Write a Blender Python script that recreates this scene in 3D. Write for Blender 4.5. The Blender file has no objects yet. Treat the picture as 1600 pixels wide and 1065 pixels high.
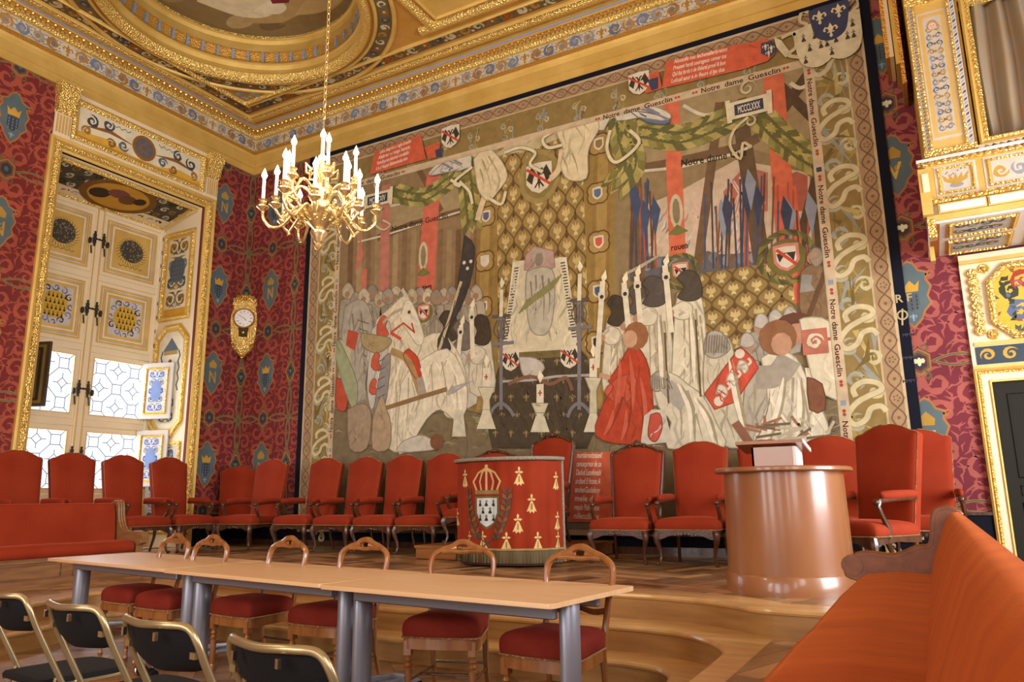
import bpy, math, random
from math import sin, cos, pi, radians, sqrt, atan2, hypot
from mathutils import Vector, Matrix, noise
random.seed(7)
SC = bpy.context.scene
COL = SC.collection

# ---------------------------------------------------------------- camera
FPX = 1167.0
PI_, RO, YW = radians(11.93), radians(-0.70), radians(-28.94)
FW = Vector((sin(YW)*cos(PI_), cos(YW)*cos(PI_), sin(PI_)))
RT = Vector((cos(YW), -sin(YW), 0))
UP = RT.cross(FW)
R2 = RT*cos(RO) + UP*sin(RO)
U2 = -RT*sin(RO) + UP*cos(RO)
CAMZ = 1.2
cam_d = bpy.data.cameras.new('camera'); cam = bpy.data.objects.new('camera', cam_d); COL.objects.link(cam)
cam_d.sensor_width = 36.0; cam_d.lens = FPX/1600*36; cam_d.clip_start = 0.02; cam_d.clip_end = 200
m = Matrix(((R2.x, U2.x, -FW.x, 0), (R2.y, U2.y, -FW.y, 0), (R2.z, U2.z, -FW.z, CAMZ), (0, 0, 0, 1)))
cam.matrix_world = m
SC.camera = cam

def ray(px, py):
    return R2*((px-800)/FPX) - U2*((py-532.5)/FPX) + FW
def back(px, py, Y=9.2):            # measured point -> (x, z) on a plane parallel to the end wall
    d = ray(px, py); t = Y/d.y
    return (d.x*t, d.z*t+CAMZ)

XL, YB = -10.63, 9.2                # side wall and end wall of the room
ZC = 8.1                            # ceiling

# ---------------------------------------------------------------- colour + materials
def lin(c):
    return c/12.92 if c <= 0.04045 else ((c+0.055)/1.055)**2.4
def hx(s, k=1.0):
    s = s.lstrip('#')
    return tuple(min(1, lin(int(s[i:i+2], 16)/255)*k) for i in (0, 2, 4)) + (1.0,)

MATS = {}
def mat(name, color='#888888', rough=0.6, metal=0.0, spec=0.5, bump=None, noise_col=None, sheen=0.0, emit=None, coat=0.0, k=1.0):
    if name in MATS: return MATS[name]
    m = bpy.data.materials.new(name); m.use_nodes = True
    nt = m.node_tree; N = nt.nodes; L = nt.links
    b = N['Principled BSDF']
    c = hx(color, k) if isinstance(color, str) else color
    b.inputs['Base Color'].default_value = c
    b.inputs['Roughness'].default_value = rough
    b.inputs['Metallic'].default_value = metal
    b.inputs['Specular IOR Level'].default_value = spec
    b.inputs['Coat Weight'].default_value = coat
    b.inputs['Coat Roughness'].default_value = 0.12
    if sheen:
        b.inputs['Sheen Weight'].default_value = sheen
        b.inputs['Sheen Roughness'].default_value = 0.35
        b.inputs['Sheen Tint'].default_value = (min(1, c[0]*2.2), c[1]*2.5+0.05, c[2]*2.5+0.04, 1)
    tc = None
    def coord():
        nonlocal tc
        if tc is None: tc = N.new('ShaderNodeTexCoord')
        return tc.outputs['Object']
    if noise_col:                    # (second colour, scale (x,y,z), detail)
        c2, scl, det = noise_col[:3]
        mp = N.new('ShaderNodeMapping'); L.new(coord(), mp.inputs['Vector']); mp.inputs['Scale'].default_value = scl
        nz = N.new('ShaderNodeTexNoise'); nz.inputs['Scale'].default_value = 1; nz.inputs['Detail'].default_value = det
        L.new(mp.outputs[0], nz.inputs['Vector'])
        rp = N.new('ShaderNodeValToRGB'); L.new(nz.outputs['Fac'], rp.inputs[0])
        rp.color_ramp.elements[0].position = 0.3; rp.color_ramp.elements[1].position = 0.7
        rp.color_ramp.elements[0].color = c; rp.color_ramp.elements[1].color = hx(c2, k)
        L.new(rp.outputs[0], b.inputs['Base Color'])
    if bump:                         # (kind, scale, strength)
        kind, scl, st = bump
        if kind == 'noise':
            t = N.new('ShaderNodeTexNoise'); t.inputs['Scale'].default_value = scl; t.inputs['Detail'].default_value = 3; o = t.outputs['Fac']
        elif kind == 'leaf':
            t = N.new('ShaderNodeTexVoronoi'); t.inputs['Scale'].default_value = scl; t.feature = 'SMOOTH_F1'; t.inputs['Smoothness'].default_value = 0.35; o = t.outputs['Distance']
        else:
            t = N.new('ShaderNodeTexWave'); t.inputs['Scale'].default_value = scl; t.inputs['Distortion'].default_value = 2; o = t.outputs['Fac']
        L.new(coord(), t.inputs['Vector'])
        bp = N.new('ShaderNodeBump'); bp.inputs['Strength'].default_value = st; bp.inputs['Distance'].default_value = 0.02
        L.new(o, bp.inputs['Height']); L.new(bp.outputs[0], b.inputs['Normal'])
        if kind == 'leaf':
            b.inputs['Roughness'].default_value = rough
    if emit:
        b.inputs['Emission Color'].default_value = hx(emit[0]); b.inputs['Emission Strength'].default_value = emit[1]
    MATS[name] = m
    return m

def painted(name, rough=0.75, weave=0.0, weave_scale=180, spec=0.3, mottling=0.12, mscale=6.0):
    """colour comes from the face colours; a little mottling and a woven or plaster bump"""
    m = bpy.data.materials.new(name); m.use_nodes = True
    nt = m.node_tree; N = nt.nodes; L = nt.links; b = N['Principled BSDF']
    b.inputs['Roughness'].default_value = rough; b.inputs['Specular IOR Level'].default_value = spec
    a = N.new('ShaderNodeVertexColor'); a.layer_name = 'Col'
    tc = N.new('ShaderNodeTexCoord')
    nz = N.new('ShaderNodeTexNoise'); nz.inputs['Scale'].default_value = mscale; nz.inputs['Detail'].default_value = 6; L.new(tc.outputs['Object'], nz.inputs['Vector'])
    mr = N.new('ShaderNodeMapRange'); mr.inputs['From Min'].default_value = 0.3; mr.inputs['From Max'].default_value = 0.7
    mr.inputs['To Min'].default_value = 1-mottling; mr.inputs['To Max'].default_value = 1+mottling
    L.new(nz.outputs['Fac'], mr.inputs['Value'])
    mx = N.new('ShaderNodeVectorMath'); mx.operation = 'SCALE'; L.new(a.outputs['Color'], mx.inputs[0]); L.new(mr.outputs[0], mx.inputs['Scale'])
    L.new(mx.outputs[0], b.inputs['Base Color'])
    if weave:
        t = N.new('ShaderNodeTexNoise'); t.inputs['Scale'].default_value = weave_scale; L.new(tc.outputs['Object'], t.inputs['Vector'])
        bp = N.new('ShaderNodeBump'); bp.inputs['Strength'].default_value = weave; bp.inputs['Distance'].default_value = 0.004
        L.new(t.outputs['Fac'], bp.inputs['Height']); L.new(bp.outputs[0], b.inputs['Normal'])
    MATS[name] = m
    return m

GOLD = mat('gilding', '#f2cf74', 0.38, 0.7, bump=('noise', 30, 0.25))
GOLDL = mat('gilded_leafwork', '#f7d77e', 0.33, 0.72, bump=('leaf', 42, 1.0))
GOLDM = mat('matt_gilding', '#d6b057', 0.5, 0.4, bump=('noise', 14, 0.2), noise_col=('#e6c470', (3, 3, 3), 4))
GOLDS = mat('shaded_ochre_gilding', '#d09c46', 0.42, 0.55, bump=('leaf', 45, 0.5))  # gilding of a deeper ochre tone
CREAM = mat('cream_paint', '#efdcb6', 0.45, bump=('noise', 9, 0.08))
WHITE = mat('white_paint', '#dcd8d0', 0.4)
BLUEP = mat('pale_blue_paint', '#9fb0cf', 0.5)
OCHRE = mat('ochre_plaster', '#d0a050', 0.55, 0.25, noise_col=('#c18b38', (2, 2, 2), 5))
VELVET = mat('red_velvet', '#98371c', 0.85, spec=0.15, sheen=0.4, bump=('noise', 260, 0.12), noise_col=('#8a2c14', (3, 3, 3), 3))
VELVETO = mat('orange_velvet', '#b2531c', 0.85, spec=0.15, sheen=0.35, bump=('noise', 260, 0.12), noise_col=('#923a0e', (1.6, 7, 1.6), 4))
VELVETD = mat('crimson_velvet', '#7c2b1b', 0.85, spec=0.15, sheen=0.3, bump=('noise', 260, 0.12), noise_col=('#6c1c13', (6, 6, 6), 3))
WALNUT = mat('walnut', '#5e3a22', 0.3, spec=0.5, noise_col=('#3c1d0e', (30, 30, 5), 4), bump=('noise', 40, 0.15), coat=0.3)
CHERRY = mat('polished_cherry', '#9c6534', 0.28, spec=0.5, noise_col=('#7a4620', (25, 25, 4), 4), coat=0.35)
OAK = mat('oak', '#a0682f', 0.42, noise_col=('#7f4c1e', (2.5, 14, 20), 5), coat=0.15)
OAKD = mat('panelled_oak', '#9a6f42', 0.42, noise_col=('#7a5230', (3, 3, 22), 5), coat=0.1)
NAIL = mat('brass_nails', '#c9a06a', 0.4, 0.6, bump=('leaf', 160, 1.0))
DARKB = mat('navy_cloth', '#131521', 0.9, spec=0.2)
STEEL = mat('grey_steel', '#888890', 0.35, 0.35, spec=0.5)
CHROME = mat('chrome', '#c9c9c9', 0.18, 1.0)
BEECH = mat('beech_laminate', '#e0b888', 0.4, noise_col=('#d6aa78', (2, 26, 26), 4))
BEECHE = mat('beech_edging', '#c99760', 0.45)
BLACKF = mat('black_fabric', '#121213', 0.8, spec=0.25, bump=('noise', 300, 0.2))
CHAMP = mat('champagne_tube', '#ab9970', 0.3, 0.7)
IRON = mat('dark_iron', '#2a2620', 0.5, 0.5)
PAPER = mat('paper', '#efe9da', 0.7)

# ---------------------------------------------------------------- mesh builder
class MB:
    def __init__(s): s.v = []; s.f = []; s.mi = []; s.mats = []; s.T = Matrix()
    def _m(s, m):
        if m not in s.mats: s.mats.append(m)
        return s.mats.index(m)
    def add(s, vs, fs, m):
        b = len(s.v); T = s.T
        s.v += [tuple(T @ Vector(p)) for p in vs]
        i = s._m(m)
        for f in fs: s.f.append(tuple(b+k for k in f)); s.mi.append(i)
        return s
    def box(s, x0, x1, y0, y1, z0, z1, m):
        v = [(x0,y0,z0),(x1,y0,z0),(x1,y1,z0),(x0,y1,z0),(x0,y0,z1),(x1,y0,z1),(x1,y1,z1),(x0,y1,z1)]
        return s.add(v, [(0,3,2,1),(4,5,6,7),(0,1,5,4),(1,2,6,5),(2,3,7,6),(3,0,4,7)], m)
    def bevbox(s, x0, x1, y0, y1, z0, z1, m, b=0.01):
        """box with chamfered top and bottom edges and corners"""
        def ring(i, z): return [(x0+i+b,y0+i,z),(x1-i-b,y0+i,z),(x1-i,y0+i+b,z),(x1-i,y1-i-b,z),(x1-i-b,y1-i,z),(x0+i+b,y1-i,z),(x0+i,y1-i-b,z),(x0+i,y0+i+b,z)]
        R = [ring(b, z0), ring(0, z0+b), ring(0, z1-b), ring(b, z1)]
        return s.loft(R, m)
    def loft(s, rings, m, closed=True, caps=True):
        n = len(rings[0]); v = [p for r in rings for p in r]; f = []
        for i in range(len(rings)-1):
            for j in range(n if closed else n-1):
                k = (j+1) % n
                f.append((i*n+j, i*n+k, (i+1)*n+k, (i+1)*n+j))
        if caps and closed:
            f.append(tuple(range(n))[::-1]); f.append(tuple((len(rings)-1)*n+j for j in range(n)))
        return s.add(v, f, m)
    def prism(s, poly, h0, h1, m, axis='z'):
        def P(p, h):
            return (p[0], p[1], h) if axis == 'z' else ((p[0], h, p[1]) if axis == 'y' else (h, p[0], p[1]))
        return s.loft([[P(p, h0) for p in poly], [P(p, h1) for p in poly]], m)
    def tube(s, path, r, m, n=8, flat=1.0, closed=False, caps=True, upv=None):
        path = [Vector(p) for p in path]; k = len(path)
        rr = r if isinstance(r, (list, tuple)) else [r]*k
        rings = []; prev = None
        for i, p in enumerate(path):
            if closed: t = path[(i+1) % k] - path[i-1]
            else: t = path[min(i+1, k-1)] - path[max(i-1, 0)]
            if t.length < 1e-9: t = Vector((0, 0, 1))
            t.normalize()
            if prev is None:
                a = Vector(upv) if upv else (Vector((0, 0, 1)) if abs(t.z) < 0.9 else Vector((1, 0, 0)))
            else: a = prev
            x = (a - t*a.dot(t))
            if x.length < 1e-6: x = Vector((1, 0, 0)) - t*t.x
            x.normalize(); prev = x; y = t.cross(x)
            rings.append([tuple(p + x*cos(2*pi*j/n)*rr[i] + y*sin(2*pi*j/n)*rr[i]*flat) for j in range(n)])
        if closed:
            rings.append(rings[0]); return s.loft(rings, m, caps=False)
        return s.loft(rings, m, caps=caps)
    def lathe(s, prof, m, n=16, c=(0, 0, 0), ax='z', a0=0, a1=2*pi, sx=1, sy=1, caps=True):
        full = abs(a1-a0-2*pi) < 1e-6; rings = []
        for r, h in prof:
            ring = []
            for j in range(n if full else n+1):
                a = a0 + (a1-a0)*j/n
                if ax == 'z': ring.append((c[0]+r*cos(a)*sx, c[1]+r*sin(a)*sy, c[2]+h))
                elif ax == 'y': ring.append((c[0]+r*cos(a), c[1]+h, c[2]+r*sin(a)))
                else: ring.append((c[0]+h, c[1]+r*cos(a), c[2]+r*sin(a)))
            rings.append(ring)
        return s.loft(rings, m, closed=full, caps=full and caps)
    def ball(s, c, r, m, n=8, k=5, sz=1.0):
        prof = [(max(1e-4, r*sin(pi*i/k)), -r*cos(pi*i/k)*sz) for i in range(k+1)]
        return s.lathe(prof, m, n, c)
    def pad(s, outline, prof, m, axis='z', c0=None):
        """cushion: outline scaled about its centre by each (scale, height) of prof, domed ends"""
        cx = sum(p[0] for p in outline)/len(outline) if c0 is None else c0[0]; cy = sum(p[1] for p in outline)/len(outline) if c0 is None else c0[1]
        def P(x, y, h): return (x, y, h) if axis == 'z' else (x, h, y)
        rings = [[P(cx+(p[0]-cx)*k, cy+(p[1]-cy)*k, h) for p in outline] for k, h in prof]
        return s.loft(rings, m)
    def quad(s, a, b, c, d, m): return s.add([a, b, c, d], [(0, 1, 2, 3)], m)
    def mesh(s, name, smooth=40):
        me = bpy.data.meshes.new(name)
        me.from_pydata(s.v, [], s.f); 
        for mm in s.mats: me.materials.append(mm)
        me.polygons.foreach_set('material_index', s.mi)
        me.update()
        if smooth:
            me.polygons.foreach_set('use_smooth', [True]*len(me.polygons))
            me.set_sharp_from_angle(angle=radians(smooth))
        return me
    def build(s, name, parent=None, smooth=40, **props):
        import bmesh
        me = s.mesh(name, smooth=0)
        bm = bmesh.new(); bm.from_mesh(me); bmesh.ops.recalc_face_normals(bm, faces=bm.faces); bm.to_mesh(me); bm.free()
        if smooth:
            me.polygons.foreach_set('use_smooth', [True]*len(me.polygons))
            me.set_sharp_from_angle(angle=radians(smooth))
        o = bpy.data.objects.new(name, me); COL.objects.link(o)
        if parent is not None: o.parent = parent
        for k, v in props.items(): o[k] = v
        return o

def thing(name, label, cat, loc=(0, 0, 0), rz=0, group=None):
    o = bpy.data.objects.new(name, None); COL.objects.link(o); o.empty_display_size = 0.1
    o.location = loc; o.rotation_euler = (0, 0, rz); o['label'] = label; o['category'] = cat
    if group: o['group'] = group
    return o
def tag(o, label, cat, group=None):
    o['label'] = label; o['category'] = cat
    if group: o['group'] = group
    return o
def dup(root, loc, rz, label=None, group=None, scale=None):
    r = root.copy(); COL.objects.link(r); r.location = loc; r.rotation_euler = (0, 0, rz)
    if scale: r.scale = scale
    if label: r['label'] = label
    if group: r['group'] = group
    for ch in list(root.children):
        c = ch.copy(); COL.objects.link(c); c.parent = r
        for g in list(ch.children):
            d = g.copy(); COL.objects.link(d); d.parent = c
    return r

# ---------------------------------------------------------------- painting on surfaces
def clip(poly, x0, x1, y0, y1):
    def cut(P, ax, lim, sgn):
        out = []
        for i in range(len(P)):
            a, b = P[i-1], P[i]; da = (a[ax]-lim)*sgn; db = (b[ax]-lim)*sgn
            if (da >= 0) != (db >= 0):
                t = da/(da-db); out.append((a[0]+(b[0]-a[0])*t, a[1]+(b[1]-a[1])*t))
            if db >= 0: out.append(b)
        return out
    for ax, lim, sg in ((0, x0, 1), (0, x1, -1), (1, y0, 1), (1, y1, -1)):
        if len(poly) < 3: return []
        poly = cut(poly, ax, lim, sg)
    return poly
def smooth_line(pts, n=6, closed=False):
    out = []; k = len(pts)
    for i in range(k if closed else k-1):
        p0 = pts[i-1] if (i > 0 or closed) else pts[0]; p1 = pts[i]; p2 = pts[(i+1) % k]; p3 = pts[(i+2) % k] if (closed or i+2 < k) else pts[-1]
        for j in range(n):
            t = j/n
            out.append(tuple(0.5*((2*p1[a]) + (-p0[a]+p2[a])*t + (2*p0[a]-5*p1[a]+4*p2[a]-p3[a])*t*t + (-p0[a]+3*p1[a]-3*p2[a]+p3[a])*t**3) for a in range(len(p1))))
    if not closed: out.append(tuple(pts[-1]))
    return out
TEXTS = {}
def text_tris(s):
    if s in TEXTS: return TEXTS[s]
    cu = bpy.data.curves.new('writing', 'FONT'); cu.body = s; cu.size = 1.0; cu.resolution_u = 2; cu.offset = 0.018
    ob = bpy.data.objects.new('writing', cu); COL.objects.link(ob)
    dg = bpy.context.evaluated_depsgraph_get(); me = ob.evaluated_get(dg).to_mesh()
    vs = [(v.co.x, v.co.y) for v in me.vertices]; fs = [tuple(p.vertices) for p in me.polygons]
    w = max((v[0] for v in vs), default=1)
    ob.evaluated_get(dg).to_mesh_clear(); bpy.data.objects.remove(ob); bpy.data.curves.remove(cu)
    TEXTS[s] = (vs, fs, w)
    return TEXTS[s]
class Paint:
    def __init__(s, fmap, mats, eps=0.0006):
        s.fmap = fmap; s.eps = eps; s.mats = mats; s.v = []; s.f = []; s.c = []; s.mi = []; s.lv = 0; s.box = None; s.tr = None; s.soft = False; s.strip = 0
    def poly(s, pts, col, m=0, lv=None):
        if s.tr: pts = [s.tr(*p) for p in pts]
        if s.strip:                  # follow a curved surface: cut into narrow bands
            xs = [p[0] for p in pts]; k0, k1 = math.floor(min(xs)/s.strip), math.ceil(max(xs)/s.strip)
            if k1-k0 > 1:
                st, tr, s.strip, s.tr = s.strip, s.tr, 0, None
                for k in range(k0, k1):
                    q = clip(list(pts), k*st, (k+1)*st, -9, 9)
                    if len(q) > 2: s.poly(q, col, m, lv)
                s.strip, s.tr = st, tr; return
        if s.box: pts = clip(list(pts), *s.box)
        if len(pts) < 3: return
        L = s.lv if lv is None else lv
        b = len(s.v); L = L+(len(s.f) % 16)/17.0; s.v += [s.fmap(p[0], p[1], L*s.eps) for p in pts]
        c = hx(col) if isinstance(col, str) else col
        if s.soft: c = tuple(c[i]*0.88+(0.36, 0.27, 0.15)[i]*0.12 for i in range(3))+(1,)
        s.f.append(tuple(range(b, b+len(pts)))); s.c.append(c); s.mi.append(m)
    def rect(s, x0, x1, y0, y1, col, m=0, lv=None): s.poly([(x0,y0),(x1,y0),(x1,y1),(x0,y1)], col, m, lv)
    def disc(s, x, y, r, col, n=14, ry=None, m=0, lv=None):
        ry = ry or r; s.poly([(x+r*cos(2*pi*i/n), y+ry*sin(2*pi*i/n)) for i in range(n)], col, m, lv)
    def ring(s, x, y, r, w, col, n=16, m=0, lv=None): s.stroke([(x+r*cos(2*pi*i/n), y+r*sin(2*pi*i/n)) for i in range(n+1)], w, col, m=m, lv=lv)
    def stroke(s, pts, w, col, m=0, lv=None, taper=0, sm=0):
        """line of width w; taper: 0 none, 1 to a point at the end, 2 at both ends"""
        if sm: pts = smooth_line(pts, sm)
        k = len(pts); A = []; B = []
        for i, p in enumerate(pts):
            a = pts[max(i-1, 0)]; b = pts[min(i+1, k-1)]; dx, dy = b[0]-a[0], b[1]-a[1]; l = hypot(dx, dy) or 1
            t = i/(k-1); ww = w[i] if isinstance(w, (list, tuple)) else w
            if taper == 1: ww *= (1-t)**0.7
            elif taper == 2: ww *= sin(pi*min(max(t, 0.03), 0.97))**0.7
            ww = max(ww, 1e-4)/2
            A.append((p[0]-dy/l*ww, p[1]+dx/l*ww)); B.append((p[0]+dy/l*ww, p[1]-dx/l*ww))
        for i in range(k-1): s.poly([A[i], B[i], B[i+1], A[i+1]], col, m, lv)
    def leaf(s, pts, w, lobes, col, m=0, lv=None, side=0):
        """acanthus shape along a line, lobed edges"""
        k = len(pts); A = []; B = []
        for i, p in enumerate(pts):
            a = pts[max(i-1, 0)]; b = pts[min(i+1, k-1)]; dx, dy = b[0]-a[0], b[1]-a[1]; l = hypot(dx, dy) or 1
            t = i/(k-1); env = (sin(pi*t**0.75)+0.12)*w/2
            lob = 0.45+0.55*abs(sin(pi*lobes*t)); la = lob if side >= 0 else 0.4; lb = lob if side <= 0 else 0.4
            A.append((p[0]-dy/l*env*la, p[1]+dx/l*env*la)); B.append((p[0]+dy/l*env*lb, p[1]-dx/l*env*lb))
        for i in range(k-1): s.poly([A[i], B[i], B[i+1], A[i+1]], col, m, lv)
    def spiral(s, x, y, r, a0, turns, col, w, dirn=1, n=26, lobes=7, m=0, lv=None, inner=0.18):
        pts = []
        for i in range(n+1):
            t = i/n; a = a0 + dirn*2*pi*turns*t; rr = r*(1-(1-inner)*t**0.8); pts.append((x+rr*cos(a), y+rr*sin(a)))
        s.leaf(pts, w, lobes, col, m, lv)
    def text(s, body, x, y, h, col, width=None, ang=0.0, m=0, lv=None, lean=0.0):
        if s.box and not s.tr and not (s.box[0]-0.02 <= x and x+(width or 0) <= s.box[1]+0.05): return
        vs, fs, w = text_tris(body); kx = (width/w) if width else h
        ca, sa = cos(ang), sin(ang); L = s.lv if lv is None else lv
        b = len(s.v)
        for (u, v) in vs:
            X = u*kx + v*h*lean; Y = v*h; p = (x+X*ca-Y*sa, y+X*sa+Y*ca)
            if s.tr: p = s.tr(*p)
            s.v.append(s.fmap(p[0], p[1], L*s.eps))
        c = hx(col)
        for f in fs: s.f.append(tuple(b+i for i in f)); s.c.append(c); s.mi.append(m)
    def into(s, name, parent=None, mb=None, **props):
        """object from the painting (optionally joined with the solid shape mb)"""
        V = list(s.v); F = list(s.f); C = list(s.c); MI = list(s.mi); mats = list(s.mats)
        if mb is not None:
            off = len(V); V += mb.v; F += [tuple(i+off for i in f) for f in mb.f]
            idx = []
            for mm in mb.mats:
                if mm not in mats: mats.append(mm)
                idx.append(mats.index(mm))
            MI += [idx[i] for i in mb.mi]; C += [(1, 1, 1, 1)]*len(mb.f)
        me = bpy.data.meshes.new(name); me.from_pydata(V, [], F)
        for mm in mats: me.materials.append(mm)
        me.polygons.foreach_set('material_index', MI)
        ca = me.color_attributes.new('Col', 'FLOAT_COLOR', 'CORNER'); data = []
        for p, c in zip(me.polygons, C): data += list(c)*p.loop_total
        ca.data.foreach_set('color', data); me.update()
        o = bpy.data.objects.new(name, me); COL.objects.link(o)
        if parent is not None: o.parent = parent
        for k, v in props.items(): o[k] = v
        return o

P_FRESCO = painted('painted_plaster', 0.7, 0.15, 60, mottling=0.1)
P_WALL = painted('painted_canvas_wall', 0.8, 0.2, 220, mottling=0.14, mscale=2.5)
P_TAP = painted('woven_tapestry', 0.95, 0.5, 240, spec=0.1, mottling=0.13, mscale=9)
P_CLOTH = painted('embroidery', 0.7, 0.3, 300, mottling=0.06)

def scrollwork(P, x0, x1, y0, y1, bg, cols, lv=1, rows=2, colsn=6, vertical=False, seed=1, gold=None, w=0.34):
    """running scroll ornament filling a rectangle"""
    rnd = random.Random(seed)
    P.rect(x0, x1, y0, y1, bg, lv=lv)
    W, H = x1-x0, y1-y0; L = max(W, H); S = min(W, H); n = max(1, round(L/S)) if colsn is None else colsn
    st = L/n
    for i in range(n):
        c = cols[i % len(cols)]; c2 = cols[(i+1) % len(cols)]
        if W >= H: cx, cy = x0+st*(i+0.5), (y0+y1)/2
        else: cx, cy = (x0+x1)/2, y0+st*(i+0.5)
        r = min(st, S)*0.42; sg = 1 if i % 2 else -1
        P.spiral(cx, cy, r, rnd.random()*6, 1.4, c, r*w*1.6, sg, n=18, lobes=6, lv=lv+1)
        P.disc(cx, cy, r*0.3, c2, 8, lv=lv+2)
        for k in range(4):
            a = k*pi/2+0.8+rnd.random()*0.4; d = r*1.25
            px, py = cx+d*cos(a)*(st/min(st, S) if W >= H else 1)*0.9, cy+d*sin(a)*(1 if W >= H else st/min(st, S))*0.9
            px = min(max(px, x0+r*0.2), x1-r*0.2); py = min(max(py, y0+r*0.2), y1-r*0.2)
            P.leaf([(px-r*0.3*cos(a+1.3), py-r*0.3*sin(a+1.3)), (px, py), (px+r*0.3*cos(a+0.6), py+r*0.3*sin(a+0.6))], r*0.4, 2, c2 if k % 2 else c, lv=lv+1)
def grotesque(P, x0, x1, y0, y1, bg, cols, lv=1, n=4, center=None):
    """mirror-symmetric arabesque about the vertical axis"""
    P.rect(x0, x1, y0, y1, bg, lv=lv); cx = (x0+x1)/2; W = x1-x0; H = y1-y0; st = H/n
    for i in range(n):
        cy = y0+st*(i+0.5); c = cols[i % len(cols)]; c2 = cols[(i+1) % len(cols)]; c3 = cols[(i+2) % len(cols)]
        r = min(W*0.22, st*0.42)
        for sg in (-1, 1):
            P.spiral(cx+sg*W*0.25, cy, r, 0 if sg < 0 else pi, 1.5, c, r*0.55, sg, n=18, lobes=6, lv=lv+1)
            P.disc(cx+sg*W*0.25, cy, r*0.33, c2, 8, lv=lv+2)
            P.leaf([(cx, cy-st*0.45), (cx+sg*W*0.12, cy-st*0.3), (cx+sg*W*0.3, cy-st*0.42)], r*0.4, 3, c3, lv=lv+2)
            P.leaf([(cx, cy+st*0.1), (cx+sg*W*0.1, cy+st*0.4), (cx+sg*W*0.36, cy+st*0.45)], r*0.35, 3, c2, lv=lv+2)
        P.leaf([(cx, cy-st*0.35), (cx, cy), (cx, cy+st*0.35)], r*0.45, 3, c3, lv=lv+3)
def shield_shape(x, y, w, h, n=6):
    p = [(x-w/2, y+h*0.45), (x, y+h*0.5), (x+w/2, y+h*0.45), (x+w/2, y-h*0.15), (x+w*0.3, y-h*0.38), (x, y-h*0.5), (x-w*0.3, y-h*0.38), (x-w/2, y-h*0.15)]
    return p
def ermine(P, x, y, h, col, lv=2, dark=None):
    P.poly([(x-0.04*h, y+0.12*h), (x+0.04*h, y+0.12*h), (x+0.26*h, y-0.42*h), (x+0.14*h, y-0.38*h), (x+0.1*h, y-0.5*h), (x, y-0.4*h), (x-0.1*h, y-0.5*h), (x-0.14*h, y-0.38*h), (x-0.26*h, y-0.42*h)], col, lv=lv)
    P.poly([(x, y+0.5*h), (x+0.06*h, y+0.4*h), (x, y+0.1*h), (x-0.06*h, y+0.4*h)], col, lv=lv)
    for sg in (-1, 1): P.poly([(x, y+0.2*h), (x+sg*0.1*h, y+0.27*h), (x+sg*0.22*h, y+0.2*h), (x+sg*0.1*h, y+0.13*h)], col, lv=lv)
    if dark: P.poly([(x-0.02*h, y-0.0*h), (x+0.02*h, y-0.0*h), (x+0.03*h, y-0.3*h), (x-0.03*h, y-0.3*h)], dark, lv=lv+1)
def fleur(P, x, y, h, col, lv=2):
    P.poly([(x, y+0.5*h), (x+0.12*h, y+0.2*h), (x+0.05*h, y-0.1*h), (x-0.05*h, y-0.1*h), (x-0.12*h, y+0.2*h)], col, lv=lv)
    for sg in (-1, 1): P.stroke([(x+sg*0.03*h, y-0.1*h), (x+sg*0.12*h, y+0.15*h), (x+sg*0.3*h, y+0.22*h), (x+sg*0.38*h, y+0.05*h), (x+sg*0.3*h, y-0.02*h)], 0.11*h, col, lv=lv)
    P.rect(x-0.2*h, x+0.2*h, y-0.16*h, y-0.08*h, col, lv=lv)
    P.poly([(x-0.04*h, y-0.16*h), (x+0.04*h, y-0.16*h), (x+0.1*h, y-0.4*h), (x, y-0.5*h), (x-0.1*h, y-0.4*h)], col, lv=lv)
# ================================================================ THE ROOM
ST = {'kind': 'structure'}
XR, YF = 3.6, -7.0                 # far side wall and the wall behind

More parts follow.
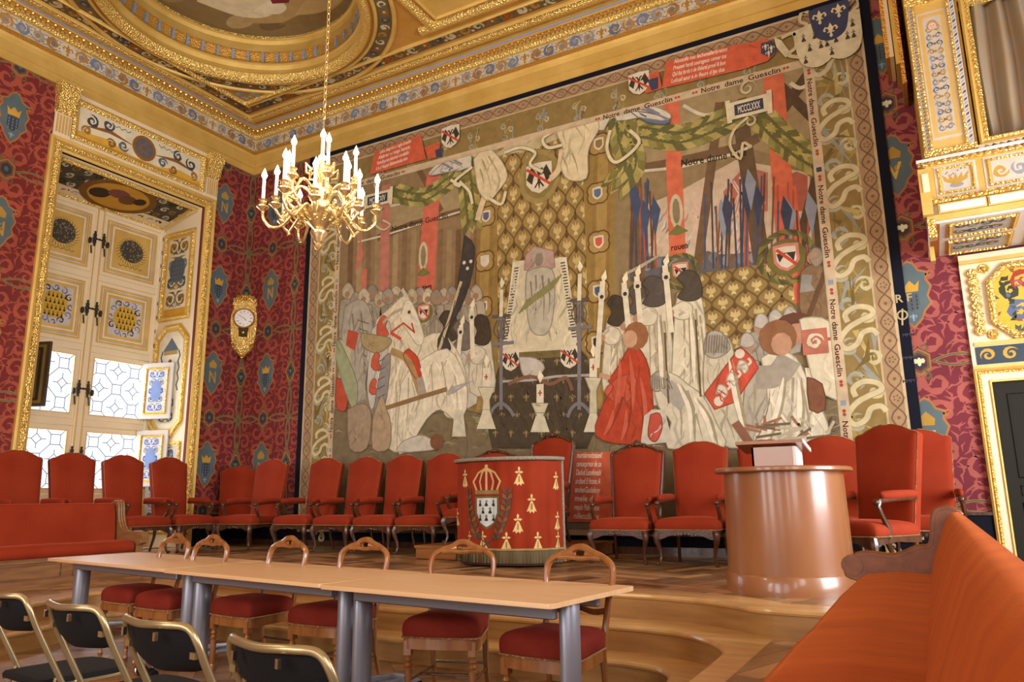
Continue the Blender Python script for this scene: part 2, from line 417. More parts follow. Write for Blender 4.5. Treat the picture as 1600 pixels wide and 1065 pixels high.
def parquet(name, c1, c2, rot, scale=1.0, rough=0.35):
    m = bpy.data.materials.new(name); m.use_nodes = True; nt = m.node_tree; N = nt.nodes; L = nt.links; b = N['Principled BSDF']
    b.inputs['Roughness'].default_value = rough; b.inputs['Coat Weight'].default_value = 0.25; b.inputs['Coat Roughness'].default_value = 0.25
    tc = N.new('ShaderNodeTexCoord'); mp = N.new('ShaderNodeMapping'); mp.inputs['Rotation'].default_value = (0, 0, rot); L.new(tc.outputs['Object'], mp.inputs['Vector'])
    ck = N.new('ShaderNodeTexChecker'); ck.inputs['Scale'].default_value = 1.0/(0.5*scale); L.new(mp.outputs[0], ck.inputs['Vector'])
    mp2 = N.new('ShaderNodeMapping'); mp2.inputs['Rotation'].default_value = (0, 0, pi/2); L.new(mp.outputs[0], mp2.inputs['Vector'])
    def bricks(src):
        t = N.new('ShaderNodeTexBrick'); t.inputs['Color1'].default_value = hx(c1); t.inputs['Color2'].default_value = hx(c2); t.inputs['Mortar'].default_value = hx('#3a2413')
        t.inputs['Scale'].default_value = 1; t.inputs['Mortar Size'].default_value = 0.003; t.inputs['Brick Width'].default_value = 0.5*scale; t.inputs['Row Height'].default_value = 0.0833*scale
        L.new(src, t.inputs['Vector']); return t.outputs['Color']
    A = bricks(mp.outputs[0]); B = bricks(mp2.outputs[0])
    mx = N.new('ShaderNodeMix'); mx.data_type = 'RGBA'; L.new(ck.outputs['Fac'], mx.inputs[0]); L.new(A, mx.inputs[6]); L.new(B, mx.inputs[7])
    nz = N.new('ShaderNodeTexNoise'); nz.inputs['Scale'].default_value = 3.5; nz.inputs['Detail'].default_value = 7; L.new(tc.outputs['Object'], nz.inputs['Vector'])
    mr = N.new('ShaderNodeMapRange'); mr.inputs['From Min'].default_value = 0.3; mr.inputs['From Max'].default_value = 0.7; mr.inputs['To Min'].default_value = 0.65; mr.inputs['To Max'].default_value = 1.3; L.new(nz.outputs['Fac'], mr.inputs['Value'])
    sc = N.new('ShaderNodeVectorMath'); sc.operation = 'SCALE'; L.new(mx.outputs[2], sc.inputs[0]); L.new(mr.outputs[0], sc.inputs['Scale'])
    L.new(sc.outputs[0], b.inputs['Base Color'])
    return m
PARQ = parquet('oak_parquet', '#a57b50', '#5f4026', radians(45), 1.5)
PARQS = parquet('oak_parquet_raised', '#c99c68', '#5c3e24', radians(20), 1.7)

f = MB(); f.box(XL-1.3, XR+0.3, YF, YB+0.6, -0.1, 0, PARQ); f.build('floor', **ST)

# raised levels
L3 = [(XL, YB), (XL, 6.12), (-8.2, 6.12)] + smooth_line([(-8.2, 6.12), (-7.6, 5.95), (-7.2, 5.65), (-6.7, 5.5), (-6.0, 5.45)], 4)[1:] + [(-2.24, 5.45)] + smooth_line([(-1.9, 5.45), (-1.47, 5.36), (-1.23, 5.22), (-1.04, 5.09), (-0.67, 5.05)], 4) + [(XR, 5.05), (XR, YB)]
L2 = [(XL, YB), (XL, YF), (-6.75, YF), (-6.75, 2.0)] + smooth_line([(-6.9, 3.0), (-7.14, 4.0), (-7.31, 4.4), (-7.45, 4.75), (-7.35, 5.02), (-7.0, 5.15), (-6.4, 5.16)], 5) + smooth_line([(-1.85, 5.12), (-1.56, 5.05), (-1.34, 4.88), (-1.19, 4.66), (-1.13, 4.42), (-1.12, 3.7)], 5) + [(-1.05, YF), (XR, YF), (XR, YB)]
L1 = [(XL, YB), (XL, YF), (-6.45, YF), (-6.45, 2.0)] + smooth_line([(-6.62, 3.0), (-6.86, 4.0), (-7.02, 4.38), (-7.1, 4.62), (-7.0, 4.8), (-6.7, 4.88), (-6.2, 4.88)], 5) + smooth_line([(-1.87, 4.84), (-1.66, 4.78), (-1.53, 4.66), (-1.46, 4.48), (-1.44, 4.2), (-1.43, 3.7)], 5) + [(-1.38, YF), (XR, YF), (XR, YB)]
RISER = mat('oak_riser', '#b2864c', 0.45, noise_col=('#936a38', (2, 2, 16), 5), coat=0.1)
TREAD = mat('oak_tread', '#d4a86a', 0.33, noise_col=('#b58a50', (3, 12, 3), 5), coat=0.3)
def level(name, poly, z0, z1, n0, n1):
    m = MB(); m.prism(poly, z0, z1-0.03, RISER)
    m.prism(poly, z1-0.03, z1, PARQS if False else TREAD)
    edge = poly[n0:n1]
    m.tube([(p[0], p[1], z1-0.018) for p in edge], 0.02, TREAD, n=8)
    m.build(name, **ST)
level('stage_step_1', L1, 0.0, 0.17, 2, len(L1)-2)
level('stage_step_2', L2, 0.17, 0.34, 2, len(L2)-2)
level('stage_step_3', L3, 0.34, 0.51, 1, len(L3)-1)
# parquet laid on the two broad levels, inside a plain border
def inset(poly, d):
    out = []; n = len(poly)
    for i in range(n):
        p = Vector(poly[i]); a = (p-Vector(poly[i-1])); b = (Vector(poly[(i+1) % n])-p)
        a = a.normalized() if a.length > 1e-6 else b.normalized(); b = b.normalized() if b.length > 1e-6 else a
        na = Vector((-a.y, a.x)); nb = Vector((-b.y, b.x)); q = (na+nb)
        q = q.normalized() if q.length > 1e-3 else na
        out.append(tuple(p + q*d/max(0.5, q.dot(na))))
    return out
pq = MB()
pq.prism(inset(L3, 0.3), 0.50, 0.512, PARQS); pq.build('stage_parquet_floor', **ST)
pq = MB(); pq.prism([(-0.97, YF), (-0.97, 5.0), (XR, 5.0), (XR, YF)], 0.33, 0.342, PARQS)
pq.prism([(XL, YF), (XL, 6.05), (-7.9, 6.05), (-7.7, 4.6), (-7.3, 3.0), (-7.1, YF)], 0.33, 0.342, PARQS); pq.build('landing_parquet_floor', **ST)

# ---------------------------------------------------------------- wallpaper
WD, WLt = '#6e2a2b', '#9e4a3a'      # dark and light of the damask
SHB, ORG, GRN, GLD = '#5a6a6c', '#a8703c', '#5f6040', '#a98a52'
def curly(P, cx, cy, w, h, col, lv):
    """one quarter of the damask: two big acanthus spirals and a spray"""
    for (ox, oy, r, a, d) in ((0.24, 0.30, 0.17, 1.2, 1), (0.26, 0.72, 0.16, 4.2, -1), (0.74, 0.50, 0.15, 0.4, 1), (0.72, 0.14, 0.11, 3.0, -1), (0.75, 0.86, 0.12, 2.2, -1)):
        x, y, R = cx+ox*w, cy+oy*h, r*min(abs(w), abs(h))*1.7
        P.spiral(x, y, R, a if w > 0 else pi-a, 1.3, col, R*0.42, d if w > 0 else -d, n=20, lobes=6, lv=lv)
        for k in range(7):
            t = a+k*0.95
            P.leaf([(x+R*0.95*cos(t), y+R*0.95*sin(t)), (x+R*1.3*cos(t+0.25), y+R*1.3*sin(t+0.25)), (x+R*1.5*cos(t+0.6), y+R*1.5*sin(t+0.6))], R*0.36, 2, col, lv=lv)
def wallpaper(P, u0, u1, z0, z1, ush, period=1.185, dark=WD, light=WLt, hexz=5.70, start=0, letter='N', bee=False):
    P.box = (u0, u1, z0, z1); P.rect(u0, u1, z0, z1, dark, lv=0)
    vz = 1.545; k0 = math.floor((u0-ush)/period)-1; k1 = math.ceil((u1-ush)/period)+1
    for k in range(k0, k1+1):
        us = ush+k*period; ul = us+period/2
        if us > u1+0.7 or ul < u0-0.9: continue
        for j in range(-4, 2):
            hz = hexz+j*vz; sz = hz+vz/2
            if hz < z0-1.6 or hz > z1+0.9: continue
            for sg in (-1, 1):
                curly(P, us, hz, sg*period/2, vz/2, light, 1); curly(P, us, hz+vz, sg*period/2, -vz/2, light, 1)
            for (w, c, l) in ((0.052, GLD, 2), (0.034, GRN, 3)):
                for sg in (-1, 1):                      # braided ribbons up the lattice column
                    pts = [(ul+sg*0.045*sin(2*pi*t*1.5)*1.0 + (sg*0.12*sin(pi*(t-0.33)/0.34) if 0.33 < t < 0.67 else 0), hz+vz*t) for t in [i/24 for i in range(25)]]
                    P.stroke(pts, w*0.55, c, lv=l)
                    for dx in (-1, 1):                  # eye-shaped links to the shield columns
                        x0_ = us+(0 if dx > 0 else 0); span = (period/2-0.13)*dx
                        pts = [(us+0.13*dx+span*t, hz+sg*0.06*sin(pi*t)) for t in [i/10 for i in range(11)]]
                        P.stroke(pts, w*0.5, c, lv=l)
            # hexagon with small arms
            for (r, c, l) in ((0.135, ORG, 5), (0.115, GRN, 6), (0.09, WD, 7), (0.07, '#2f3b47', 8)):
                P.poly([(us+r*0.95*cos(pi/6+i*pi/3), hz+r*1.15*sin(pi/6+i*pi/3)) for i in range(6)], c, lv=l)
            for sx in (-1, 1):
                for sy in (-1, 1): P.stroke([(us+sx*0.05, hz+sy*0.1), (us+sx*0.1, hz+sy*0.15), (us+sx*0.07, hz+sy*0.19), (us+sx*0.03, hz+sy*0.17)], 0.022, GRN, lv=5)
            if bee:
                P.disc(us, hz, 0.022, '#e2d9a8', 8, 0.05, lv=9)
                for sx in (-1, 1): P.disc(us+sx*0.035, hz+0.01, 0.022, '#e2d9a8', 6, 0.03, lv=9)
            else: P.disc(us, hz, 0.03, '#57645a', 6, 0.04, lv=9)
            # diamond
            for (r, c, l) in ((0.19, GLD, 5), (0.165, WD, 6), (0.13, GRN, 7), (0.10, '#27333f', 8)):
                P.poly([(ul+r*0.62, sz), (ul, sz+r), (ul-r*0.62, sz), (ul, sz-r)], c, lv=l)
            fleur(P, ul, sz, 0.09, '#6f8577', lv=9)
            # shield cartouche
            prof = [(0.0, 0.36), (0.05, 0.33), (0.09, 0.25), (0.16, 0.22), (0.15, 0.14), (0.19, 0.06), (0.15, -0.04), (0.18, -0.12), (0.11, -0.2), (0.08, -0.28), (0.0, -0.37)]
            for (kx, c, l) in ((1.14, ORG, 5), (1.0, SHB, 6)):
                pl = [(us+x*kx, sz+y*(1+(kx-1)*0.6)) for x, y in prof]+[(us-x*kx, sz+y*(1+(kx-1)*0.6)) for x, y in prof[-2:0:-1]]
                P.poly(pl, c, lv=l)
            for sx in (-1, 1): P.spiral(us+sx*0.2, sz+0.2, 0.045, 0 if sx > 0 else pi, 1.1, ORG, 0.03, sx, n=10, lobes=1, lv=5)
            if (j+start) % 2 == 0:
                P.poly([(us-0.075, sz+0.02), (us-0.095, sz+0.14), (us-0.05, sz+0.09), (us, sz+0.15), (us+0.05, sz+0.09), (us+0.095, sz+0.14), (us+0.075, sz+0.02)], '#c79b3c', lv=7)
                P.poly(shield_shape(us, sz-0.1, 0.15, 0.22), '#3a4350' if not bee else '#555e63', lv=7)
                for a in range(4):
                    for b_ in range(3): ermine(P, us-0.05+0.05*b_+(0.0 if a % 2 else 0.0), sz-0.03-0.045*a, 0.036, '#8a97a0' if not bee else '#1e2228', lv=8)
                fleur(P, us, sz-0.27, 0.09, '#8fa6b4', lv=7)
            else:
                P.poly([(us-0.07, sz+0.08), (us-0.08, sz+0.15), (us-0.03, sz+0.2), (us, sz+0.23), (us+0.03, sz+0.2), (us+0.08, sz+0.15), (us+0.07, sz+0.08)], '#b08a3a', lv=7)
                P.text('V' if bee else 'N', us-0.075, sz-0.17, 0.28, '#d4ac4c' if bee else '#b98e42', width=0.15, lv=7)
                P.spiral(us+0.03, sz-0.05, 0.05, 0, 1.2, '#b98e42', 0.015, 1, n=12, lobes=1, lv=8)
    P.box = None

DADO_Z = 0.98
# end wall
wb = MB(); wb.box(XL-0.0, XR+0.3, YB, YB+0.3, 0, 8.3, mat('wall_ground', WD, 0.8)); wb.box(XL-1.6, XL, YB, YB+0.3, 0, 8.3, MATS['wall_ground'])
P = Paint(lambda u, v, h: (u, YB-0.002-h, v), [P_WALL])
wallpaper(P, XL, -8.9, 0.9, 7.3, -10.02)
wallpaper(P, -0.3, 0.50, 0.9, 7.3, 0.0, dark='#742c36', light='#a4584e', start=0, bee=True)
P.into('wall_back', mb=wb, **ST)
# side wall with the window bay
WY0, WY1, WZ0, WZ1 = 5.67, 8.16, 0.51, 6.25
wl = MB(); g = MATS['wall_ground']
for (y0, y1, z0, z1) in ((YF, WY0, 0, 8.3), (WY1, YB, 0, 8.3), (WY0, WY1, WZ1, 8.3), (WY0, WY1, 0, WZ0)): wl.box(XL-0.3, XL, y0, y1, z0, z1, g)
P = Paint(lambda u, v, h: (XL+0.002+h, u, v), [P_WALL])
wallpaper(P, 3.3, 5.5, 0.9, 7.3, 8.575-3*1.2, period=1.2, light='#a44f3a', dark='#742a28')
wallpaper(P, 8.3, YB, 0.9, 7.3, 8.575, period=1.2, start=1)
P.into('wall_left', mb=wl, **ST)
# the two walls out of the picture, with tall windows that light the hall
wr = MB(); PLW = mat('plain_warm_wall', '#a5452f', 0.8)
def pierced(mb, along, const, t, a0, a1, wins, z0, z1, m):
    a = a0
    for (w0, w1, wz0, wz1) in wins + [(a1, a1, 0, 0)]:
        def bx(p0, p1, q0, q1):
            if p1 > p0 and q1 > q0:
                if along == 'y': mb.box(const, const+t, p0, p1, q0, q1, m)
                else: mb.box(p0, p1, const, const+t, q0, q1, m)
        bx(a, w0, z0, z1); bx(w0, w1, z0, wz0); bx(w0, w1, wz1, z1); a = w1
RW = [(-4.5, -2.3, 1.4, 5.8), (-0.6, 1.6, 1.4, 5.8), (4.9, 7.4, 1.2, 4.0)]
pierced(wr, 'y', XR, 0.3, YF, YB+0.3, RW, 0, 8.3, PLW); wr.build('wall_right', **ST)
wf = MB(); pierced(wf, 'x', YF-0.3, 0.3, XL-0.3, XR+0.3, [(-8.4, -6.2, 1.4, 6.0), (-4.3, -2.1, 1.4, 6.0), (-0.2, 2.0, 1.4, 6.0)], 0, 8.3, PLW); wf.build('wall_front', **ST)  # front windows added to let in even fill light
GLASS = bpy.data.materials.new('window_glass'); GLASS.use_nodes = True
_n = GLASS.node_tree.nodes; _l = GLASS.node_tree.links; _n.remove(_n['Principled BSDF'])
_t = _n.new('ShaderNodeBsdfTransparent'); _gl = _n.new('ShaderNodeBsdfGlossy'); _gl.inputs['Roughness'].default_value = 0.05; _mx = _n.new('ShaderNodeMixShader'); _mx.inputs[0].default_value = 0.06
_t.inputs['Color'].default_value = (0.96, 0.97, 1.0, 1)
_l.new(_t.outputs[0], _mx.inputs[1]); _l.new(_gl.outputs[0], _mx.inputs[2]); _l.new(_mx.outputs[0], _n['Material Output'].inputs['Surface'])

# ---------------------------------------------------------------- ceiling
CX, CY = -7.97, 6.38
cl = MB(); NS = 64; R0 = 1.90; B0 = 2.3
ring0 = [(CX+R0*cos(2*pi*i/NS), CY+R0*sin(2*pi*i/NS), ZC) for i in range(NS)]
def sq(a):
    c, s_ = cos(a), sin(a); k = B0/max(abs(c), abs(s_)); return (CX+c*k, CY+s_*k, ZC)
ring1 = [sq(2*pi*i/NS) for i in range(NS)]
cl.loft([ring0, ring1], OCHRE, caps=False)
for (x0, x1, y0, y1) in ((XL, CX-B0, YF, YB), (CX+B0, XR, YF, YB), (CX-B0, CX+B0, YF, CY-B0), (CX-B0, CX+B0, CY+B0, YB)):
    if x1 > x0 and y1 > y0: cl.quad((x0, y0, ZC), (x1, y0, ZC), (x1, y1, ZC), (x0, y1, ZC), OCHRE)
cl.box(XL-1.6, XR+0.3, YF-0.3, YB+0.3, 8.95, 9.1, OCHRE)
P = Paint(lambda u, v, h: (u, v, ZC-0.003-h), [P_FRESCO, GOLDM])
FB, FC = '#6a5a38', ['#c9bb93', '#8f5a2a', '#39465a', '#c9bb93', '#a8813c']
def strip_rosettes(P, p0, p1, w, bgc, cols, lv=1, step=0.24):
    d = Vector((p1[0]-p0[0], p1[1]-p0[1])); L = d.length; d.normalize(); n_ = Vector((-d.y, d.x)); k = int(L/step)
    P.stroke([p0, p1], w, bgc, lv=lv)
    for i in range(k):
        c = Vector(p0)+d*(i+0.5)*L/k; cc = cols[i % len(cols)]; r = w*0.40
        if i % 9 == 4: P.disc(c.x, c.y, w*0.46, '#9c5f22', 12, lv=lv+1); P.ring(c.x, c.y, w*0.28, 0.015, '#6a3c12', 10, lv=lv+2); continue
        P.spiral(c.x, c.y, r*1.1, i*1.3, 1.2, cc, r*0.8, 1 if i % 2 else -1, n=12, lobes=5, lv=lv+1); P.disc(c.x, c.y, r*0.3, cols[(i+2) % len(cols)], 7, lv=lv+2)
        for sg in (-1, 1):
            q = c+d*(step*0.5)+n_*sg*w*0.25; P.disc(q.x, q.y, w*0.13, cols[(i+1) % len(cols)], 6, lv=lv+1)
BL, BBk = (-10.17, -9.96), (8.36, 8.57)
strip_rosettes(P, (-10.065, 3.0), (-10.065, 8.57), 0.21, FB, FC)
strip_rosettes(P, (-10.17, 8.465), (1.0, 8.465), 0.21, FB, FC)
# round frieze
for i in range(72):
    a0, a1 = 2*pi*i/72, 2*pi*(i+1)/72; r0, r1 = 2.0, 2.2
    P.poly([(CX+r0*cos(a0), CY+r0*sin(a0)), (CX+r1*cos(a0), CY+r1*sin(a0)), (CX+r1*cos(a1), CY+r1*sin(a1)), (CX+r0*cos(a1), CY+r0*sin(a1))], FB, lv=1)
    a = (a0+a1)/2; x, y = CX+2.1*cos(a), CY+2.1*sin(a); P.spiral(x, y, 0.08, i*1.7, 1.2, FC[i % 5], 0.045, 1 if i % 2 else -1, n=10, lobes=4, lv=4); P.disc(x, y, 0.025, FC[(i+2) % 5], 6, lv=5)
# corner compartment with blue ground
P.poly([(-9.84, 7.55), (-9.84, 8.24), (-9.1, 8.24), (-9.35, 8.1), (-9.6, 7.85)], '#b08a45', lv=2)
for i in range(26):
    x = -9.82+random.random()*0.5; y = 8.22-random.random()*0.45*(1-(x+9.82)/0.75)
    P.disc(x, y, 0.035, '#8f9ec4' if i % 3 else '#c9b27a', 6, lv=3)
P.into('ceiling', mb=cl, **ST)

mo = MB()                            # raised mouldings of the ceiling
def bar(a, b, w, h, m, z=ZC):
    d = Vector((b[0]-a[0], b[1]-a[1])).normalized(); n_ = Vector((-d.y, d.x))*w/2
    pr = [(-1, 0), (-0.8, -0.6), (-0.3, -1), (0.3, -1), (0.8, -0.6), (1, 0)]
    mo.loft([[(q[0]+n_.x*s_, q[1]+n_.y*s_, z+h*t) for s_, t in pr] for q in (a, b)], m)
for (o1, w, h, m) in ((0.33, 0.17, 0.05, GOLDL), (0.43, 0.035, 0.05, GOLDM), (0.72, 0.05, 0.05, GOLDM)):
    bar((XL+o1, 3.0), (XL+o1, YB-o1-0.13), w, h, m); bar((XL+o1, YB-o1-(0.13 if o1 > 0.4 else 0.1)), (2.0, YB-o1-(0.13 if o1 > 0.4 else 0.1)), w, h, m)
bar((-9.9, 6.9), (-9.9, 8.27), 0.06, 0.06, GOLDL); bar((-9.9, 8.27), (-8.6, 8.27), 0.06, 0.06, GOLDL)
def ringtube(r, z, rr, m, flat=1.0, n=96):
    mo.tube([(CX+r*cos(2*pi*i/n), CY+r*sin(2*pi*i/n), z) for i in range(n)], rr, m, n=8, closed=True, flat=flat)
ringtube(2.24, ZC-0.01, 0.035, GOLDM); ringtube(1.97, ZC-0.01, 0.03, GOLDM)
# compartments beyond the roundel
bar((-6.0, 8.14), (1.0, 8.14), 0.16, 0.07, GOLDL); bar((-5.78, 3.0), (-5.78, 8.1), 0.16, 0.07, GOLDL); bar((-5.6, 7.98), (1.0, 7.98), 0.04, 0.05, GOLDM); bar((-5.62, 3.0), (-5.62, 8.0), 0.04, 0.05, GOLDM)
mo.box(-5.6, 1.0, 3.0, 7.97, ZC-0.012, ZC-0.004, GOLDM)
mo.build('trim_1', **ST)
# the round well
rd = MB()
def ring_lathe(prof, m):
    rd.loft([[(CX+r*cos(2*pi*j/96), CY+r*sin(2*pi*j/96), ZC+h) for j in range(96)] for r, h in prof], m, caps=False)
prof = [(1.90, 0), (1.89, -0.05), (1.84, -0.09), (1.78, -0.06), (1.74, 0.02)]
ring_lathe([(r, h) for r, h in prof], GOLDL)
ring_lathe([(1.74, 0.02), (1.77, 0.06), (1.79, 0.13), (1.77, 0.2), (1.745, 0.22)], GOLDM)
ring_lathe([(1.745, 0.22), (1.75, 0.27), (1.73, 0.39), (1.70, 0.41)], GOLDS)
ring_lathe([(1.70, 0.41), (1.71, 0.47), (1.72, 0.55), (1.70, 0.61), (1.665, 0.63)], GOLDM)
ring_lathe([(1.665, 0.63), (1.67, 0.66), (1.65, 0.69), (1.60, 0.69)], GOLDL)
GREYB = mat('grey_blue_relief', '#9aa3ad', 0.6, bump=('leaf', 60, 0.8))
for i in range(46):
    a = 2*pi*i/46; T = Matrix.Translation((CX, CY, ZC)) @ Matrix.Rotation(a, 4, 'Z'); rd.T = T
    rd.box(1.70, 1.745, -0.022, 0.022, 0.23, 0.40, GREYB)
    rd.T = Matrix()
P = Paint(lambda u, v, h: (CX+u, CY+v, ZC+0.66-h), [P_FRESCO])
PR = 1.66
P.disc(0, 0, PR, '#8d7850', 64, lv=0)
for i in range(16): a_ = i*0.4; P.disc(1.3*cos(a_), 1.3*sin(a_), 0.28, ['#a48d5e', '#77623c', '#b9a272', '#8f7a4c'][i % 4], 14, 0.16, lv=0.5)
for (pts, c, l) in (
    ([(-1.2, -0.9), (-0.2, 0.3), (0.9, 0.8), (1.5, 0.4), (1.3, -0.8), (0, -1.5)], '#7a6038', 1),
    ([(-1.0, 0.9), (-0.5, 1.2), (0.1, 1.4), (0.7, 1.35), (1.1, 1.1), (0.8, 0.8), (0.2, 0.9), (-0.4, 0.8)], '#b59a64', 2),
    ([(-0.5, 1.25), (0.0, 1.5), (0.5, 1.5), (0.2, 1.25)], '#8b7446', 2),
    ([(-0.1, 1.2), (0.3, 1.35), (0.75, 1.3), (0.9, 1.05), (0.4, 1.0)], '#c4ab74', 3),
    ([(-1.15, 0.2), (-0.9, 0.75), (-0.55, 1.0), (-0.2, 0.95), (0.05, 0.7), (-0.25, 0.6), (-0.5, 0.3), (-0.8, 0.1)], '#e2d6b0', 4),
    ([(-0.6, 0.8), (-0.3, 1.05), (-0.05, 0.98), (-0.1, 0.75)], '#eadfbe', 5),
    ([(0.75, 0.3), (0.55, 0.7), (0.6, 1.0), (0.9, 1.1), (1.1, 0.95), (1.3, 0.6), (1.2, 0.2)], '#2b2d33', 4),
    ([(0.85, 0.4), (0.8, 0.75), (0.95, 0.9), (1.0, 0.6)], '#52565f', 5),
    ([(0.5, 0.25), (0.35, 0.55), (0.5, 0.75), (0.7, 0.5)], '#cfc3a0', 4)):
    P.poly(smooth_line(pts+[pts[0]], 5)[:-1], c, lv=l)
P.stroke([(-0.25, 0.3), (0.0, 0.62), (0.25, 0.78), (0.52, 0.86)], [0.3, 0.2, 0.12, 0.07], '#c98b68', lv=6, sm=4) if False else P.stroke([(-0.25, 0.3), (0.0, 0.62), (0.25, 0.78), (0.52, 0.86)], [0.3, 0.2, 0.12, 0.07], '#c98b68', lv=6)
P.stroke([(-0.15, 0.75), (0.05, 0.85), (0.15, 0.75)], 0.16, '#7c2c2e', lv=5)
P.into('trim_2', mb=rd, **ST)

# ---------------------------------------------------------------- cornice
co = MB()
def sweep(prof, m):
    """profile (offset from wall, height) run along the side wall, round the corner and along the end wall"""
    rows = []
    for (o, z) in prof: rows.append([(XL+o, YF, z), (XL+o, YB-o, z), (XR, YB-o, z)])
    co.loft(rows, m, closed=False)
sweep([(0.0, 7.24), (0.035, 7.24), (0.035, 7.36), (0.055, 7.37), (0.055, 7.52), (0.09, 7.56), (0.1, 7.6)], GOLDM)
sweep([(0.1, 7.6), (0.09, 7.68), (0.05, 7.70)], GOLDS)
sweep([(0.05, 7.70), (0.05, 7.92)], mat('frieze_ground', '#d9cdb0', 0.6))
sweep([(0.05, 7.92), (0.1, 7.925), (0.12, 7.955), (0.13, 7.97)], GOLDL)
sweep([(0.13, 7.97), (0.135, 8.0)], GOLDM)
sweep([(0.135, 8.0), (0.17, 8.005), (0.175, 8.03), (0.2, 8.035), (0.215, 8.06)], OCHRE)
sweep([(0.215, 8.06), (0.245, 8.062), (0.245, 8.075)], BLUEP)
sweep([(0.245, 8.075), (0.3, 8.08), (0.3, 8.1)], GOLDM)
BEADM = mat('gilded_bead', '#f2c766', 0.22, 0.85)
def run(step, fn, lo_s=3.6, hi_e=0.6):
    n = int((YB-0.2-lo_s)/step)
    for i in range(n): co.T = Matrix.Translation((XL, YB-0.2-(i+0.5)*step, 0)) @ Matrix.Rotation(0, 4, 'Z'); fn(1)
    n = int((hi_e-XL-0.2)/step)
    for i in range(n): co.T = Matrix.Translation((XL+0.2+(i+0.5)*step, YB, 0)) @ Matrix.Rotation(-pi/2, 4, 'Z'); fn(1)
    co.T = Matrix()
run(0.105, lambda k: co.ball((0.195, 0, 8.015), 0.024, BEADM, 6, 4))
run(0.07, lambda k: co.box(0.13, 0.165, -0.02, 0.02, 7.965, 8.0, GOLDM))
FR = ['#b98a45', '#7d879c', '#a09c94', '#b07c3a', '#6c7a92']
def frieze(P, a, b, z0, z1, sgn=1):
    n = int((b-a)/0.21); st = (b-a)/n
    for i in range(n):
        x = a+st*(i+0.5); zc = (z0+z1)/2; c = FR[i % 5]
        if i % 6 == 3: fleur(P, x, zc, 0.19, '#b5812f', lv=1); continue
        P.spiral(x, zc, 0.10, 0.5+i*2.2, 1.5, c, 0.07, 1 if i % 2 else -1, n=16, lobes=6, lv=1); P.disc(x, zc, 0.034, FR[(i+1) % 5], 8, lv=2)
        for q in range(9): a_ = q*0.7+i; P.disc(x+0.1*cos(a_), zc+0.09*sin(a_), 0.013, FR[(i+q) % 5], 5, lv=3)
        for sg in (-1, 1):
            for q in (-1, 1): P.leaf([(x+sg*0.06, zc+q*0.10), (x+sg*0.1, zc+q*0.07), (x+sg*0.14, zc+q*0.09)], 0.03, 2, FR[(i+2+q) % 5], lv=1)
PF = Paint(lambda u, v, h: (u, YB-0.052-h, v), [P_FRESCO]); frieze(PF, XL+0.06, 0.6, 7.70, 7.92)
P2 = Paint(lambda u, v, h: (XL+0.052+h, u, v), [P_FRESCO]); frieze(P2, 3.5, YB-0.06, 7.70, 7.92)
off = len(PF.v); PF.v += P2.v; PF.f += [tuple(i+off for i in f_) for f_ in P2.f]; PF.c += P2.c; PF.mi += P2.mi
PF.into('trim_3', mb=co, **ST)

# dado of the end wall (dark blue cloth under a rail) 
dd = MB(); dd.box(XL, 0.5, YB-0.03, YB, 0.51, DADO_Z, DARKB); dd.box(XL, 0.5, YB-0.045, YB, DADO_Z, DADO_Z+0.03, WALNUT)
dd.box(XL, 0.5, YB-0.05, YB-0.03, 0.51, 0.6, WALNUT); dd.build('baseboard_back', **ST)
dd = MB(); dd.box(XL, XL+0.03, 8.36, YB-0.05, 0.51, DADO_Z, DARKB); dd.box(XL, XL+0.045, 8.36, YB-0.05, DADO_Z, DADO_Z+0.03, WALNUT)
dd.box(XL, XL+0.03, YF, 5.46, 0.34, DADO_Z, DARKB); dd.build('baseboard_left', **ST)

# ---------------------------------------------------------------- window bay on the side wall
fr = MB()
def frame_yz(y0, y1, z0, z1, w, x, prof, m, base=False):
    """mitred frame on the side wall; prof: (share of width, projection)"""
    rings = []
    for (t, h) in prof:
        o = w*t
        rings.append([(x+h, y0+o, z0 if base else z0+o), (x+h, y1-o, z0 if base else z0+o), (x+h, y1-o, z1-o), (x+h, y0+o, z1-o)])
    fr.loft(rings, m, caps=False)
PRF = [(0, 0), (0, 0.05), (0.1, 0.08), (0.3, 0.07), (0.38, 0.045)]
frame_yz(5.48, 8.36, 0.34, 6.44, 0.19, XL, PRF, GOLDM, True)
frame_yz(5.48, 8.36, 0.34, 6.44, 0.19, XL, [(0.38, 0.045), (0.5, 0.075), (0.7, 0.075), (0.8, 0.03)], GOLDL, True)
frame_yz(5.48, 8.36, 0.34, 6.44, 0.19, XL, [(0.8, 0.03), (1.0, 0.02), (1.0, -0.05)], GOLDM, True)
# entablature panel and brackets over the bay
fr.box(XL, XL+0.02, 5.5, 8.38, 6.44, 7.24, CREAM)
frame_yz(5.75, 8.1, 6.5, 7.16, 0.1, XL, [(0, 0.02), (0, 0.05), (0.4, 0.07), (1, 0.03)], GOLDL)
for y in (5.62, 8.25):
    fr.box(XL, XL+0.05, y-0.12, y+0.12, 6.44, 6.8, CREAM)
    for k in range(5): fr.box(XL+0.05, XL+0.06, y-0.1+k*0.045, y-0.08+k*0.045, 6.5, 6.78, GOLDM)
    fr.loft([[(XL+0.05+h, y-w, z), (XL+0.05+h, y+w, z), (XL, y+w, z), (XL, y-w, z)] for (h, w, z) in ((0.02, 0.11, 6.8), (0.06, 0.12, 6.86), (0.06, 0.13, 7.0), (0.12, 0.14, 7.12), (0.13, 0.15, 7.24))], GOLDL)
P = Paint(lambda u, v, h: (XL+0.024+h, u, v), [P_FRESCO, GOLDM])
P.box = (5.83, 8.02, 6.58, 7.08)
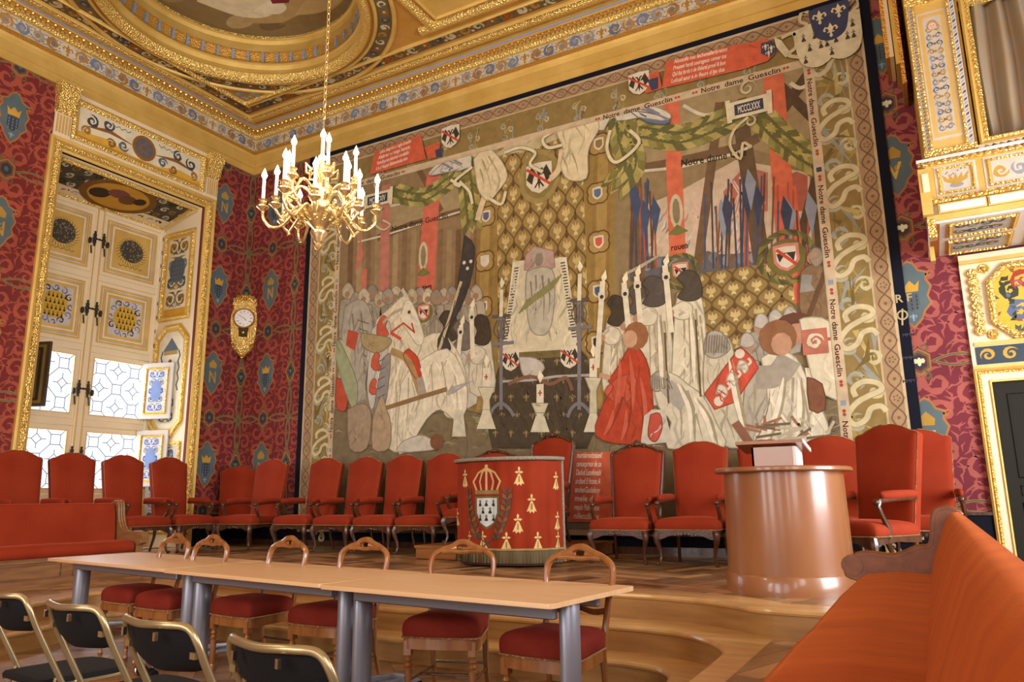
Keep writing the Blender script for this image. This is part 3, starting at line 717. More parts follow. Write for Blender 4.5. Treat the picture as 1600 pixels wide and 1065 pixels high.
P.rect(5.8, 8.05, 6.5, 7.1, '#e3d8b8', lv=0); P.poly([(5.8, 6.5), (5.8, 6.66), (6.3, 6.72), (6.7, 6.62), (7.2, 6.62), (7.6, 6.72), (8.05, 6.66), (8.05, 6.5)], '#d9a93d', lv=1)
for sg in (-1, 1):
    c0 = 6.93
    P.leaf([(c0+sg*0.2, 6.8), (c0+sg*0.6, 6.86), (c0+sg*1.0, 6.78)], 0.14, 6, '#8d5f25', lv=2)
    for k, (dx, dz, r, c) in enumerate(((0.35, 6.72, 0.09, '#5d6a74'), (0.62, 6.95, 0.1, '#4a4e58'), (0.88, 6.9, 0.11, '#3f4450'), (0.55, 6.68, 0.08, '#8d5f25'), (0.95, 6.72, 0.08, '#a87727'))):
        P.spiral(c0+sg*dx, dz, r, k, 1.5, c, 0.05, sg, n=18, lobes=5, lv=3)
    P.stroke([(c0+sg*(0.25+0.05*i), 6.99+0.02*(-1)**i) for i in range(9)], 0.014, '#555a60', lv=2)
P.disc(6.93, 6.83, 0.21, '#94601f', 18, lv=4); P.disc(6.93, 6.83, 0.16, '#5c626c', 16, lv=5)
for i in range(6): P.spiral(6.93+0.08*cos(i), 6.83+0.08*sin(i), 0.05, i, 1, '#94601f', 0.02, 1, n=8, lobes=1, lv=6)
P.box = None
P.into('trim_4', mb=fr, **ST)

# reveals: ceiling of the bay and side panels
WX = -11.65                         # plane of the sashes
ZT = 6.0                            # head of the sashes
rv = MB()
rv.loft([[(XL-0.05, WY0, WZ1), (WX, WY0+0.1, ZT)], [(XL-0.05, WY1, WZ1), (WX, WY1-0.02, ZT)]], CREAM, closed=False)
rv.quad((XL-0.05, WY1, 0.3), (WX-0.1, WY1-0.02, 0.3), (WX-0.1, WY1-0.02, ZT), (XL-0.05, WY1, WZ1), CREAM)
rv.quad((XL-0.05, WY0, 0.3), (WX-0.1, WY0+0.1, 0.3), (WX-0.1, WY0+0.1, ZT), (XL-0.05, WY0, WZ1), CREAM)
rv.box(WX-0.4, XL-0.2, WY0-0.2, WY1+0.2, 0.2, 0.51, CREAM)
rv.box(WX-0.4, WX-0.05, WY0-0.2, WY1+0.2, 0.51, 1.3, CREAM)
rv.box(WX-0.25, WX-0.05, WY1-0.03, WY1+0.3, 0.2, 6.4, CREAM); rv.box(WX-0.25, WX-0.05, WY0-0.3, WY0+0.13, 0.2, 6.4, CREAM); rv.box(WX-0.25, WX-0.05, WY0-0.2, WY1+0.2, ZT-0.03, 6.4, CREAM)
def jamb(u, v, h):                  # u: depth into the wall 0..1, v: height
    return (XL-0.05-u, WY1-0.004-0.02*u-h, v)
def soff(u, v, h):                  # u along the wall, v depth 0..1
    return (XL-0.05-v, u, WZ1-0.25*v-0.004-h)
P = Paint(soff, [P_FRESCO, GOLDM]); 
P.rect(5.74, 8.12, 0.05, 0.95, '#c08a35', m=1, lv=1); P.rect(5.82, 8.02, 0.12, 0.88, '#4d4636', lv=2)
P.box = (5.82, 8.02, 0.12, 0.88)
for i in range(14):
    for j in range(4):
        P.spiral(5.9+0.165*i, 0.2+0.2*j, 0.075, i+j, 1.3, ['#c9bfa0', '#8a6a34', '#b8b095', '#2e2c28'][(i+j) % 4], 0.045, 1 if (i+j) % 2 else -1, n=12, lobes=4, lv=3)
P.box = None
P.disc(6.95, 0.5, 0.62, '#7b5523', 28, 0.42, lv=5); P.disc(6.95, 0.5, 0.5, '#c79532', 28, 0.34, lv=6)
for (x, y, rx, ry, c) in ((6.65, 0.55, 0.16, 0.14, '#3a2f22'), (6.9, 0.42, 0.18, 0.12, '#7c4a44'), (7.1, 0.5, 0.14, 0.13, '#6e4a2c'), (7.28, 0.44, 0.1, 0.1, '#3e2c1b')): P.disc(x, y, rx, c, 12, ry, lv=7)
Q = Paint(jamb, [P_FRESCO, GOLDM]); 
def octo(x0, x1, z0, z1, c, top=True, bot=True):
    return [(x0, z0+(c if bot else 0)), (x0+(c if bot else 0), z0), (x1-(c if bot else 0), z0), (x1, z0+(c if bot else 0)), (x1, z1-(c if top else 0)), (x1-(c if top else 0), z1), (x0+(c if top else 0), z1), (x0, z1-(c if top else 0))]
Q.poly(octo(0.10, 0.90, 4.28, 5.92, 0.16, False, False), '#d2a040', m=1, lv=1)
Q.rect(0.24, 0.78, 4.5, 5.78, '#e2d6b4', lv=2); Q.box = (0.24, 0.78, 4.4, 5.78)
grotesque(Q, 0.24, 0.78, 4.5, 5.78, '#e2d6b4', ['#8d6420', '#4f5a58', '#7a7f86', '#9a7a30'], lv=2, n=4)
Q.box = None
Q.disc(0.51, 5.2, 0.2, '#5d676e', 16, 0.24, lv=7); Q.rect(0.24, 0.78, 4.36, 4.5, '#cf9a35', lv=2)
for i in range(5):
    for j in range(5): ermine(Q, 0.38+0.065*i, 5.04+0.08*j, 0.06, '#3b4046', lv=8)
Q.poly(octo(0.06, 0.94, 2.25, 4.22, 0.24), '#d8a847', m=1, lv=1); Q.poly(octo(0.2, 0.8, 2.42, 4.08, 0.16), '#e4dbc0', lv=2)
Q.poly([(0.3, 3.75), (0.5, 3.98), (0.7, 3.75)], '#5f6d72', lv=3); Q.rect(0.33, 0.67, 3.68, 3.75, '#a98f54', lv=3)
for sx in (-1, 1): Q.stroke([(0.5+sx*0.24, 3.75-0.1*i) if i % 2 else (0.5+sx*0.2, 3.75-0.1*i) for i in range(8)], 0.035, '#4f6470', lv=3)
Q.poly(smooth_line([(0.42, 3.0), (0.38, 3.25), (0.46, 3.45), (0.55, 3.45), (0.62, 3.2), (0.6, 3.0), (0.42, 3.0)], 4), '#9aa3ad', lv=4); Q.poly([(0.55, 3.0), (0.56, 3.4), (0.68, 3.2), (0.7, 3.0)], '#a4553f', lv=5); Q.disc(0.5, 3.54, 0.05, '#7a5138', 10, 0.065, lv=5)
grotesque(Q, 0.3, 0.7, 2.5, 2.98, '#d8cfb4', ['#4b4f46', '#6a6258', '#8a7a50'], lv=3, n=2)
Q.rect(0.06, 0.94, 0.7, 2.2, '#cfa552', m=1, lv=1); grotesque(Q, 0.14, 0.86, 0.85, 2.12, '#c9c8c4', ['#5a5d66', '#7a7d86', '#4a4c54', '#8f8f96'], lv=2, n=5)
off = len(P.v); P.v += Q.v; P.f += [tuple(i+off for i in f_) for f_ in Q.f]; P.c += Q.c; P.mi += Q.mi
# raised gold mouldings round the painted panels of the reveal
def jbar(pts, w, m, closed=True):
    rv.tube([jamb(a, b, 0.01) for a, b in pts], w, m, n=6, closed=closed)
jbar(octo(0.14, 0.86, 4.33, 5.86, 0.01, False, False), 0.03, GOLDL); jbar(octo(0.12, 0.88, 2.32, 4.16, 0.21), 0.032, GOLDL); jbar(octo(0.1, 0.9, 0.75, 2.17, 0.01), 0.025, GOLDL)
rv.tube([soff(a, b, 0.01) for a, b in ((5.78, 0.09), (8.07, 0.09), (8.07, 0.91), (5.78, 0.91))], 0.032, GOLDL, n=6, closed=True)
P.into('trim_5', mb=rv, **ST)

# the window itself: stone cross, four lights of leaded glass, four closed and four open shutters
win = bpy.data.objects.new('window_1', None); COL.objects.link(win); win['kind'] = 'structure'; win.location = (WX, 6.93, 1.3)
def W_(y, z): return (0, y-6.93, z-1.3)
YA, YM, YZ = 5.77, 6.93, 8.13
ZS = [1.30, 2.45, 3.64, 4.83, 5.97]
wfr = MB()
for (y, w) in ((YA+0.03, 0.05), (YM, 0.08), (YZ-0.03, 0.05)): wfr.bevbox(-0.06, 0.07, y-w-6.93, y+w-6.93, 0, 4.67, CREAM, 0.012)
for z in ZS: wfr.bevbox(-0.06, 0.06, YA-6.93, YZ-6.93, z-0.06-1.3, z+0.06-1.3, CREAM, 0.012)
for (y) in (YM-0.05, YM+0.05): wfr.box(0.07, 0.078, y-0.008-6.93, y+0.008-6.93, 0, 4.67, GOLDM)
wfr.build('window_frame', win)
LEAD = mat('lead_cames', '#6a7276', 0.7, 0.2)
lights = [(YA+0.08, YM-0.08), (YM+0.08, YZ-0.08)]
for (a, b) in lights:
    for k in (0, 1):
        z0, z1 = ZS[k]+0.06, ZS[k+1]-0.06
        s = MB()
        def sash(y0, y1, z0_, z1_, w, x0, x1, m_):
            for (p, q, r, t) in ((y0, y0+w, z0_, z1_), (y1-w, y1, z0_, z1_), (y0+w, y1-w, z0_, z0_+w), (y0+w, y1-w, z1_-w, z1_)): s.box(x0, x1, p-6.93, q-6.93, r-1.3, t-1.3, m_)
        sash(a, b, z0, z1, 0.075, -0.02, 0.035, CREAM); sash(a+0.07, b-0.07, z0+0.07, z1-0.07, 0.012, 0.02, 0.045, GOLDM)
        so = s.build('sash', win)
        ga, gb, g0, g1 = a+0.075, b-0.075, z0+0.075, z1-0.075
        gl = MB(); gl.box(-0.004, 0.0, ga-6.93, gb-6.93, g0-1.3, g1-1.3, GLASS); gl.build('glass', so)
        ld = MB(); W = gb-ga; H = g1-g0; nx, ny = 3, 3; sx, sy = W/nx, H/ny
        def came(p, q): ld.tube([(0.004, ga+p[0]-6.93, g0+p[1]-1.3), (0.004, ga+q[0]-6.93, g0+q[1]-1.3)], 0.006, LEAD, n=4)
        for i in range(nx):
            for j in range(ny):
                x, y = (i+0.5)*sx, (j+0.5)*sy; e = 0.26
                if (i+j) % 2 == 0:       # square with short ties to its neighbours
                    c4 = [(x-e*sx, y-e*sy), (x+e*sx, y-e*sy), (x+e*sx, y+e*sy), (x-e*sx, y+e*sy)]
                    for t in range(4): came(c4[t], c4[(t+1) % 4])
                    for dx in (-1, 1):
                        for dy in (-1, 1): came((x+dx*e*sx, y+dy*e*sy), (min(max(x+dx*0.5*sx, 0), W), min(max(y+dy*0.5*sy, 0), H)))
                else:                     # diamond in an octagon
                    c4 = [(x-e*sx, y), (x, y-e*sy), (x+e*sx, y), (x, y+e*sy)]
                    for t in range(4): came(c4[t], c4[(t+1) % 4])
                    for (dx, dy) in ((-1, 0), (1, 0), (0, -1), (0, 1)): came((x+dx*e*sx, y+dy*e*sy), (x+dx*0.5*sx, y+dy*0.5*sy))
        ld.build('lead_came', so, smooth=0)
def latch(y, z, parent, name='latch', wide=0.15):
    l = MB()
    for sg in (-1, 1):
        for (dz, r) in ((0.0, 0.034), (0.06, 0.028), (-0.06, 0.028), (0.11, 0.018), (-0.11, 0.018)): l.ball((0.085, y-6.93+sg*wide*0.5, z-1.3+dz), r, IRON, 6, 4, 1.2)
        l.tube([(0.06, y-6.93+sg*wide*0.75, z-1.3-0.12), (0.09, y-6.93+sg*wide*0.75, z-1.3-0.26)], 0.010, IRON, n=5)
        l.ball((0.085, y-6.93+sg*wide, z-1.3-0.05), 0.028, IRON, 6, 4, 2.0)
    l.tube([(0.09, y-6.93-wide*0.5, z-1.3), (0.09, y-6.93+wide*0.5, z-1.3)], 0.011, IRON, n=6); l.ball((0.1, y-6.93, z-1.3), 0.018, IRON, 6, 4)
    l.build(name, parent)
for z in (2.98, 1.95, 4.13+0.15, 5.35+0.1): latch(YM, z, win)
def shutter_leaf(w, h, kind):
    """leaf in local yz, hinge at y=0; returns painting with solid"""
    s = MB(); s.bevbox(-0.018, 0.018, 0, w, 0, h, WHITE if kind == 'open' else (mat('umber_paint', '#4a3826', 0.6) if kind == 'dark' else CREAM), 0.004)
    P = Paint(lambda u, v, hh: (0.0185+hh, u, v), [P_FRESCO, GOLDM])
    if kind == 'dark':  # backlit face: its shade is put into these browns
        for (t, c) in ((0.05, '#8a7238'), (0.09, '#3a2c20'), (0.13, '#6e5a3a'), (0.16, '#33261b'), (0.22, '#5d4a30'), (0.25, '#2e2218')): P.rect(t*w/0.5, (1-t/0.5)*w, t*h, (1-t)*h, c, lv=int(t*100))
    elif kind == 'open':
        P.rect(0.06*w/0.5, w*0.88, 0.07*h, 0.92*h, '#d6ad55', m=1, lv=1)
        for (a, b, c) in ((0.16, 0.92, 0),): pass
        P.rect(0.2*w, 0.8*w, 0.13*h, 0.87*h, '#dfe0e6', lv=2); P.box = (0.2*w, 0.8*w, 0.13*h, 0.87*h)
        grotesque(P, 0.2*w, 0.8*w, 0.13*h, 0.87*h, '#dfe0e6', ['#6f83b4', '#8f96a8', '#4f68a4', '#a7a28e'], lv=2, n=5)
        P.poly([(0.5*w+0.17*w*cos(2*pi*i/10), 0.5*h+0.2*h*sin(2*pi*i/10)) for i in range(10)], '#7f97c8', lv=7); P.box = None
        s.tube([(0.026, 0.15*w, 0.1*h), (0.026, 0.84*w, 0.1*h), (0.026, 0.84*w, 0.9*h), (0.026, 0.15*w, 0.9*h)], 0.018, GOLDL, n=6, closed=True)
    else:
        for (t, c, m_) in ((0.07, '#c9a052', 1), (0.10, '#e4d8c0', 0), (0.135, '#d3a955', 1), (0.165, '#e9e0cb', 0), (0.19, '#dcb565', 1)):
            P.rect(t*w, (1-t)*w, t*h*0.9, (1-t*0.9)*h, c, m=m_, lv=1+int(t*60))
        if kind == 'ermine':
            P.rect(0.235*w, 0.765*w, 0.22*h, 0.78*h, '#c9c3bd', lv=14); P.box = (0.235*w, 0.765*w, 0.22*h, 0.78*h)
            for i in range(12):
                a = 2*pi*i/12; P.spiral(0.5*w+0.24*w*cos(a), 0.5*h+0.25*h*sin(a), 0.065*w, i, 1.2, ['#5d6894', '#4d4038', '#7b83a8'][i % 3], 0.03, 1 if i % 2 else -1, n=10, lobes=4, lv=15)
            P.disc(0.5*w, 0.5*h, 0.2*w, '#cfa83c', 18, 0.2*h, lv=16); P.box = None
            for i in range(5):
                for j in range(4): ermine(P, 0.5*w+(i-2)*0.062*w+(0.03*w if j % 2 else 0), 0.5*h+(j-1.5)*0.09*h, 0.085, '#39291a', lv=17)
        else:
            for i in range(30):
                a = 2*pi*i/30; P.leaf([(0.5*w+0.16*w*cos(a), 0.5*h+0.16*h*sin(a)), (0.5*w+0.22*w*cos(a+0.1), 0.5*h+0.22*h*sin(a+0.1)), (0.5*w+0.28*w*cos(a+0.25), 0.5*h+0.26*h*sin(a+0.25))], 0.03, 2, '#8a6a2c', lv=14)
            P.disc(0.5*w, 0.52*h, 0.2*w, '#4a4335', 20, 0.19*h, lv=15)
            for i in range(60):
                a = random.random()*2*pi; r = random.random()**0.5
                P.disc(0.5*w+0.2*w*r*cos(a), 0.52*h+0.19*h*r*sin(a), 0.01, '#8c8270', 5, 0.016, lv=16)
            P.stroke([(0.3*w+0.04*w*i, 0.25*h+0.015*h*(-1)**i) for i in range(11)], 0.012, '#5d5648', lv=14)
        s.tube([(0.03, 0.12*w, 0.11*h), (0.03, 0.88*w, 0.11*h), (0.03, 0.88*w, 0.89*h), (0.03, 0.12*w, 0.89*h)], 0.01, GOLDM, n=6, closed=True)
    return P, s
for k, kind in ((2, 'ermine'), (3, 'wreath')):
    for n_, (a, b) in enumerate(lights):
        P, s = shutter_leaf(b-a+0.04, ZS[k+1]-ZS[k]-0.1, kind)
        o = P.into('shutter', win, mb=s); o.location = (0.03, a-0.02-6.93, ZS[k]+0.05-1.3)
        hg = MB()
        for t in (0.15, 0.4, 0.65, 0.9): hg.box(0.02, 0.04, (b-a+0.055) if n_ else -0.02, (b-a+0.07) if n_ else -0.005, t*1.0, t*1.0+0.07, IRON)
        hg.build('hinge', o)
for (zz, hh) in ((2.58, 0.95), (1.47, 0.92)):
    for side in ((1, 0) if zz > 2 else (1,)):
        P, s = shutter_leaf(0.58, hh, 'open' if side else 'dark')
        o = P.into('open_shutter', win, mb=s)
        if side: o.location = (0.08, 7.93-6.93, zz-1.3); o.rotation_euler = (0, 0, radians(-72))
        else: o.location = (0.08, 5.86-6.93, zz-1.3); o.rotation_euler = (0, 0, radians(-68))
        o['label'] = 'open white shutter with gold frame' if side else 'open shutter with a dark brown face'

# ---------------------------------------------------------------- doorway, overdoor and gallery on the end wall
ds = MB()
def frame_xz(mb, x0, x1, z0, z1, w, y, prof, m, base=True, closed=True):
    rings = []
    for (t, h) in prof:
        o = w*t
        rings.append([(x0+o, y-h, z0 if base else z0+o), (x1-o, y-h, z0 if base else z0+o), (x1-o, y-h, z1-o), (x0+o, y-h, z1-o)])
    mb.loft(rings, m, caps=False)
frame_xz(ds, 0.485, 2.1, 0.51, 2.48, 0.15, YB, [(0, 0), (0, 0.05), (0.12, 0.06), (0.2, 0.05)], GOLDM)
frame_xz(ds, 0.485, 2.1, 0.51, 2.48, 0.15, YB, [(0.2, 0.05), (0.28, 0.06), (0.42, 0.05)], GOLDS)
frame_xz(ds, 0.485, 2.1, 0.51, 2.48, 0.15, YB, [(0.42, 0.05), (0.85, 0.04)], CREAM)
frame_xz(ds, 0.485, 2.1, 0.51, 2.48, 0.15, YB, [(0.85, 0.04), (0.9, 0.055), (1.0, 0.05), (1.0, -0.25)], GOLDM)
ds.build('door_1_frame', **ST)
DKD = mat('dark_green_door', '#26261f', 0.7, spec=0.2)
dr = MB(); dr.box(0.64, 1.95, YB-0.006, YB-0.001, 0.512, 2.33, DKD)
for (x0, x1, z0, z1) in ((0.76, 1.26, 1.35, 2.2), (0.76, 1.26, 1.18, 1.27), (0.76, 1.26, 0.62, 1.1), (1.34, 1.84, 1.35, 2.2), (1.34, 1.84, 0.62, 1.1)):
    dr.tube([(x0, YB-0.01, z0), (x1, YB-0.01, z0), (x1, YB-0.01, z1), (x0, YB-0.01, z1)], 0.008, DKD, n=6, closed=True)
dr.build('door_1', **ST)
ov = MB(); ov.box(0.49, 2.1, YB-0.03, YB, 2.49, 3.70, CREAM)
ov.box(0.49, 2.1, YB-0.06, YB, 3.66, 3.72, CREAM); ov.box(0.49, 2.1, YB-0.065, YB, 3.62, 3.66, GOLDM)
ov.box(0.53, 2.1, YB-0.045, YB, 2.72, 2.76, GOLDM); ov.box(0.49, 2.1, YB-0.05, YB, 2.48, 2.51, GOLDM)
oc = octo(0.74, 2.0, 2.80, 3.55, 0.16)
ov.tube([(a, YB-0.045, b) for a, b in oc], 0.04, GOLDL, n=8, closed=True)
for i in range(8): ov.lathe([(0.001, -0.035), (0.045, -0.03), (0.06, 0), (0.045, 0.02)], GOLDL, 10, (0.60, YB-0.035, 2.88+i*0.09), 'y')
for (x, z) in ((0.71, 2.83), (0.71, 3.55)): ov.lathe([(0.001, -0.03), (0.02, -0.025), (0.03, -0.01), (0.045, -0.02), (0.06, 0)], GOLDL, 12, (x, YB-0.03, z), 'y')
P = Paint(lambda u, v, h: (u, YB-0.034-h, v), [P_FRESCO, GOLDM])
P.poly(octo(0.76, 1.98, 2.82, 3.53, 0.15), '#dfae3c', lv=0); P.box = (0.78, 1.96, 2.84, 3.51)
for (x, z, r, a, c, sg) in ((0.98, 3.05, 0.13, 0, '#5d6a86', 1), (1.12, 2.95, 0.1, 2, '#a4606a', -1), (0.92, 3.28, 0.1, 1, '#3a4030', 1), (1.05, 3.38, 0.12, 4, '#a33b2c', -1), (1.25, 3.02, 0.12, 3, '#4c5a50', 1), (1.4, 3.3, 0.16, 2, '#7a4a2c', -1), (1.6, 3.0, 0.14, 2, '#5d6a86', 1)):
    P.spiral(x, z, r, a, 1.4, c, 0.07, sg, n=20, lobes=7, lv=1); P.spiral(x+0.07, z+0.06, r*0.5, a+2, 1.1, '#9c5960', 0.025, -sg, n=14, lobes=2, lv=2)
for i in range(46):
    x, z, a = 0.8+random.random()*0.7, 2.86+random.random()*0.62, random.random()*6
    P.leaf([(x, z), (x+0.04*cos(a), z+0.04*sin(a)), (x+0.08*cos(a+0.3), z+0.08*sin(a+0.3))], 0.04, 1, ['#39402f', '#4c5a50', '#8e5a3c', '#5d6a86'][i % 4], lv=2)
P.leaf([(1.15, 3.45), (1.3, 3.3), (1.42, 3.2)], 0.12, 3, '#7a5426', lv=3); P.stroke([(1.3, 3.18), (1.42, 3.22), (1.5, 3.28)], 0.045, '#d9ab84', lv=4)
P.box = None
P.rect(0.53, 2.1, 2.52, 2.71, '#3d4a52', lv=0)
for i in range(7): P.spiral(0.64+i*0.2, 2.615, 0.075, 0.5 if i % 2 else 3.6, 1.4, '#c89a3e', 0.035, 1 if i % 2 else -1, n=16, lobes=2, lv=1)
P.into('trim_6', mb=ov, **ST)

# gallery
gx0, gx1, gy = 0.22, 2.9, 8.0
gal = thing('gallery', 'gilded and painted gallery with a curtained opening, jutting out over the dark doorway', 'balcony', (gx0, gy, 3.76))
def gl_(x, y, z): return (x-gx0, y-gy, z-3.76)
class GB(MB):
    def bx(s, x0, x1, y0, y1, z0, z1, m): return s.box(x0-gx0, x1-gx0, y0-gy, y1-gy, z0-3.76, z1-3.76, m)
b = GB(); b.bx(gx0+0.02, gx1, gy+0.02, YB-0.02, 3.80, 4.4, CREAM); b.bx(gx0+0.06, 0.73, gy+0.05, YB-0.02, 4.4, 7.2, GOLDM); b.bx(0.73, gx1, gy+0.05, YB-0.02, 6.06, 7.2, GOLDM)
b.bx(gx0, gx1, gy, YB-0.02, 3.76, 3.8, WHITE); b.build('body', gal)
# soffit
P = Paint(lambda u, v, h: gl_(u, v, 3.757-h), [P_FRESCO, GOLDM])
P.rect(gx0+0.02, gx0+0.10, gy+0.02, YB-0.02, '#a9682f', lv=1)
for (x0, x1) in ((0.38, 0.98), (1.08, 1.7), (1.8, 2.6)):
    for (y0, y1) in ((8.06, 8.52), (8.62, 9.14)):
        P.rect(x0, x1, y0, y1, '#c08a3c', m=1, lv=1); P.rect(x0+0.06, x1-0.06, y0+0.05, y1-0.05, '#b9b6ae', lv=2)
        for i in range(8): P.spiral(x0+0.13+0.1*(i % 4), y0+0.13+0.17*(i//4), 0.07, i*1.1, 1.3, ['#5b5a50', '#7a6540', '#46464a'][i % 3], 0.045, 1 if i % 2 else -1, n=14, lobes=5, lv=3)
sf = MB()
for (x0, x1) in ((0.38, 0.98), (1.08, 1.7), (1.8, 2.6)):
    for (y0, y1) in ((8.06, 8.52), (8.62, 9.14)): sf.tube([gl_(x0+0.03, y0+0.03, 3.75), gl_(x1-0.03, y0+0.03, 3.75), gl_(x1-0.03, y1-0.03, 3.75), gl_(x0+0.03, y1-0.03, 3.75)], 0.015, GOLDL, n=6, closed=True)
P.into('soffit', gal, mb=sf)
# parapet
pp = GB()
pp.bx(gx0, gx1, gy-0.02, gy+0.02, 3.78, 3.84, GOLDM)
for (x0, x1) in ((0.34, 0.71), (0.75, 1.5), (1.6, 2.6)): pp.bx(x0, x1, gy-0.03, gy, 3.86, 3.93, WHITE); pp.bx(x0-0.015, x1+0.015, gy-0.02, gy, 3.845, 3.945, GOLDM)
pp.bx(gx0-0.01, gx1, gy-0.06, gy+0.02, 3.95, 3.99, GOLDL); pp.bx(gx0+0.04, gx1, gy-0.015, gy+0.02, 3.99, 4.36, GOLDM)
pp.bx(gx0-0.02, gx1, gy-0.05, gy+0.03, 4.345, 4.38, GOLDL); pp.bx(gx0-0.03, gx1, gy-0.07, gy+0.03, 4.38, 4.41, WHITE)
pp.bx(gx0, gx0+0.05, gy+0.0, YB-0.02, 4.345, 4.40, GOLDL)
for i in range(34): pp.ball(gl_(gx0+0.02+i*0.06, gy-0.06, 4.365), 0.016, BEADM, 6, 4)
for i in range(34): pp.ball(gl_(gx0+0.02+i*0.06, gy-0.07, 3.97), 0.014, BEADM, 6, 4)
P = Paint(lambda u, v, h: gl_(u, gy-0.018-h, v), [P_FRESCO, GOLDM])
def panel(x0, x1, z0, z1, draw):
    P.rect(x0, x1, z0, z1, '#cfc6b2', lv=1); P.rect(x0+0.02, x1-0.02, z0+0.02, z1-0.02, '#c79a4a', m=1, lv=2); P.rect(x0+0.06, x1-0.06, z0+0.05, z1-0.05, '#c4bba8', lv=3)
    pp.tube([gl_(a, gy-0.022, c) for a, c in ((x0+0.035, z0+0.035), (x1-0.035, z0+0.035), (x1-0.035, z1-0.035), (x0+0.035, z1-0.035))], 0.014, GOLDL, n=6, closed=True)
    P.box = (x0+0.06, x1-0.06, z0+0.05, z1-0.05); draw(x0, x1, z0, z1); P.box = None
def urn(x0, x1, z0, z1):
    cx = (x0+x1)/2; P.disc(cx, z0+0.1, 0.06, '#8f8f92', 10, 0.025, lv=4)
    for i in range(5): P.leaf([(cx, z0+0.1), (cx+(i-2)*0.04, z0+0.16), (cx+(i-2)*0.055, z0+0.22)], 0.035, 1, '#b98f3a', lv=5)
    for i in range(16): P.disc(x0+0.08+random.random()*0.2, z0+0.18+random.random()*0.12, 0.008, '#6f7480', 5, lv=4)
def scr(x0, x1, z0, z1):
    for i in range(5): P.spiral(x0+0.13+i*0.15, (z0+z1)/2, 0.07, i*2.0, 1.4, ['#b98f3a', '#8f8f92', '#8a6a2c'][i % 3], 0.04, 1 if i % 2 else -1, n=16, lobes=5, lv=4)
panel(0.33, 0.68, 4.01, 4.33, urn); panel(0.74, 1.55, 4.01, 4.33, scr); panel(1.62, 2.6, 4.01, 4.33, scr)
P.into('parapet', gal, mb=pp)
# corner brackets hanging down the side
bk = GB(); bk.bx(gx0-0.03, gx0+0.06, gy-0.09, gy+0.05, 3.835, 4.305, GOLDM); bk.bx(gx0-0.0, gx0+0.055, gy-0.10, gy+0.03, 4.06, 4.25, CREAM); bk.build('corner_block', gal); bk = GB()
bk.bx(gx0+0.0, gx0+0.07, gy-0.03, gy+0.1, 3.62, 3.80, GOLDL); bk.build('corner_bracket', gal); bk = GB(); bk.bx(gx0+0.005, gx0+0.05, gy+0.75, gy+0.9, 3.60, 3.77, GOLDM); bk.build('corner_bracket', gal)
# pilaster
pl = GB(); pl.bx(0.30, 0.70, gy-0.01, gy+0.08, 4.41, 7.2, GOLDM); pl.bx(0.27, 0.72, gy-0.03, gy+0.08, 4.44, 4.5, GOLDL); pl.bx(0.27, 0.72, gy-0.03, gy+0.08, 6.10, 6.2, GOLDL)
for x in (0.285, 0.34, 0.64): pl.tube([gl_(x, gy-0.02, 4.5), gl_(x, gy-0.02, 6.1)], 0.012, GOLDL, n=6)
P = Paint(lambda u, v, h: gl_(u, gy-0.012-h, v), [P_FRESCO, GOLDM])
P.rect(0.30, 0.335, 4.5, 6.1, '#d5cdb8', lv=1); P.rect(0.655, 0.70, 4.5, 6.1, '#cfc8bd', lv=1)
for i in range(40):
    z = 4.52+i*0.039; P.leaf([(0.305, z), (0.317, z+0.02), (0.33, z+0.01)], 0.014, 1, '#6a6a66' if i % 2 else '#9a7a3a', lv=2); P.leaf([(0.66, z), (0.68, z+0.02), (0.695, z+0.04)], 0.022, 1, '#55565c' if i % 2 else '#a8a59c', lv=2)
P.rect(0.36, 0.62, 4.60, 6.0, '#cbc2ad', lv=1); P.rect(0.375, 0.605, 4.63, 5.98, '#c99a4c', m=1, lv=2); P.rect(0.41, 0.57, 4.67, 5.94, '#c2b8a2', lv=3)
P.box = (0.40, 0.58, 4.65, 5.96)
for i in range(14):
    z = 4.72+i*0.083; P.leaf([(0.42, z), (0.45, z+0.03), (0.43, z+0.06)], 0.03, 2, '#8a8f98', lv=4); P.leaf([(0.56, z), (0.53, z+0.03), (0.55, z+0.06)], 0.03, 2, '#a88f60', lv=4)
    for sg in (-1, 1): P.spiral(0.49+sg*0.038, z, 0.035, i, 1.3, ['#7c7c82', '#a87f35', '#5e6270'][i % 3], 0.018, sg, n=12, lobes=3, lv=4)
    P.disc(0.49, z, 0.014, ['#a87f35', '#8b5a2a'][i % 2], 7, lv=5)
P.disc(0.49, 5.85, 0.045, '#b08a5a', 14, 0.05, lv=6); P.disc(0.49, 5.83, 0.035, '#d9b79c', 14, 0.04, lv=7); P.disc(0.478, 5.835, 0.005, '#4a3a30', 6, lv=8); P.disc(0.502, 5.835, 0.005, '#4a3a30', 6, lv=8); P.rect(0.482, 0.498, 5.808, 5.813, '#a4605a', lv=8)
P.box = None
P.into('pilaster', gal, mb=pl)
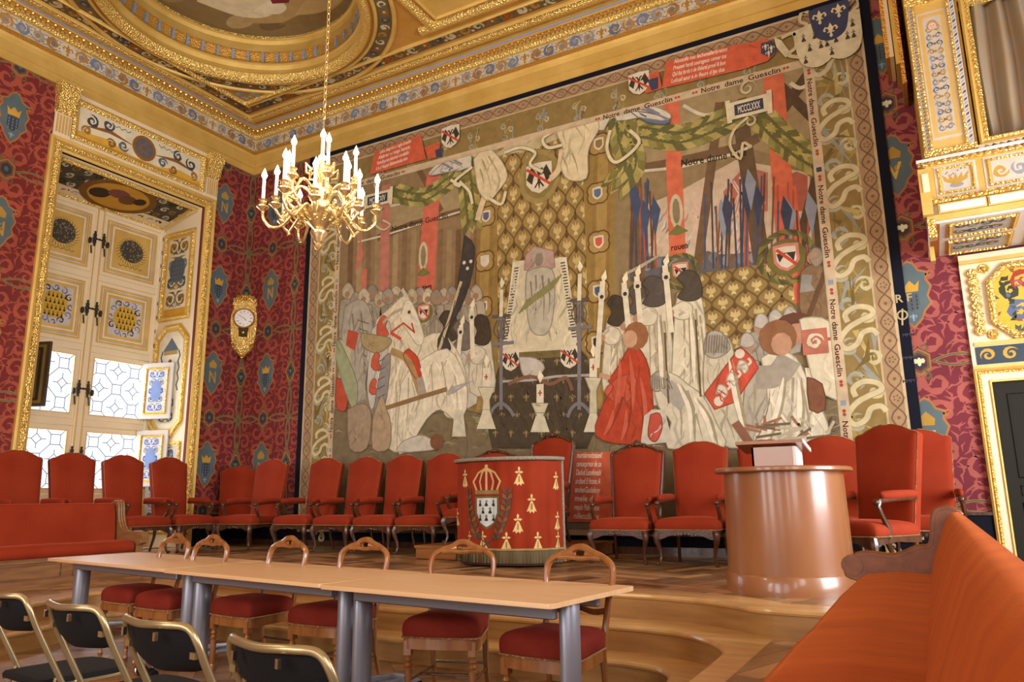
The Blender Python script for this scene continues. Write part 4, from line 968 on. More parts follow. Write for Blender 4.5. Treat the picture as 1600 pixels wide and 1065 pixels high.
# opening frame and curtain
of = GB()
frame_xz(of, 0.74-gx0, 2.5-gx0, 4.46-3.76, 6.1-3.76, 0.085, 0.03, [(0, 0), (0, 0.03), (0.2, 0.05), (0.5, 0.035)], GOLDM, base=False)
frame_xz(of, 0.74-gx0, 2.5-gx0, 4.46-3.76, 6.1-3.76, 0.085, 0.03, [(0.5, 0.035), (0.75, 0.05), (1.0, 0.02), (1.0, -0.1)], GOLDL, base=False)
P = Paint(lambda u, v, h: gl_(u, gy-0.01-h, v), [P_FRESCO]); of.bx(0.72, 2.6, gy-0.008, gy+0.03, 4.41, 4.47, CREAM)
for i in range(30): P.leaf([(0.76+i*0.06, 4.42), (0.79+i*0.06, 4.45), (0.82+i*0.06, 4.44)], 0.02, 1, '#4f5058' if i % 2 else '#9a8a60', lv=1)
P.into('opening_frame', gal, mb=of)
CURT = mat('brocade_curtain', '#a08560', 0.55, 0.15, noise_col=('#9b8f7c', (6, 6, 3.5), 3), sheen=0.3)
cu = MB(); path = []
for i in range(120):
    x = 0.78+i*1.75/119; path.append((x, gy+0.18+0.05*sin(x*34)+0.03*sin(x*13+1)))
rows = []
for z in (4.50, 4.9, 5.4, 5.9, 6.15):
    rows.append([gl_(x+0.015*sin(z*3+x*9), y, z) for x, y in path])
cu.loft(rows, CURT, closed=False); cu.build('curtain', gal, label='brown and silver brocade curtain')
# moulded stub beside the gallery head
sb = GB()
for k, (x, z0, m_) in enumerate(((0.05, 5.95, GOLDS), (0.09, 5.95, CREAM), (0.14, 5.85, GOLDM), (0.18, 5.6, GOLDS))): sb.bx(x, x+0.04, 8.6, YB-0.02, z0, 7.2, m_)
sb.build('side_moulding', gal)
# ================================================================ FURNITURE
SZ = 0.512                           # top of the stage
CROWN_PAD = [(0.92, 0.0), (0.975, 0.008), (1.0, 0.03), (1.005, 0.06), (0.99, 0.083), (0.95, 0.102), (0.87, 0.118), (0.72, 0.131), (0.5, 0.141), (0.25, 0.147), (0.08, 0.148)]

def cabriole(x, y, dx, dy, h, m, mb, r=0.03):
    prof = [(1.0, 0.010, 1.15), (0.86, 0.028, 1.25), (0.7, 0.022, 0.95), (0.45, -0.004, 0.62), (0.25, -0.014, 0.5), (0.1, 0.0, 0.5), (0.04, 0.016, 0.7), (0.0, 0.02, 0.75)]
    mb.tube([(x+dx*o, y+dy*o, h*t) for t, o, k in prof], [r*k for t, o, k in prof], m, n=8, upv=(1, 0, 0))

def armchair(name, label, group, velvet=VELVET, carved=False, arms=True, w=0.665, back_h=1.31):
    t = thing(name, label, 'armchair', group=group)
    hw = w/2; d0, d1 = -0.31, 0.29; sh = 0.35
    out = smooth_line([(-hw+0.04, d1), (-hw+0.02, 0.0), (-hw, d0+0.06), (-hw+0.05, d0), (0, d0-0.025), (hw-0.05, d0), (hw, d0+0.06), (hw-0.02, 0.0), (hw-0.04, d1)], 3)
    s = MB(); s.pad(out, [(k, sh+h*0.95) for k, h in CROWN_PAD], velvet); s.build('seat', t, smooth=60)
    n = MB(); n.tube([(p[0]*1.004, p[1]*1.004, sh+0.008) for p in out], 0.006, NAIL, n=6); n.build('nail_trim', t)
    r = MB()                          # carved seat rail with a scalloped lower edge
    sc = [(-hw+0.02, sh+0.005), (hw-0.02, sh+0.005), (hw-0.02, sh-0.07)] + [( (hw-0.06)*(1-2*i/16), sh-0.055-0.02*(abs(1-2*i/16)**2)-0.014*cos(4*pi*i/16)*(1 if abs(i-8) > 1 else -1.2)) for i in range(17)] + [(-hw+0.02, sh-0.07)]
    r.prism([(a, b) for a, b in sc], d0-0.012, d0+0.02, WALNUT, axis='y')
    for sg in (-1, 1): r.prism([(d0+0.02, sh+0.005), (d1, sh+0.005), (d1, sh-0.05), (0.1, sh-0.045), (0.0, sh-0.035), (-0.1, sh-0.045), (d0+0.02, sh-0.06)], sg*(hw-0.035)-0.01, sg*(hw-0.035)+0.012, WALNUT, axis='x')
    r.box(-hw+0.05, hw-0.05, d1-0.02, d1, sh-0.05, sh, WALNUT)
    for k in range(-3, 4): r.ball((k*0.035, d0-0.016, sh-0.032-0.004*abs(k)), 0.017-0.002*abs(k), WALNUT, 6, 4)
    r.build('seat_rail', t)
    for sx in (-1, 1):
        l = MB(); cabriole(sx*(hw-0.045), d0+0.02, sx*0.9, -0.9, sh-0.01, WALNUT, l); l.ball((sx*(hw-0.03), d0-0.005, 0.02), 0.026, WALNUT, 8, 4, 0.7); l.build('leg', t)
        l = MB(); l.tube([(sx*(hw-0.07), d1-0.02, sh), (sx*(hw-0.075), d1-0.01, 0.2), (sx*(hw-0.06), d1+0.05, 0.0)], [0.026, 0.02, 0.017], WALNUT, n=8); l.build('leg', t)
    # back, upholstered, arched top, tipped back
    bh = back_h-0.36
    oh = [(-hw+0.07, 0.0), (-hw+0.055, bh*0.35), (-hw+0.03, bh*0.8), (-hw+0.03, bh*0.905), (-hw+0.09, bh*0.925), (-0.17, bh*0.965), (-0.08, bh*0.995), (0, bh)]
    o2 = oh + [(-x, z) for x, z in oh[-2::-1]]
    bo = smooth_line(o2, 3)
    T = Matrix.Translation((0, d1-0.02, 0.36)) @ Matrix.Rotation(radians(-9), 4, 'X')
    bk = MB(); bk.T = T; th = 0.085
    bk.pad(bo, [(0.98, th), (1.0, th-0.01), (1.0, 0.012), (0.985, 0.0), (0.95, -0.012), (0.8, -0.022), (0.4, -0.028)], velvet, axis='y', c0=(0, bh*0.5)); bk.build('backrest', t, smooth=60)
    nn = MB(); nn.T = T
    for sg in (-1, 1): nn.tube([(sg*(abs(p[0])+0.001), 0.004, p[1]) for p in bo[:len(bo)//2]], 0.004, NAIL, n=5)
    nn.build('back_nail_trim', t)
    if carved:
        fr_ = MB(); fr_.T = T
        fr_.tube([(p[0]*1.03, 0.02, p[1]*1.012) for p in bo], 0.026, WALNUT, n=8, flat=1.0)
        for (x, z, rr) in ((0, bh*1.03, 0.038), (-0.045, bh*1.022, 0.026), (0.045, bh*1.022, 0.026), (-0.085, bh*1.0, 0.02), (0.085, bh*1.0, 0.02), (-0.02, bh*1.06, 0.018), (0.02, bh*1.06, 0.018), (0, bh*1.075, 0.014)): fr_.ball((x, 0.0, z), rr, WALNUT, 8, 5)
        fr_.tube([(-0.16, 0, bh*0.985), (-0.1, -0.01, bh*1.02), (0, -0.012, bh*1.035), (0.1, -0.01, bh*1.02), (0.16, 0, bh*0.985)], 0.014, WALNUT, n=6)
        fr_.build('carved_frame', t)
    if arms:
        for sx in (-1, 1):
            a = MB(); xa = sx*(hw-0.02)
            a.tube([(xa-sx*0.01, -0.10, sh+0.0), (xa, -0.12, sh+0.08), (xa+sx*0.012, -0.19, sh+0.16), (xa+sx*0.008, -0.23, sh+0.24), (xa, -0.20, sh+0.285), (xa, -0.16, sh+0.29)], [0.024, 0.022, 0.02, 0.022, 0.026, 0.02], WALNUT, n=8)
            a.ball((xa, -0.235, sh+0.275), 0.028, WALNUT, 8, 5)
            a.tube([(xa, -0.21, sh+0.285), (xa, 0.0, sh+0.30), (xa-sx*0.02, 0.30, sh+0.31)], [0.022, 0.02, 0.02], WALNUT, n=8, flat=0.8)
            ao = a.build('arm', t)
            p_ = MB(); p_.tube([(xa, -0.17, sh+0.325), (xa, -0.15, sh+0.33), (xa, 0.0, sh+0.335), (xa-sx*0.01, 0.2, sh+0.34), (xa-sx*0.015, 0.29, sh+0.34)], [0.018, 0.034, 0.036, 0.034, 0.03], velvet, n=10, flat=0.8); p_.build('arm_pad', ao, smooth=60)
    return t
GR = 'red velvet armchairs set round the stage'
plain = armchair('armchair', 'high-backed red velvet armchair behind the end of the left bench, cut by the edge of the photo', GR)
framed = armchair('carved_armchair', 'carved-frame red armchair between the ermine pulpit and the plain armchair beside the wooden lectern', GR, carved=True)
def put(src, x, y, z, rz, label, first=[set()], scale=None):
    if src.name not in first[0]:
        first[0].add(src.name); src.location = (x, y, z); src.rotation_euler = (0, 0, rz); src['label'] = label
        if scale: src.scale = scale
        return src
    return dup(src, (x, y, z), rz, label, scale=scale)
ARM = [  # src, x, y, z, facing (0 = towards the viewer's end of the hall), label
 (plain, -9.80, 5.37, SZ, 90, 'high-backed red velvet armchair under the window, nearest the photo edge behind the long bench', 1.06),
 (plain, -9.80, 6.09, SZ, 90, 'red velvet armchair with back to the window, second from the photo edge behind the bench', 1.06),
 (plain, -9.80, 6.83, SZ, 90, 'red velvet armchair just past the scrolled bench end, back against the lower glass', 1.06),
 (plain, -9.80, 7.58, SZ, 90, 'red velvet armchair in front of the lower open white shutter', 1.06),
 (plain, -9.99, 8.66, SZ, 40, 'red velvet armchair turned across the corner under the gilt clock, half hidden by another', 0.99),
 (plain, -9.12, 8.22, SZ, 4, 'red velvet armchair before the wallpaper, in front of the corner armchair', 1.04),
 (plain, -8.10, 8.32, SZ, 0, 'red velvet armchair at the window-side edge of the tapestry', 1.03),
 (plain, -7.33, 8.32, SZ, 0, 'red velvet armchair, second of four along the tapestry towards the ermine pulpit', 1.02),
 (plain, -6.61, 8.32, SZ, 0, 'red velvet armchair, third of four along the tapestry towards the ermine pulpit', 1.02),
 (plain, -5.90, 8.32, SZ, 0, 'red velvet armchair partly hidden by the near edge of the ermine pulpit', 1.02),
 (framed, -5.08, 8.25, SZ+0.165, 0, 'carved armchair right behind the ermine pulpit, only its crest showing', 0.87),
 (framed, -4.32, 8.35, SZ+0.165, -8, 'carved-frame armchair raised on the low dais beside the ermine pulpit, folded cloth on it', 1.0),
 (framed, -3.01, 8.02, SZ, 0, 'carved-frame red armchair standing on the stage floor before the gothic lettering', 0.98),
 (plain, -2.27, 8.02, SZ, 0, 'plain high-backed red armchair between the carved armchair and the wooden lectern', 1.0),
 (plain, -1.59, 8.22, SZ, 0, 'red armchair hidden behind the lectern and its reading stand', 1.0),
 (plain, -0.92, 8.10, SZ, 0, 'red armchair beyond the lectern, overlapped by the big sunlit armchair', 1.0),
 (plain, -0.12, 8.12, SZ, 0, 'shaded red armchair against the wallpaper beside the doorway', 1.02),
 (plain, -0.56, 7.12, SZ, -33, 'big red armchair in full light turned sideways behind the lectern', 1.0),
]
for (src, x, y, z, rz, lab, sz_) in ARM: put(src, x, y, z, radians(rz), lab, scale=(1, 1, sz_))
# folded cloth on the dais chair
c = MB(); c.T = Matrix.Translation((-4.36, 8.2, SZ+0.165+0.492))
c.pad(smooth_line([(-0.14, -0.1), (0.12, -0.12), (0.16, 0.06), (-0.02, 0.12), (-0.15, 0.06), (-0.14, -0.1)], 3)[:-1], [(0.9, 0), (1.0, 0.015), (0.96, 0.04), (0.8, 0.06), (0.5, 0.085), (0.1, 0.09)], VELVETD)
tag(c.build('folded_cloth'), 'crumpled dark red cloth lying on the seat of the raised carved armchair', 'cloth')

# ---------------------------------------------------------------- dais
d = MB(); d.bevbox(-5.5, -3.62, 7.50, 9.1, SZ, SZ+0.14, OAK, 0.012); d.box(-5.5, -3.6, 7.48, 9.1, SZ+0.13, SZ+0.162, OAK)
tag(d.build('low_dais'), 'low wooden dais under the raised carved armchair behind the pulpit', 'platform')

# ---------------------------------------------------------------- pulpit
PX, PY = -4.09, 7.32
pu = thing('ermine_pulpit', 'curved pulpit draped in red cloth with gold ermine spots and a crowned shield', 'pulpit', (PX, PY, SZ))
RX, RY = 0.62, 0.46
def pang(u): return pi + u*pi        # u 0..1 from the window side round the front
def pm(u, v, h):
    a = pang(u); fold = 0.010*sin(u*70)*(0.4+0.6*(1-v)) + 0.006*sin(u*31+2)
    return ((RX+fold+h)*cos(a), (RY+fold+h)*sin(a), v)
b = MB(); b.T = Matrix.Translation((0, 0, 0))
core = [((RX-0.03)*cos(pang(i/24)), (RY-0.03)*sin(pang(i/24))) for i in range(25)]
b.prism(core, 0.02, 1.1, mat('pulpit_core', '#3a1a12', 0.8)); b.build('body', pu)
P = Paint(pm, [P_CLOTH, VELVET]); NU, NV = 110, 8; BW = 1/110
for i in range(NU):
    for j in range(NV): P.poly([(i/NU, 0.17+j*0.91/NV), ((i+1)/NU, 0.17+j*0.91/NV), ((i+1)/NU, 0.17+(j+1)*0.91/NV), (i/NU, 0.17+(j+1)*0.91/NV)], '#b32d12', m=1, lv=0)
P.eps = 0.003; P.strip = 1/110
US = 1/(pi*0.54)                     # metres to u
def at(u0, v0): P.tr = lambda x, y: (u0+x*US, v0+y)
for (u, v) in ((0.31, 0.91), (0.675, 0.92), (0.93, 0.87), (0.745, 0.64), (0.665, 0.44), (0.935, 0.46), (0.36, 0.27), (0.46, 0.27), (0.6, 0.26), (0.78, 0.26), (0.935, 0.26), (0.1, 0.8), (0.2, 0.5), (0.08, 0.3)):
    at(u, v); ermine(P, 0, 0, 0.2, '#d9b877', lv=1, dark='#8b6a32')
at(0.485, 0.60)
P.poly([(-0.13, 0.12), (0.13, 0.12), (0.13, -0.06), (0.08, -0.17), (0, -0.22), (-0.08, -0.17), (-0.13, -0.06)], '#6a5a35', lv=1)
P.poly([(-0.11, 0.1), (0.11, 0.1), (0.11, -0.05), (0.07, -0.15), (0, -0.195), (-0.07, -0.15), (-0.11, -0.05)], '#c9cfc9', lv=2)
for r_, row in enumerate(((-0.07, 0, 0.07), (-0.035, 0.035), (-0.07, 0, 0.07))):
    for x in row: ermine(P, x, 0.05-r_*0.075, 0.075, '#22261f', lv=3)
P.rect(-0.13, 0.13, 0.14, 0.18, '#8e7a48', lv=1)
P.poly([(-0.13, 0.18), (-0.15, 0.27), (-0.1, 0.36), (0, 0.41), (0.1, 0.36), (0.15, 0.27), (0.13, 0.18)], '#8f1d16', lv=2)
for k in range(-2, 3): P.stroke([(k*0.055, 0.18), (k*0.072, 0.27), (k*0.045, 0.36), (0, 0.41)], 0.02, '#c9a867', lv=3)
P.disc(0, 0.43, 0.018, '#c9a867', 8, lv=3)
for sg in (-1, 1):
    P.stroke([(sg*0.06, -0.42), (-sg*0.02, -0.34), (-sg*0.13, -0.27), (-sg*0.2, -0.12), (-sg*0.21, 0.1)], 0.012, '#4d4434', lv=3)
    for k in range(9):
        t = k/8; x, y = sg*(0.1+0.11*sin(t*1.6)), -0.32+0.46*t
        for q in (-1, 1): P.leaf([(x, y), (x+q*0.03, y+0.03), (x+q*0.04, y+0.065)], 0.035, 1, '#6b5a3c' if k % 2 else '#544a36', lv=4)
P.tr = None; P.strip = 0
P.into('drape', pu)
f_ = MB()
for i in range(150):
    u = i/150; a, b2 = pm(u, 0.18, 0.006), pm(u+0.0055, 0.18, 0.006); f_.quad(a, b2, pm(u+0.005, 0.045, 0.012+0.006*sin(i*2.3)), pm(u+0.0005, 0.045, 0.010+0.006*sin(i*2.3)), mat('fringe_thread', '#6b5d3a', 0.8))
f_.tube([pm(i/40, 0.18, 0.008) for i in range(41)], 0.012, mat('fringe_braid', '#a1834c', 0.6), n=6); f_.build('fringe', pu, smooth=0)
tp = MB(); top = [((RX+0.03)*cos(pang(i/32)), (RY+0.03)*sin(pang(i/32))) for i in range(33)]
tp.prism(top, 1.085, 1.12, mat('grey_braid', '#97907c', 0.6, bump=('leaf', 90, 0.6))); tp.prism([(x*0.98, y*0.98) for x, y in top], 1.12, 1.125, VELVET)
tp.tube([(x, y, 1.103) for x, y in top], 0.02, MATS['grey_braid'], n=8); tp.build('top', pu)
e = MB()
for u in (0.0, 1.0): e.tube([pm(u, z, 0.006) for z in (0.05, 0.5, 1.08)], 0.014, MATS['grey_braid'], n=6)
e.build('edge_braid', pu)

# ---------------------------------------------------------------- lectern
lx, ly = -1.03, 6.16
lc = thing('wooden_lectern', 'curved polished wood lectern with an oval top and a small slanted reading stand', 'lectern', (lx, ly, SZ))
LW = mat('satin_cherry_veneer', '#a06c42', 0.33, noise_col=('#8c5832', (3, 3, 1.2), 4), coat=0.4)
def half(rx, ry, n=28, yb=0.12): return [(rx*cos(pi+pi*i/n), ry*sin(pi+pi*i/n)) for i in range(n+1)] + [(rx, yb), (-rx, yb)]
b = MB(); b.loft([[(x, y, 0.135) for x, y in half(0.445, 0.54)], [(x, y, 0.86) for x, y in half(0.43, 0.52)]], LW); b.build('body', lc)
b = MB(); b.loft([[(x, y, 0.0) for x, y in half(0.462, 0.56)], [(x, y, 0.125) for x, y in half(0.462, 0.56)], [(x, y, 0.137) for x, y in half(0.452, 0.55)]], LW); b.build('plinth', lc)
b = MB(); b.loft([[(x, y, z) for x, y in half(rx, ry)] for z, rx, ry in ((0.86, 0.49, 0.58), (0.868, 0.5, 0.59), (0.888, 0.5, 0.59), (0.896, 0.49, 0.58))], LW); b.build('top', lc)
b = MB(); b.box(-0.17, -0.155, -0.22, 0.10, 0.896, 1.05, LW); b.box(-0.17, 0.13, -0.22, -0.2, 0.896, 1.05, LW); b.box(0.13, 0.15, -0.22, 0.10, 0.896, 1.05, mat('white_edge', '#e8e0d6', 0.4)); b.build('stand_box', lc)
b = MB(); b.T = Matrix.Translation((-0.02, -0.08, 1.06)) @ Matrix.Rotation(radians(-8), 4, 'X'); b.box(-0.26, 0.23, -0.18, 0.2, -0.012, 0.012, LW); b.box(0.225, 0.235, -0.18, 0.2, -0.014, 0.014, MATS['white_edge']); b.build('reading_board', lc)

# ---------------------------------------------------------------- benches
BENCHW = mat('brown_bench_wood', '#8a4f26', 0.4, noise_col=('#6f3d1a', (18, 4, 18), 4), coat=0.3)
def bench(name, label, L, loc, mirror, zoff, top_h, velvet, bd=0.42, back_in=0.0):
    """bench running along y from 0 (far end) towards -L; seat faces +x (mirror=-1: -x)"""
    k = mirror; t = thing(name, label, 'bench', loc)
    def X(x): return x*k
    def bx(mb, x0, x1, y0, y1, z0, z1, m): mb.box(min(X(x0), X(x1)), max(X(x0), X(x1)), y0, y1, z0, z1, m)
    sd, sh = bd, 0.42                 # seat depth, height of seat top
    b = MB(); bx(b, -0.12, sd-0.05, -L, 0, 0.0, 0.27, OAKD); bx(b, -0.12, sd-0.01, -L, 0, 0.0, 0.06, OAKD); bx(b, -0.12, sd-0.03, -L, 0, 0.245, 0.28, OAKD)
    n = int(L/0.75)
    for i in range(n):
        y0 = -L+i*L/n+0.07; y1 = -L+(i+1)*L/n-0.07
        b.tube([(X(sd-0.045), y0, 0.085), (X(sd-0.045), y1, 0.085), (X(sd-0.045), y1, 0.225), (X(sd-0.045), y0, 0.225)], 0.009, OAKD, n=6, closed=True)
    bx(b, -0.14, -0.1, -L, 0, 0.27, top_h-0.06, OAKD); b.build('base', t)
    c = MB()
    cs = [(-0.02, 0.28), (sd-0.03, 0.28), (sd+0.005, 0.31), (sd+0.012, 0.35), (sd-0.0, 0.39), (sd-0.04, 0.413), (sd*0.5, 0.43), (0.0, 0.42)]
    rings = []
    for i in range(13):
        y = -L+0.03+(L-0.06)*i/12; dz = 0.004*sin(i*2.1); s_ = 1 if 0 < i < 12 else 0.97
        rings.append([(X(x*s_), y, z+dz*(z > 0.3)) for x, z in cs])
    c.loft(rings, velvet); c.build('seat_cushion', t, smooth=60)
    c = MB(); H = top_h
    cs = [(-0.11, 0.40), (0.03, 0.40), (0.02, 0.5), (-0.01, H-0.14), (-0.035, H-0.05), (-0.065, H-0.008), (-0.1, H), (-0.125, H-0.02), (-0.135, H-0.07)]
    rings = [[(X(x-back_in*(z-0.4)), -L+0.03+(L-0.06)*i/12, z) for x, z in cs] for i in range(13)]
    c.loft(rings, velvet); c.build('back_cushion', t, smooth=60)
    nt = MB(); nt.tube([(X(sd-0.02), -L, 0.283), (X(sd-0.02), -0.02, 0.283)], 0.006, NAIL, n=6); nt.build('nail_trim', t)
    # scrolled ends
    for (y0, y1) in ((0.0, 0.09), (-L-0.09, -L)):
        e = MB(); yc = (y0+y1)/2
        prof = smooth_line([(-0.15, 0.0), (-0.16, top_h-0.1), (-0.13, top_h+0.0), (-0.07, top_h+0.018), (-0.02, top_h-0.02), (0.01, top_h-0.18), (0.08, 0.56), (0.2, 0.51), (0.32, 0.52), (sd+0.0, 0.51), (sd+0.05, 0.46), (sd+0.06, 0.40), (sd+0.0, 0.375), (sd-0.01, 0.3), (sd-0.01, 0.0)], 3)
        e.prism([(X(a), b_) for a, b_ in prof], y0, y1, BENCHW if k < 0 else OAKD, axis='y')
        for dy in (y0+0.012, yc, y1-0.012): e.tube([(X(a), dy, b_) for a, b_ in prof[4:-6]], 0.016, BENCHW if k < 0 else OAKD, n=6)
        e.tube([(X(sd+0.03), y0-0.004, 0.455), (X(sd+0.03), y1+0.004, 0.455)], 0.06, BENCHW if k < 0 else OAKD, n=14)
        e.build('scroll_end', t)
    return t
bench('long_bench', 'long red velvet bench on a panelled oak base below the window, scrolled wooden end', 5.6, (-8.95, 5.97, 0.342), 1, 0, 0.87, VELVET, bd=0.42)
bench('side_bench', 'orange velvet bench running out of the photo beside the lectern, curved wooden end', 5.6, (-0.045, 4.93, 0.342), -1, 0, 0.76, VELVETO, bd=0.40, back_in=0.12)

# ---------------------------------------------------------------- meeting tables
def table(label):
    t = thing('meeting_table', label, 'table', group='meeting tables pushed end to end')
    W, D = 1.8, 0.84
    def rr(w, d, r): 
        o = []
        for (cx, cy, a0) in ((w/2-r, -d/2+r, -pi/2), (w/2-r, d/2-r, 0), (-w/2+r, d/2-r, pi/2), (-w/2+r, -d/2+r, pi)):
            for i in range(5): a = a0+pi/2*i/4; o.append((cx+r*cos(a), cy+r*sin(a)))
        return o
    m = MB(); o = rr(W, D, 0.035)
    m.loft([[(x, y, 0.707) for x, y in o], [(x*1.0, y, 0.728) for x, y in o], [(x*0.998, y*0.997, 0.73) for x, y in o]], BEECH); m.build('table_top', t)
    m = MB(); m.bevbox(-W/2+0.12, W/2-0.12, -0.25, -0.20, 0.63, 0.705, STEEL, 0.006); m.bevbox(-W/2+0.12, W/2-0.12, 0.18, 0.22, 0.64, 0.705, STEEL, 0.006)
    m.box(-W/2+0.3, -W/2+0.36, -0.28, 0.28, 0.69, 0.707, CHROME)
    m.build('beam', t)
    for sx in (-1, 1):
        m = MB(); x = sx*(W/2-0.09); yl = -0.14
        m.lathe([(0.001, 0.0), (0.045, 0.0), (0.052, 0.02), (0.052, 0.66), (0.046, 0.672), (0.001, 0.676)], STEEL, 20, (x, yl, 0.03), sy=1.3, sx=0.95)
        lg = m.build('leg', t)
        ft = MB()
        for sy in (-1, 1): ft.tube([(x, yl, 0.10), (x+0.0, yl+sy*0.15, 0.12), (x, yl+sy*(0.28 if sy < 0 else 0.4), 0.10), (x, yl+sy*(0.34 if sy < 0 else 0.5), 0.075)], [0.026, 0.022, 0.02, 0.018], STEEL, n=8, flat=0.6)
        ft.build('foot', lg)
        for sy in (-0.34, 0.5):
            cs = MB(); cs.lathe([(0.001, -0.014), (0.03, -0.014), (0.036, -0.008), (0.036, 0.008), (0.03, 0.014), (0.001, 0.014)], CHROME, 16, (x-0.022, yl+sy, 0.036), 'x'); cs.lathe([(0.001, -0.012), (0.03, -0.012), (0.036, -0.006), (0.036, 0.006), (0.03, 0.012), (0.001, 0.012)], BLACKF, 16, (x+0.022, yl+sy, 0.036), 'x')
            cs.box(x-0.012, x+0.012, yl+sy-0.03, yl+sy+0.01, 0.03, 0.082, BLACKF); cs.build('castor', lg)
    return t
TD = radians(-8.39)
T1 = table('meeting table nearest the steps, its square end beside the last wooden chair')
def tput(o, nl, nr):
    """near left and near right top corners"""
    dx, dy = nr[0]-nl[0], nr[1]-nl[1]; L = hypot(dx, dy); a = atan2(dy, dx)
    cx, cy = (nl[0]+nr[0])/2-sin(a)*0.42, (nl[1]+nr[1])/2+cos(a)*0.42
    o.location = (cx, cy, 0); o.rotation_euler = (0, 0, a); o.scale = (L/1.8, 1, 1)
tput(T1, (-3.165, 3.385), (-1.58, 3.20))
T2 = dup(T1, (0, 0, 0), 0, 'middle meeting table, joined to another beech table at both ends'); tput(T2, (-4.975, 3.70), (-3.175, 3.42))
T3 = dup(T1, (0, 0, 0), 0, 'meeting table at the far end of the row, its tip close to the long bench'); tput(T3, (-7.06, 4.06), (-4.985, 3.73))

# ---------------------------------------------------------------- balloon-back chairs
def side_chair(label):
    t = thing('dining_chair', label, 'chair', group='wooden balloon-back chairs behind the tables')
    sh = 0.375
    out = smooth_line([(-0.19, 0.2), (-0.215, 0.0), (-0.235, -0.18), (-0.19, -0.225), (0, -0.24), (0.19, -0.225), (0.235, -0.18), (0.215, 0.0), (0.19, 0.2)], 3)
    s = MB(); s.pad(out, [(k*1.0, sh+0.03+h*0.95) for k, h in CROWN_PAD], VELVETD); s.build('seat', t, smooth=60)
    n = MB(); n.tube([(x*1.01, y*1.01, sh+0.04) for x, y in out], 0.005, NAIL, n=5); n.build('nail_trim', t)
    r = MB(); r.prism([(x*0.97, y*0.97) for x, y in out], sh-0.025, sh+0.035, CHERRY); r.build('seat_rail', t)
    for sx in (-1, 1):
        l = MB(); l.box(sx*0.195-0.022, sx*0.195+0.022, -0.215, -0.171, sh-0.06, sh+0.02, CHERRY)
        l.lathe([(0.016, 0), (0.02, 0.01), (0.013, 0.03), (0.017, 0.06), (0.012, 0.075), (0.017, 0.085), (0.021, 0.2), (0.024, 0.23), (0.015, 0.24), (0.024, 0.255), (0.015, 0.272), (0.024, 0.285), (0.015, 0.3), (0.02, 0.318)], CHERRY, 14, (sx*0.195, -0.193, 0)); l.build('leg', t)
        l = MB(); l.tube([(sx*0.175, 0.27, 0.0), (sx*0.172, 0.21, 0.2), (sx*0.175, 0.185, 0.38), (sx*0.185, 0.20, 0.5), (sx*0.195, 0.24, 0.68)], [0.016, 0.018, 0.021, 0.02, 0.018], CHERRY, n=8, flat=0.8); l.build('leg', t)
    st = MB()
    for sx in (-1, 1): st.tube([(sx*0.195, -0.19, 0.17), (sx*0.173, 0.22, 0.17)], 0.009, WALNUT, n=6)
    st.tube([(-0.185, 0.0, 0.17), (0.185, 0.0, 0.17)], 0.009, WALNUT, n=6); st.tube([(-0.175, 0.215, 0.20), (0.175, 0.215, 0.20)], 0.009, WALNUT, n=6); st.build('stretcher', t)
    b = MB()
    hoop = smooth_line([(-0.195, 0.24, 0.66), (-0.212, 0.262, 0.76), (-0.20, 0.277, 0.835), (-0.14, 0.285, 0.875), (-0.075, 0.29, 0.895), (-0.035, 0.292, 0.918), (0, 0.293, 0.925), (0.035, 0.292, 0.92), (0.075, 0.29, 0.898), (0.14, 0.285, 0.875), (0.20, 0.277, 0.835), (0.212, 0.262, 0.76), (0.195, 0.24, 0.66)], 4)
    b.tube(hoop, [0.020+0.006*sin(pi*i/(len(hoop)-1)) for i in range(len(hoop))], CHERRY, n=8, flat=0.8, upv=(0, 1, 0))
    b.tube(smooth_line([(-0.14, 0.282, 0.866), (-0.06, 0.287, 0.868), (0, 0.288, 0.862), (0.06, 0.287, 0.868), (0.14, 0.282, 0.866)], 4), 0.019, CHERRY, n=8, flat=0.75, upv=(0, 1, 0))
    for sg in (-1, 1): b.tube([(sg*0.038, 0.289, 0.888), (sg*0.09, 0.286, 0.88)], [0.024, 0.016], CHERRY, n=8, flat=0.8, upv=(0, 1, 0))
    b.build('hoop_back', t)
    b = MB(); b.tube(smooth_line([(-0.19, 0.222, 0.6), (-0.1, 0.235, 0.585), (0, 0.24, 0.605), (0.1, 0.235, 0.585), (0.19, 0.222, 0.6)], 4), [0.016]*17, CHERRY, n=8, flat=0.6); b.build('cross_rail', t)
    return t
DC = side_chair('x')
dcs = [(-5.92, 4.22, -6, 'balloon-back chair with red seat, furthest along the table towards the bench'),
       (-5.30, 4.10, -4, 'balloon-back chair with red seat close beside the furthest one, behind a table leg'),
       (-4.44, 4.10, -6, 'balloon-back chair with red seat standing alone behind the middle table'),
       (-3.62, 4.05, 0, 'balloon-back chair with red seat half behind the paired grey table legs'),
       (-2.68, 4.02, 17, 'pale-lit balloon-back chair with crimson seat in front of the steps, below the pulpit'),
       (-1.84, 3.78, -4, 'balloon-back chair with crimson seat at the square end of the nearest table')]
for i, (x, y, rz, lab) in enumerate(dcs):
    if i == 0: DC.location = (x, y, 0); DC.rotation_euler = (0, 0, radians(rz)); DC['label'] = lab
    else: dup(DC, (x, y, 0), radians(rz), lab)

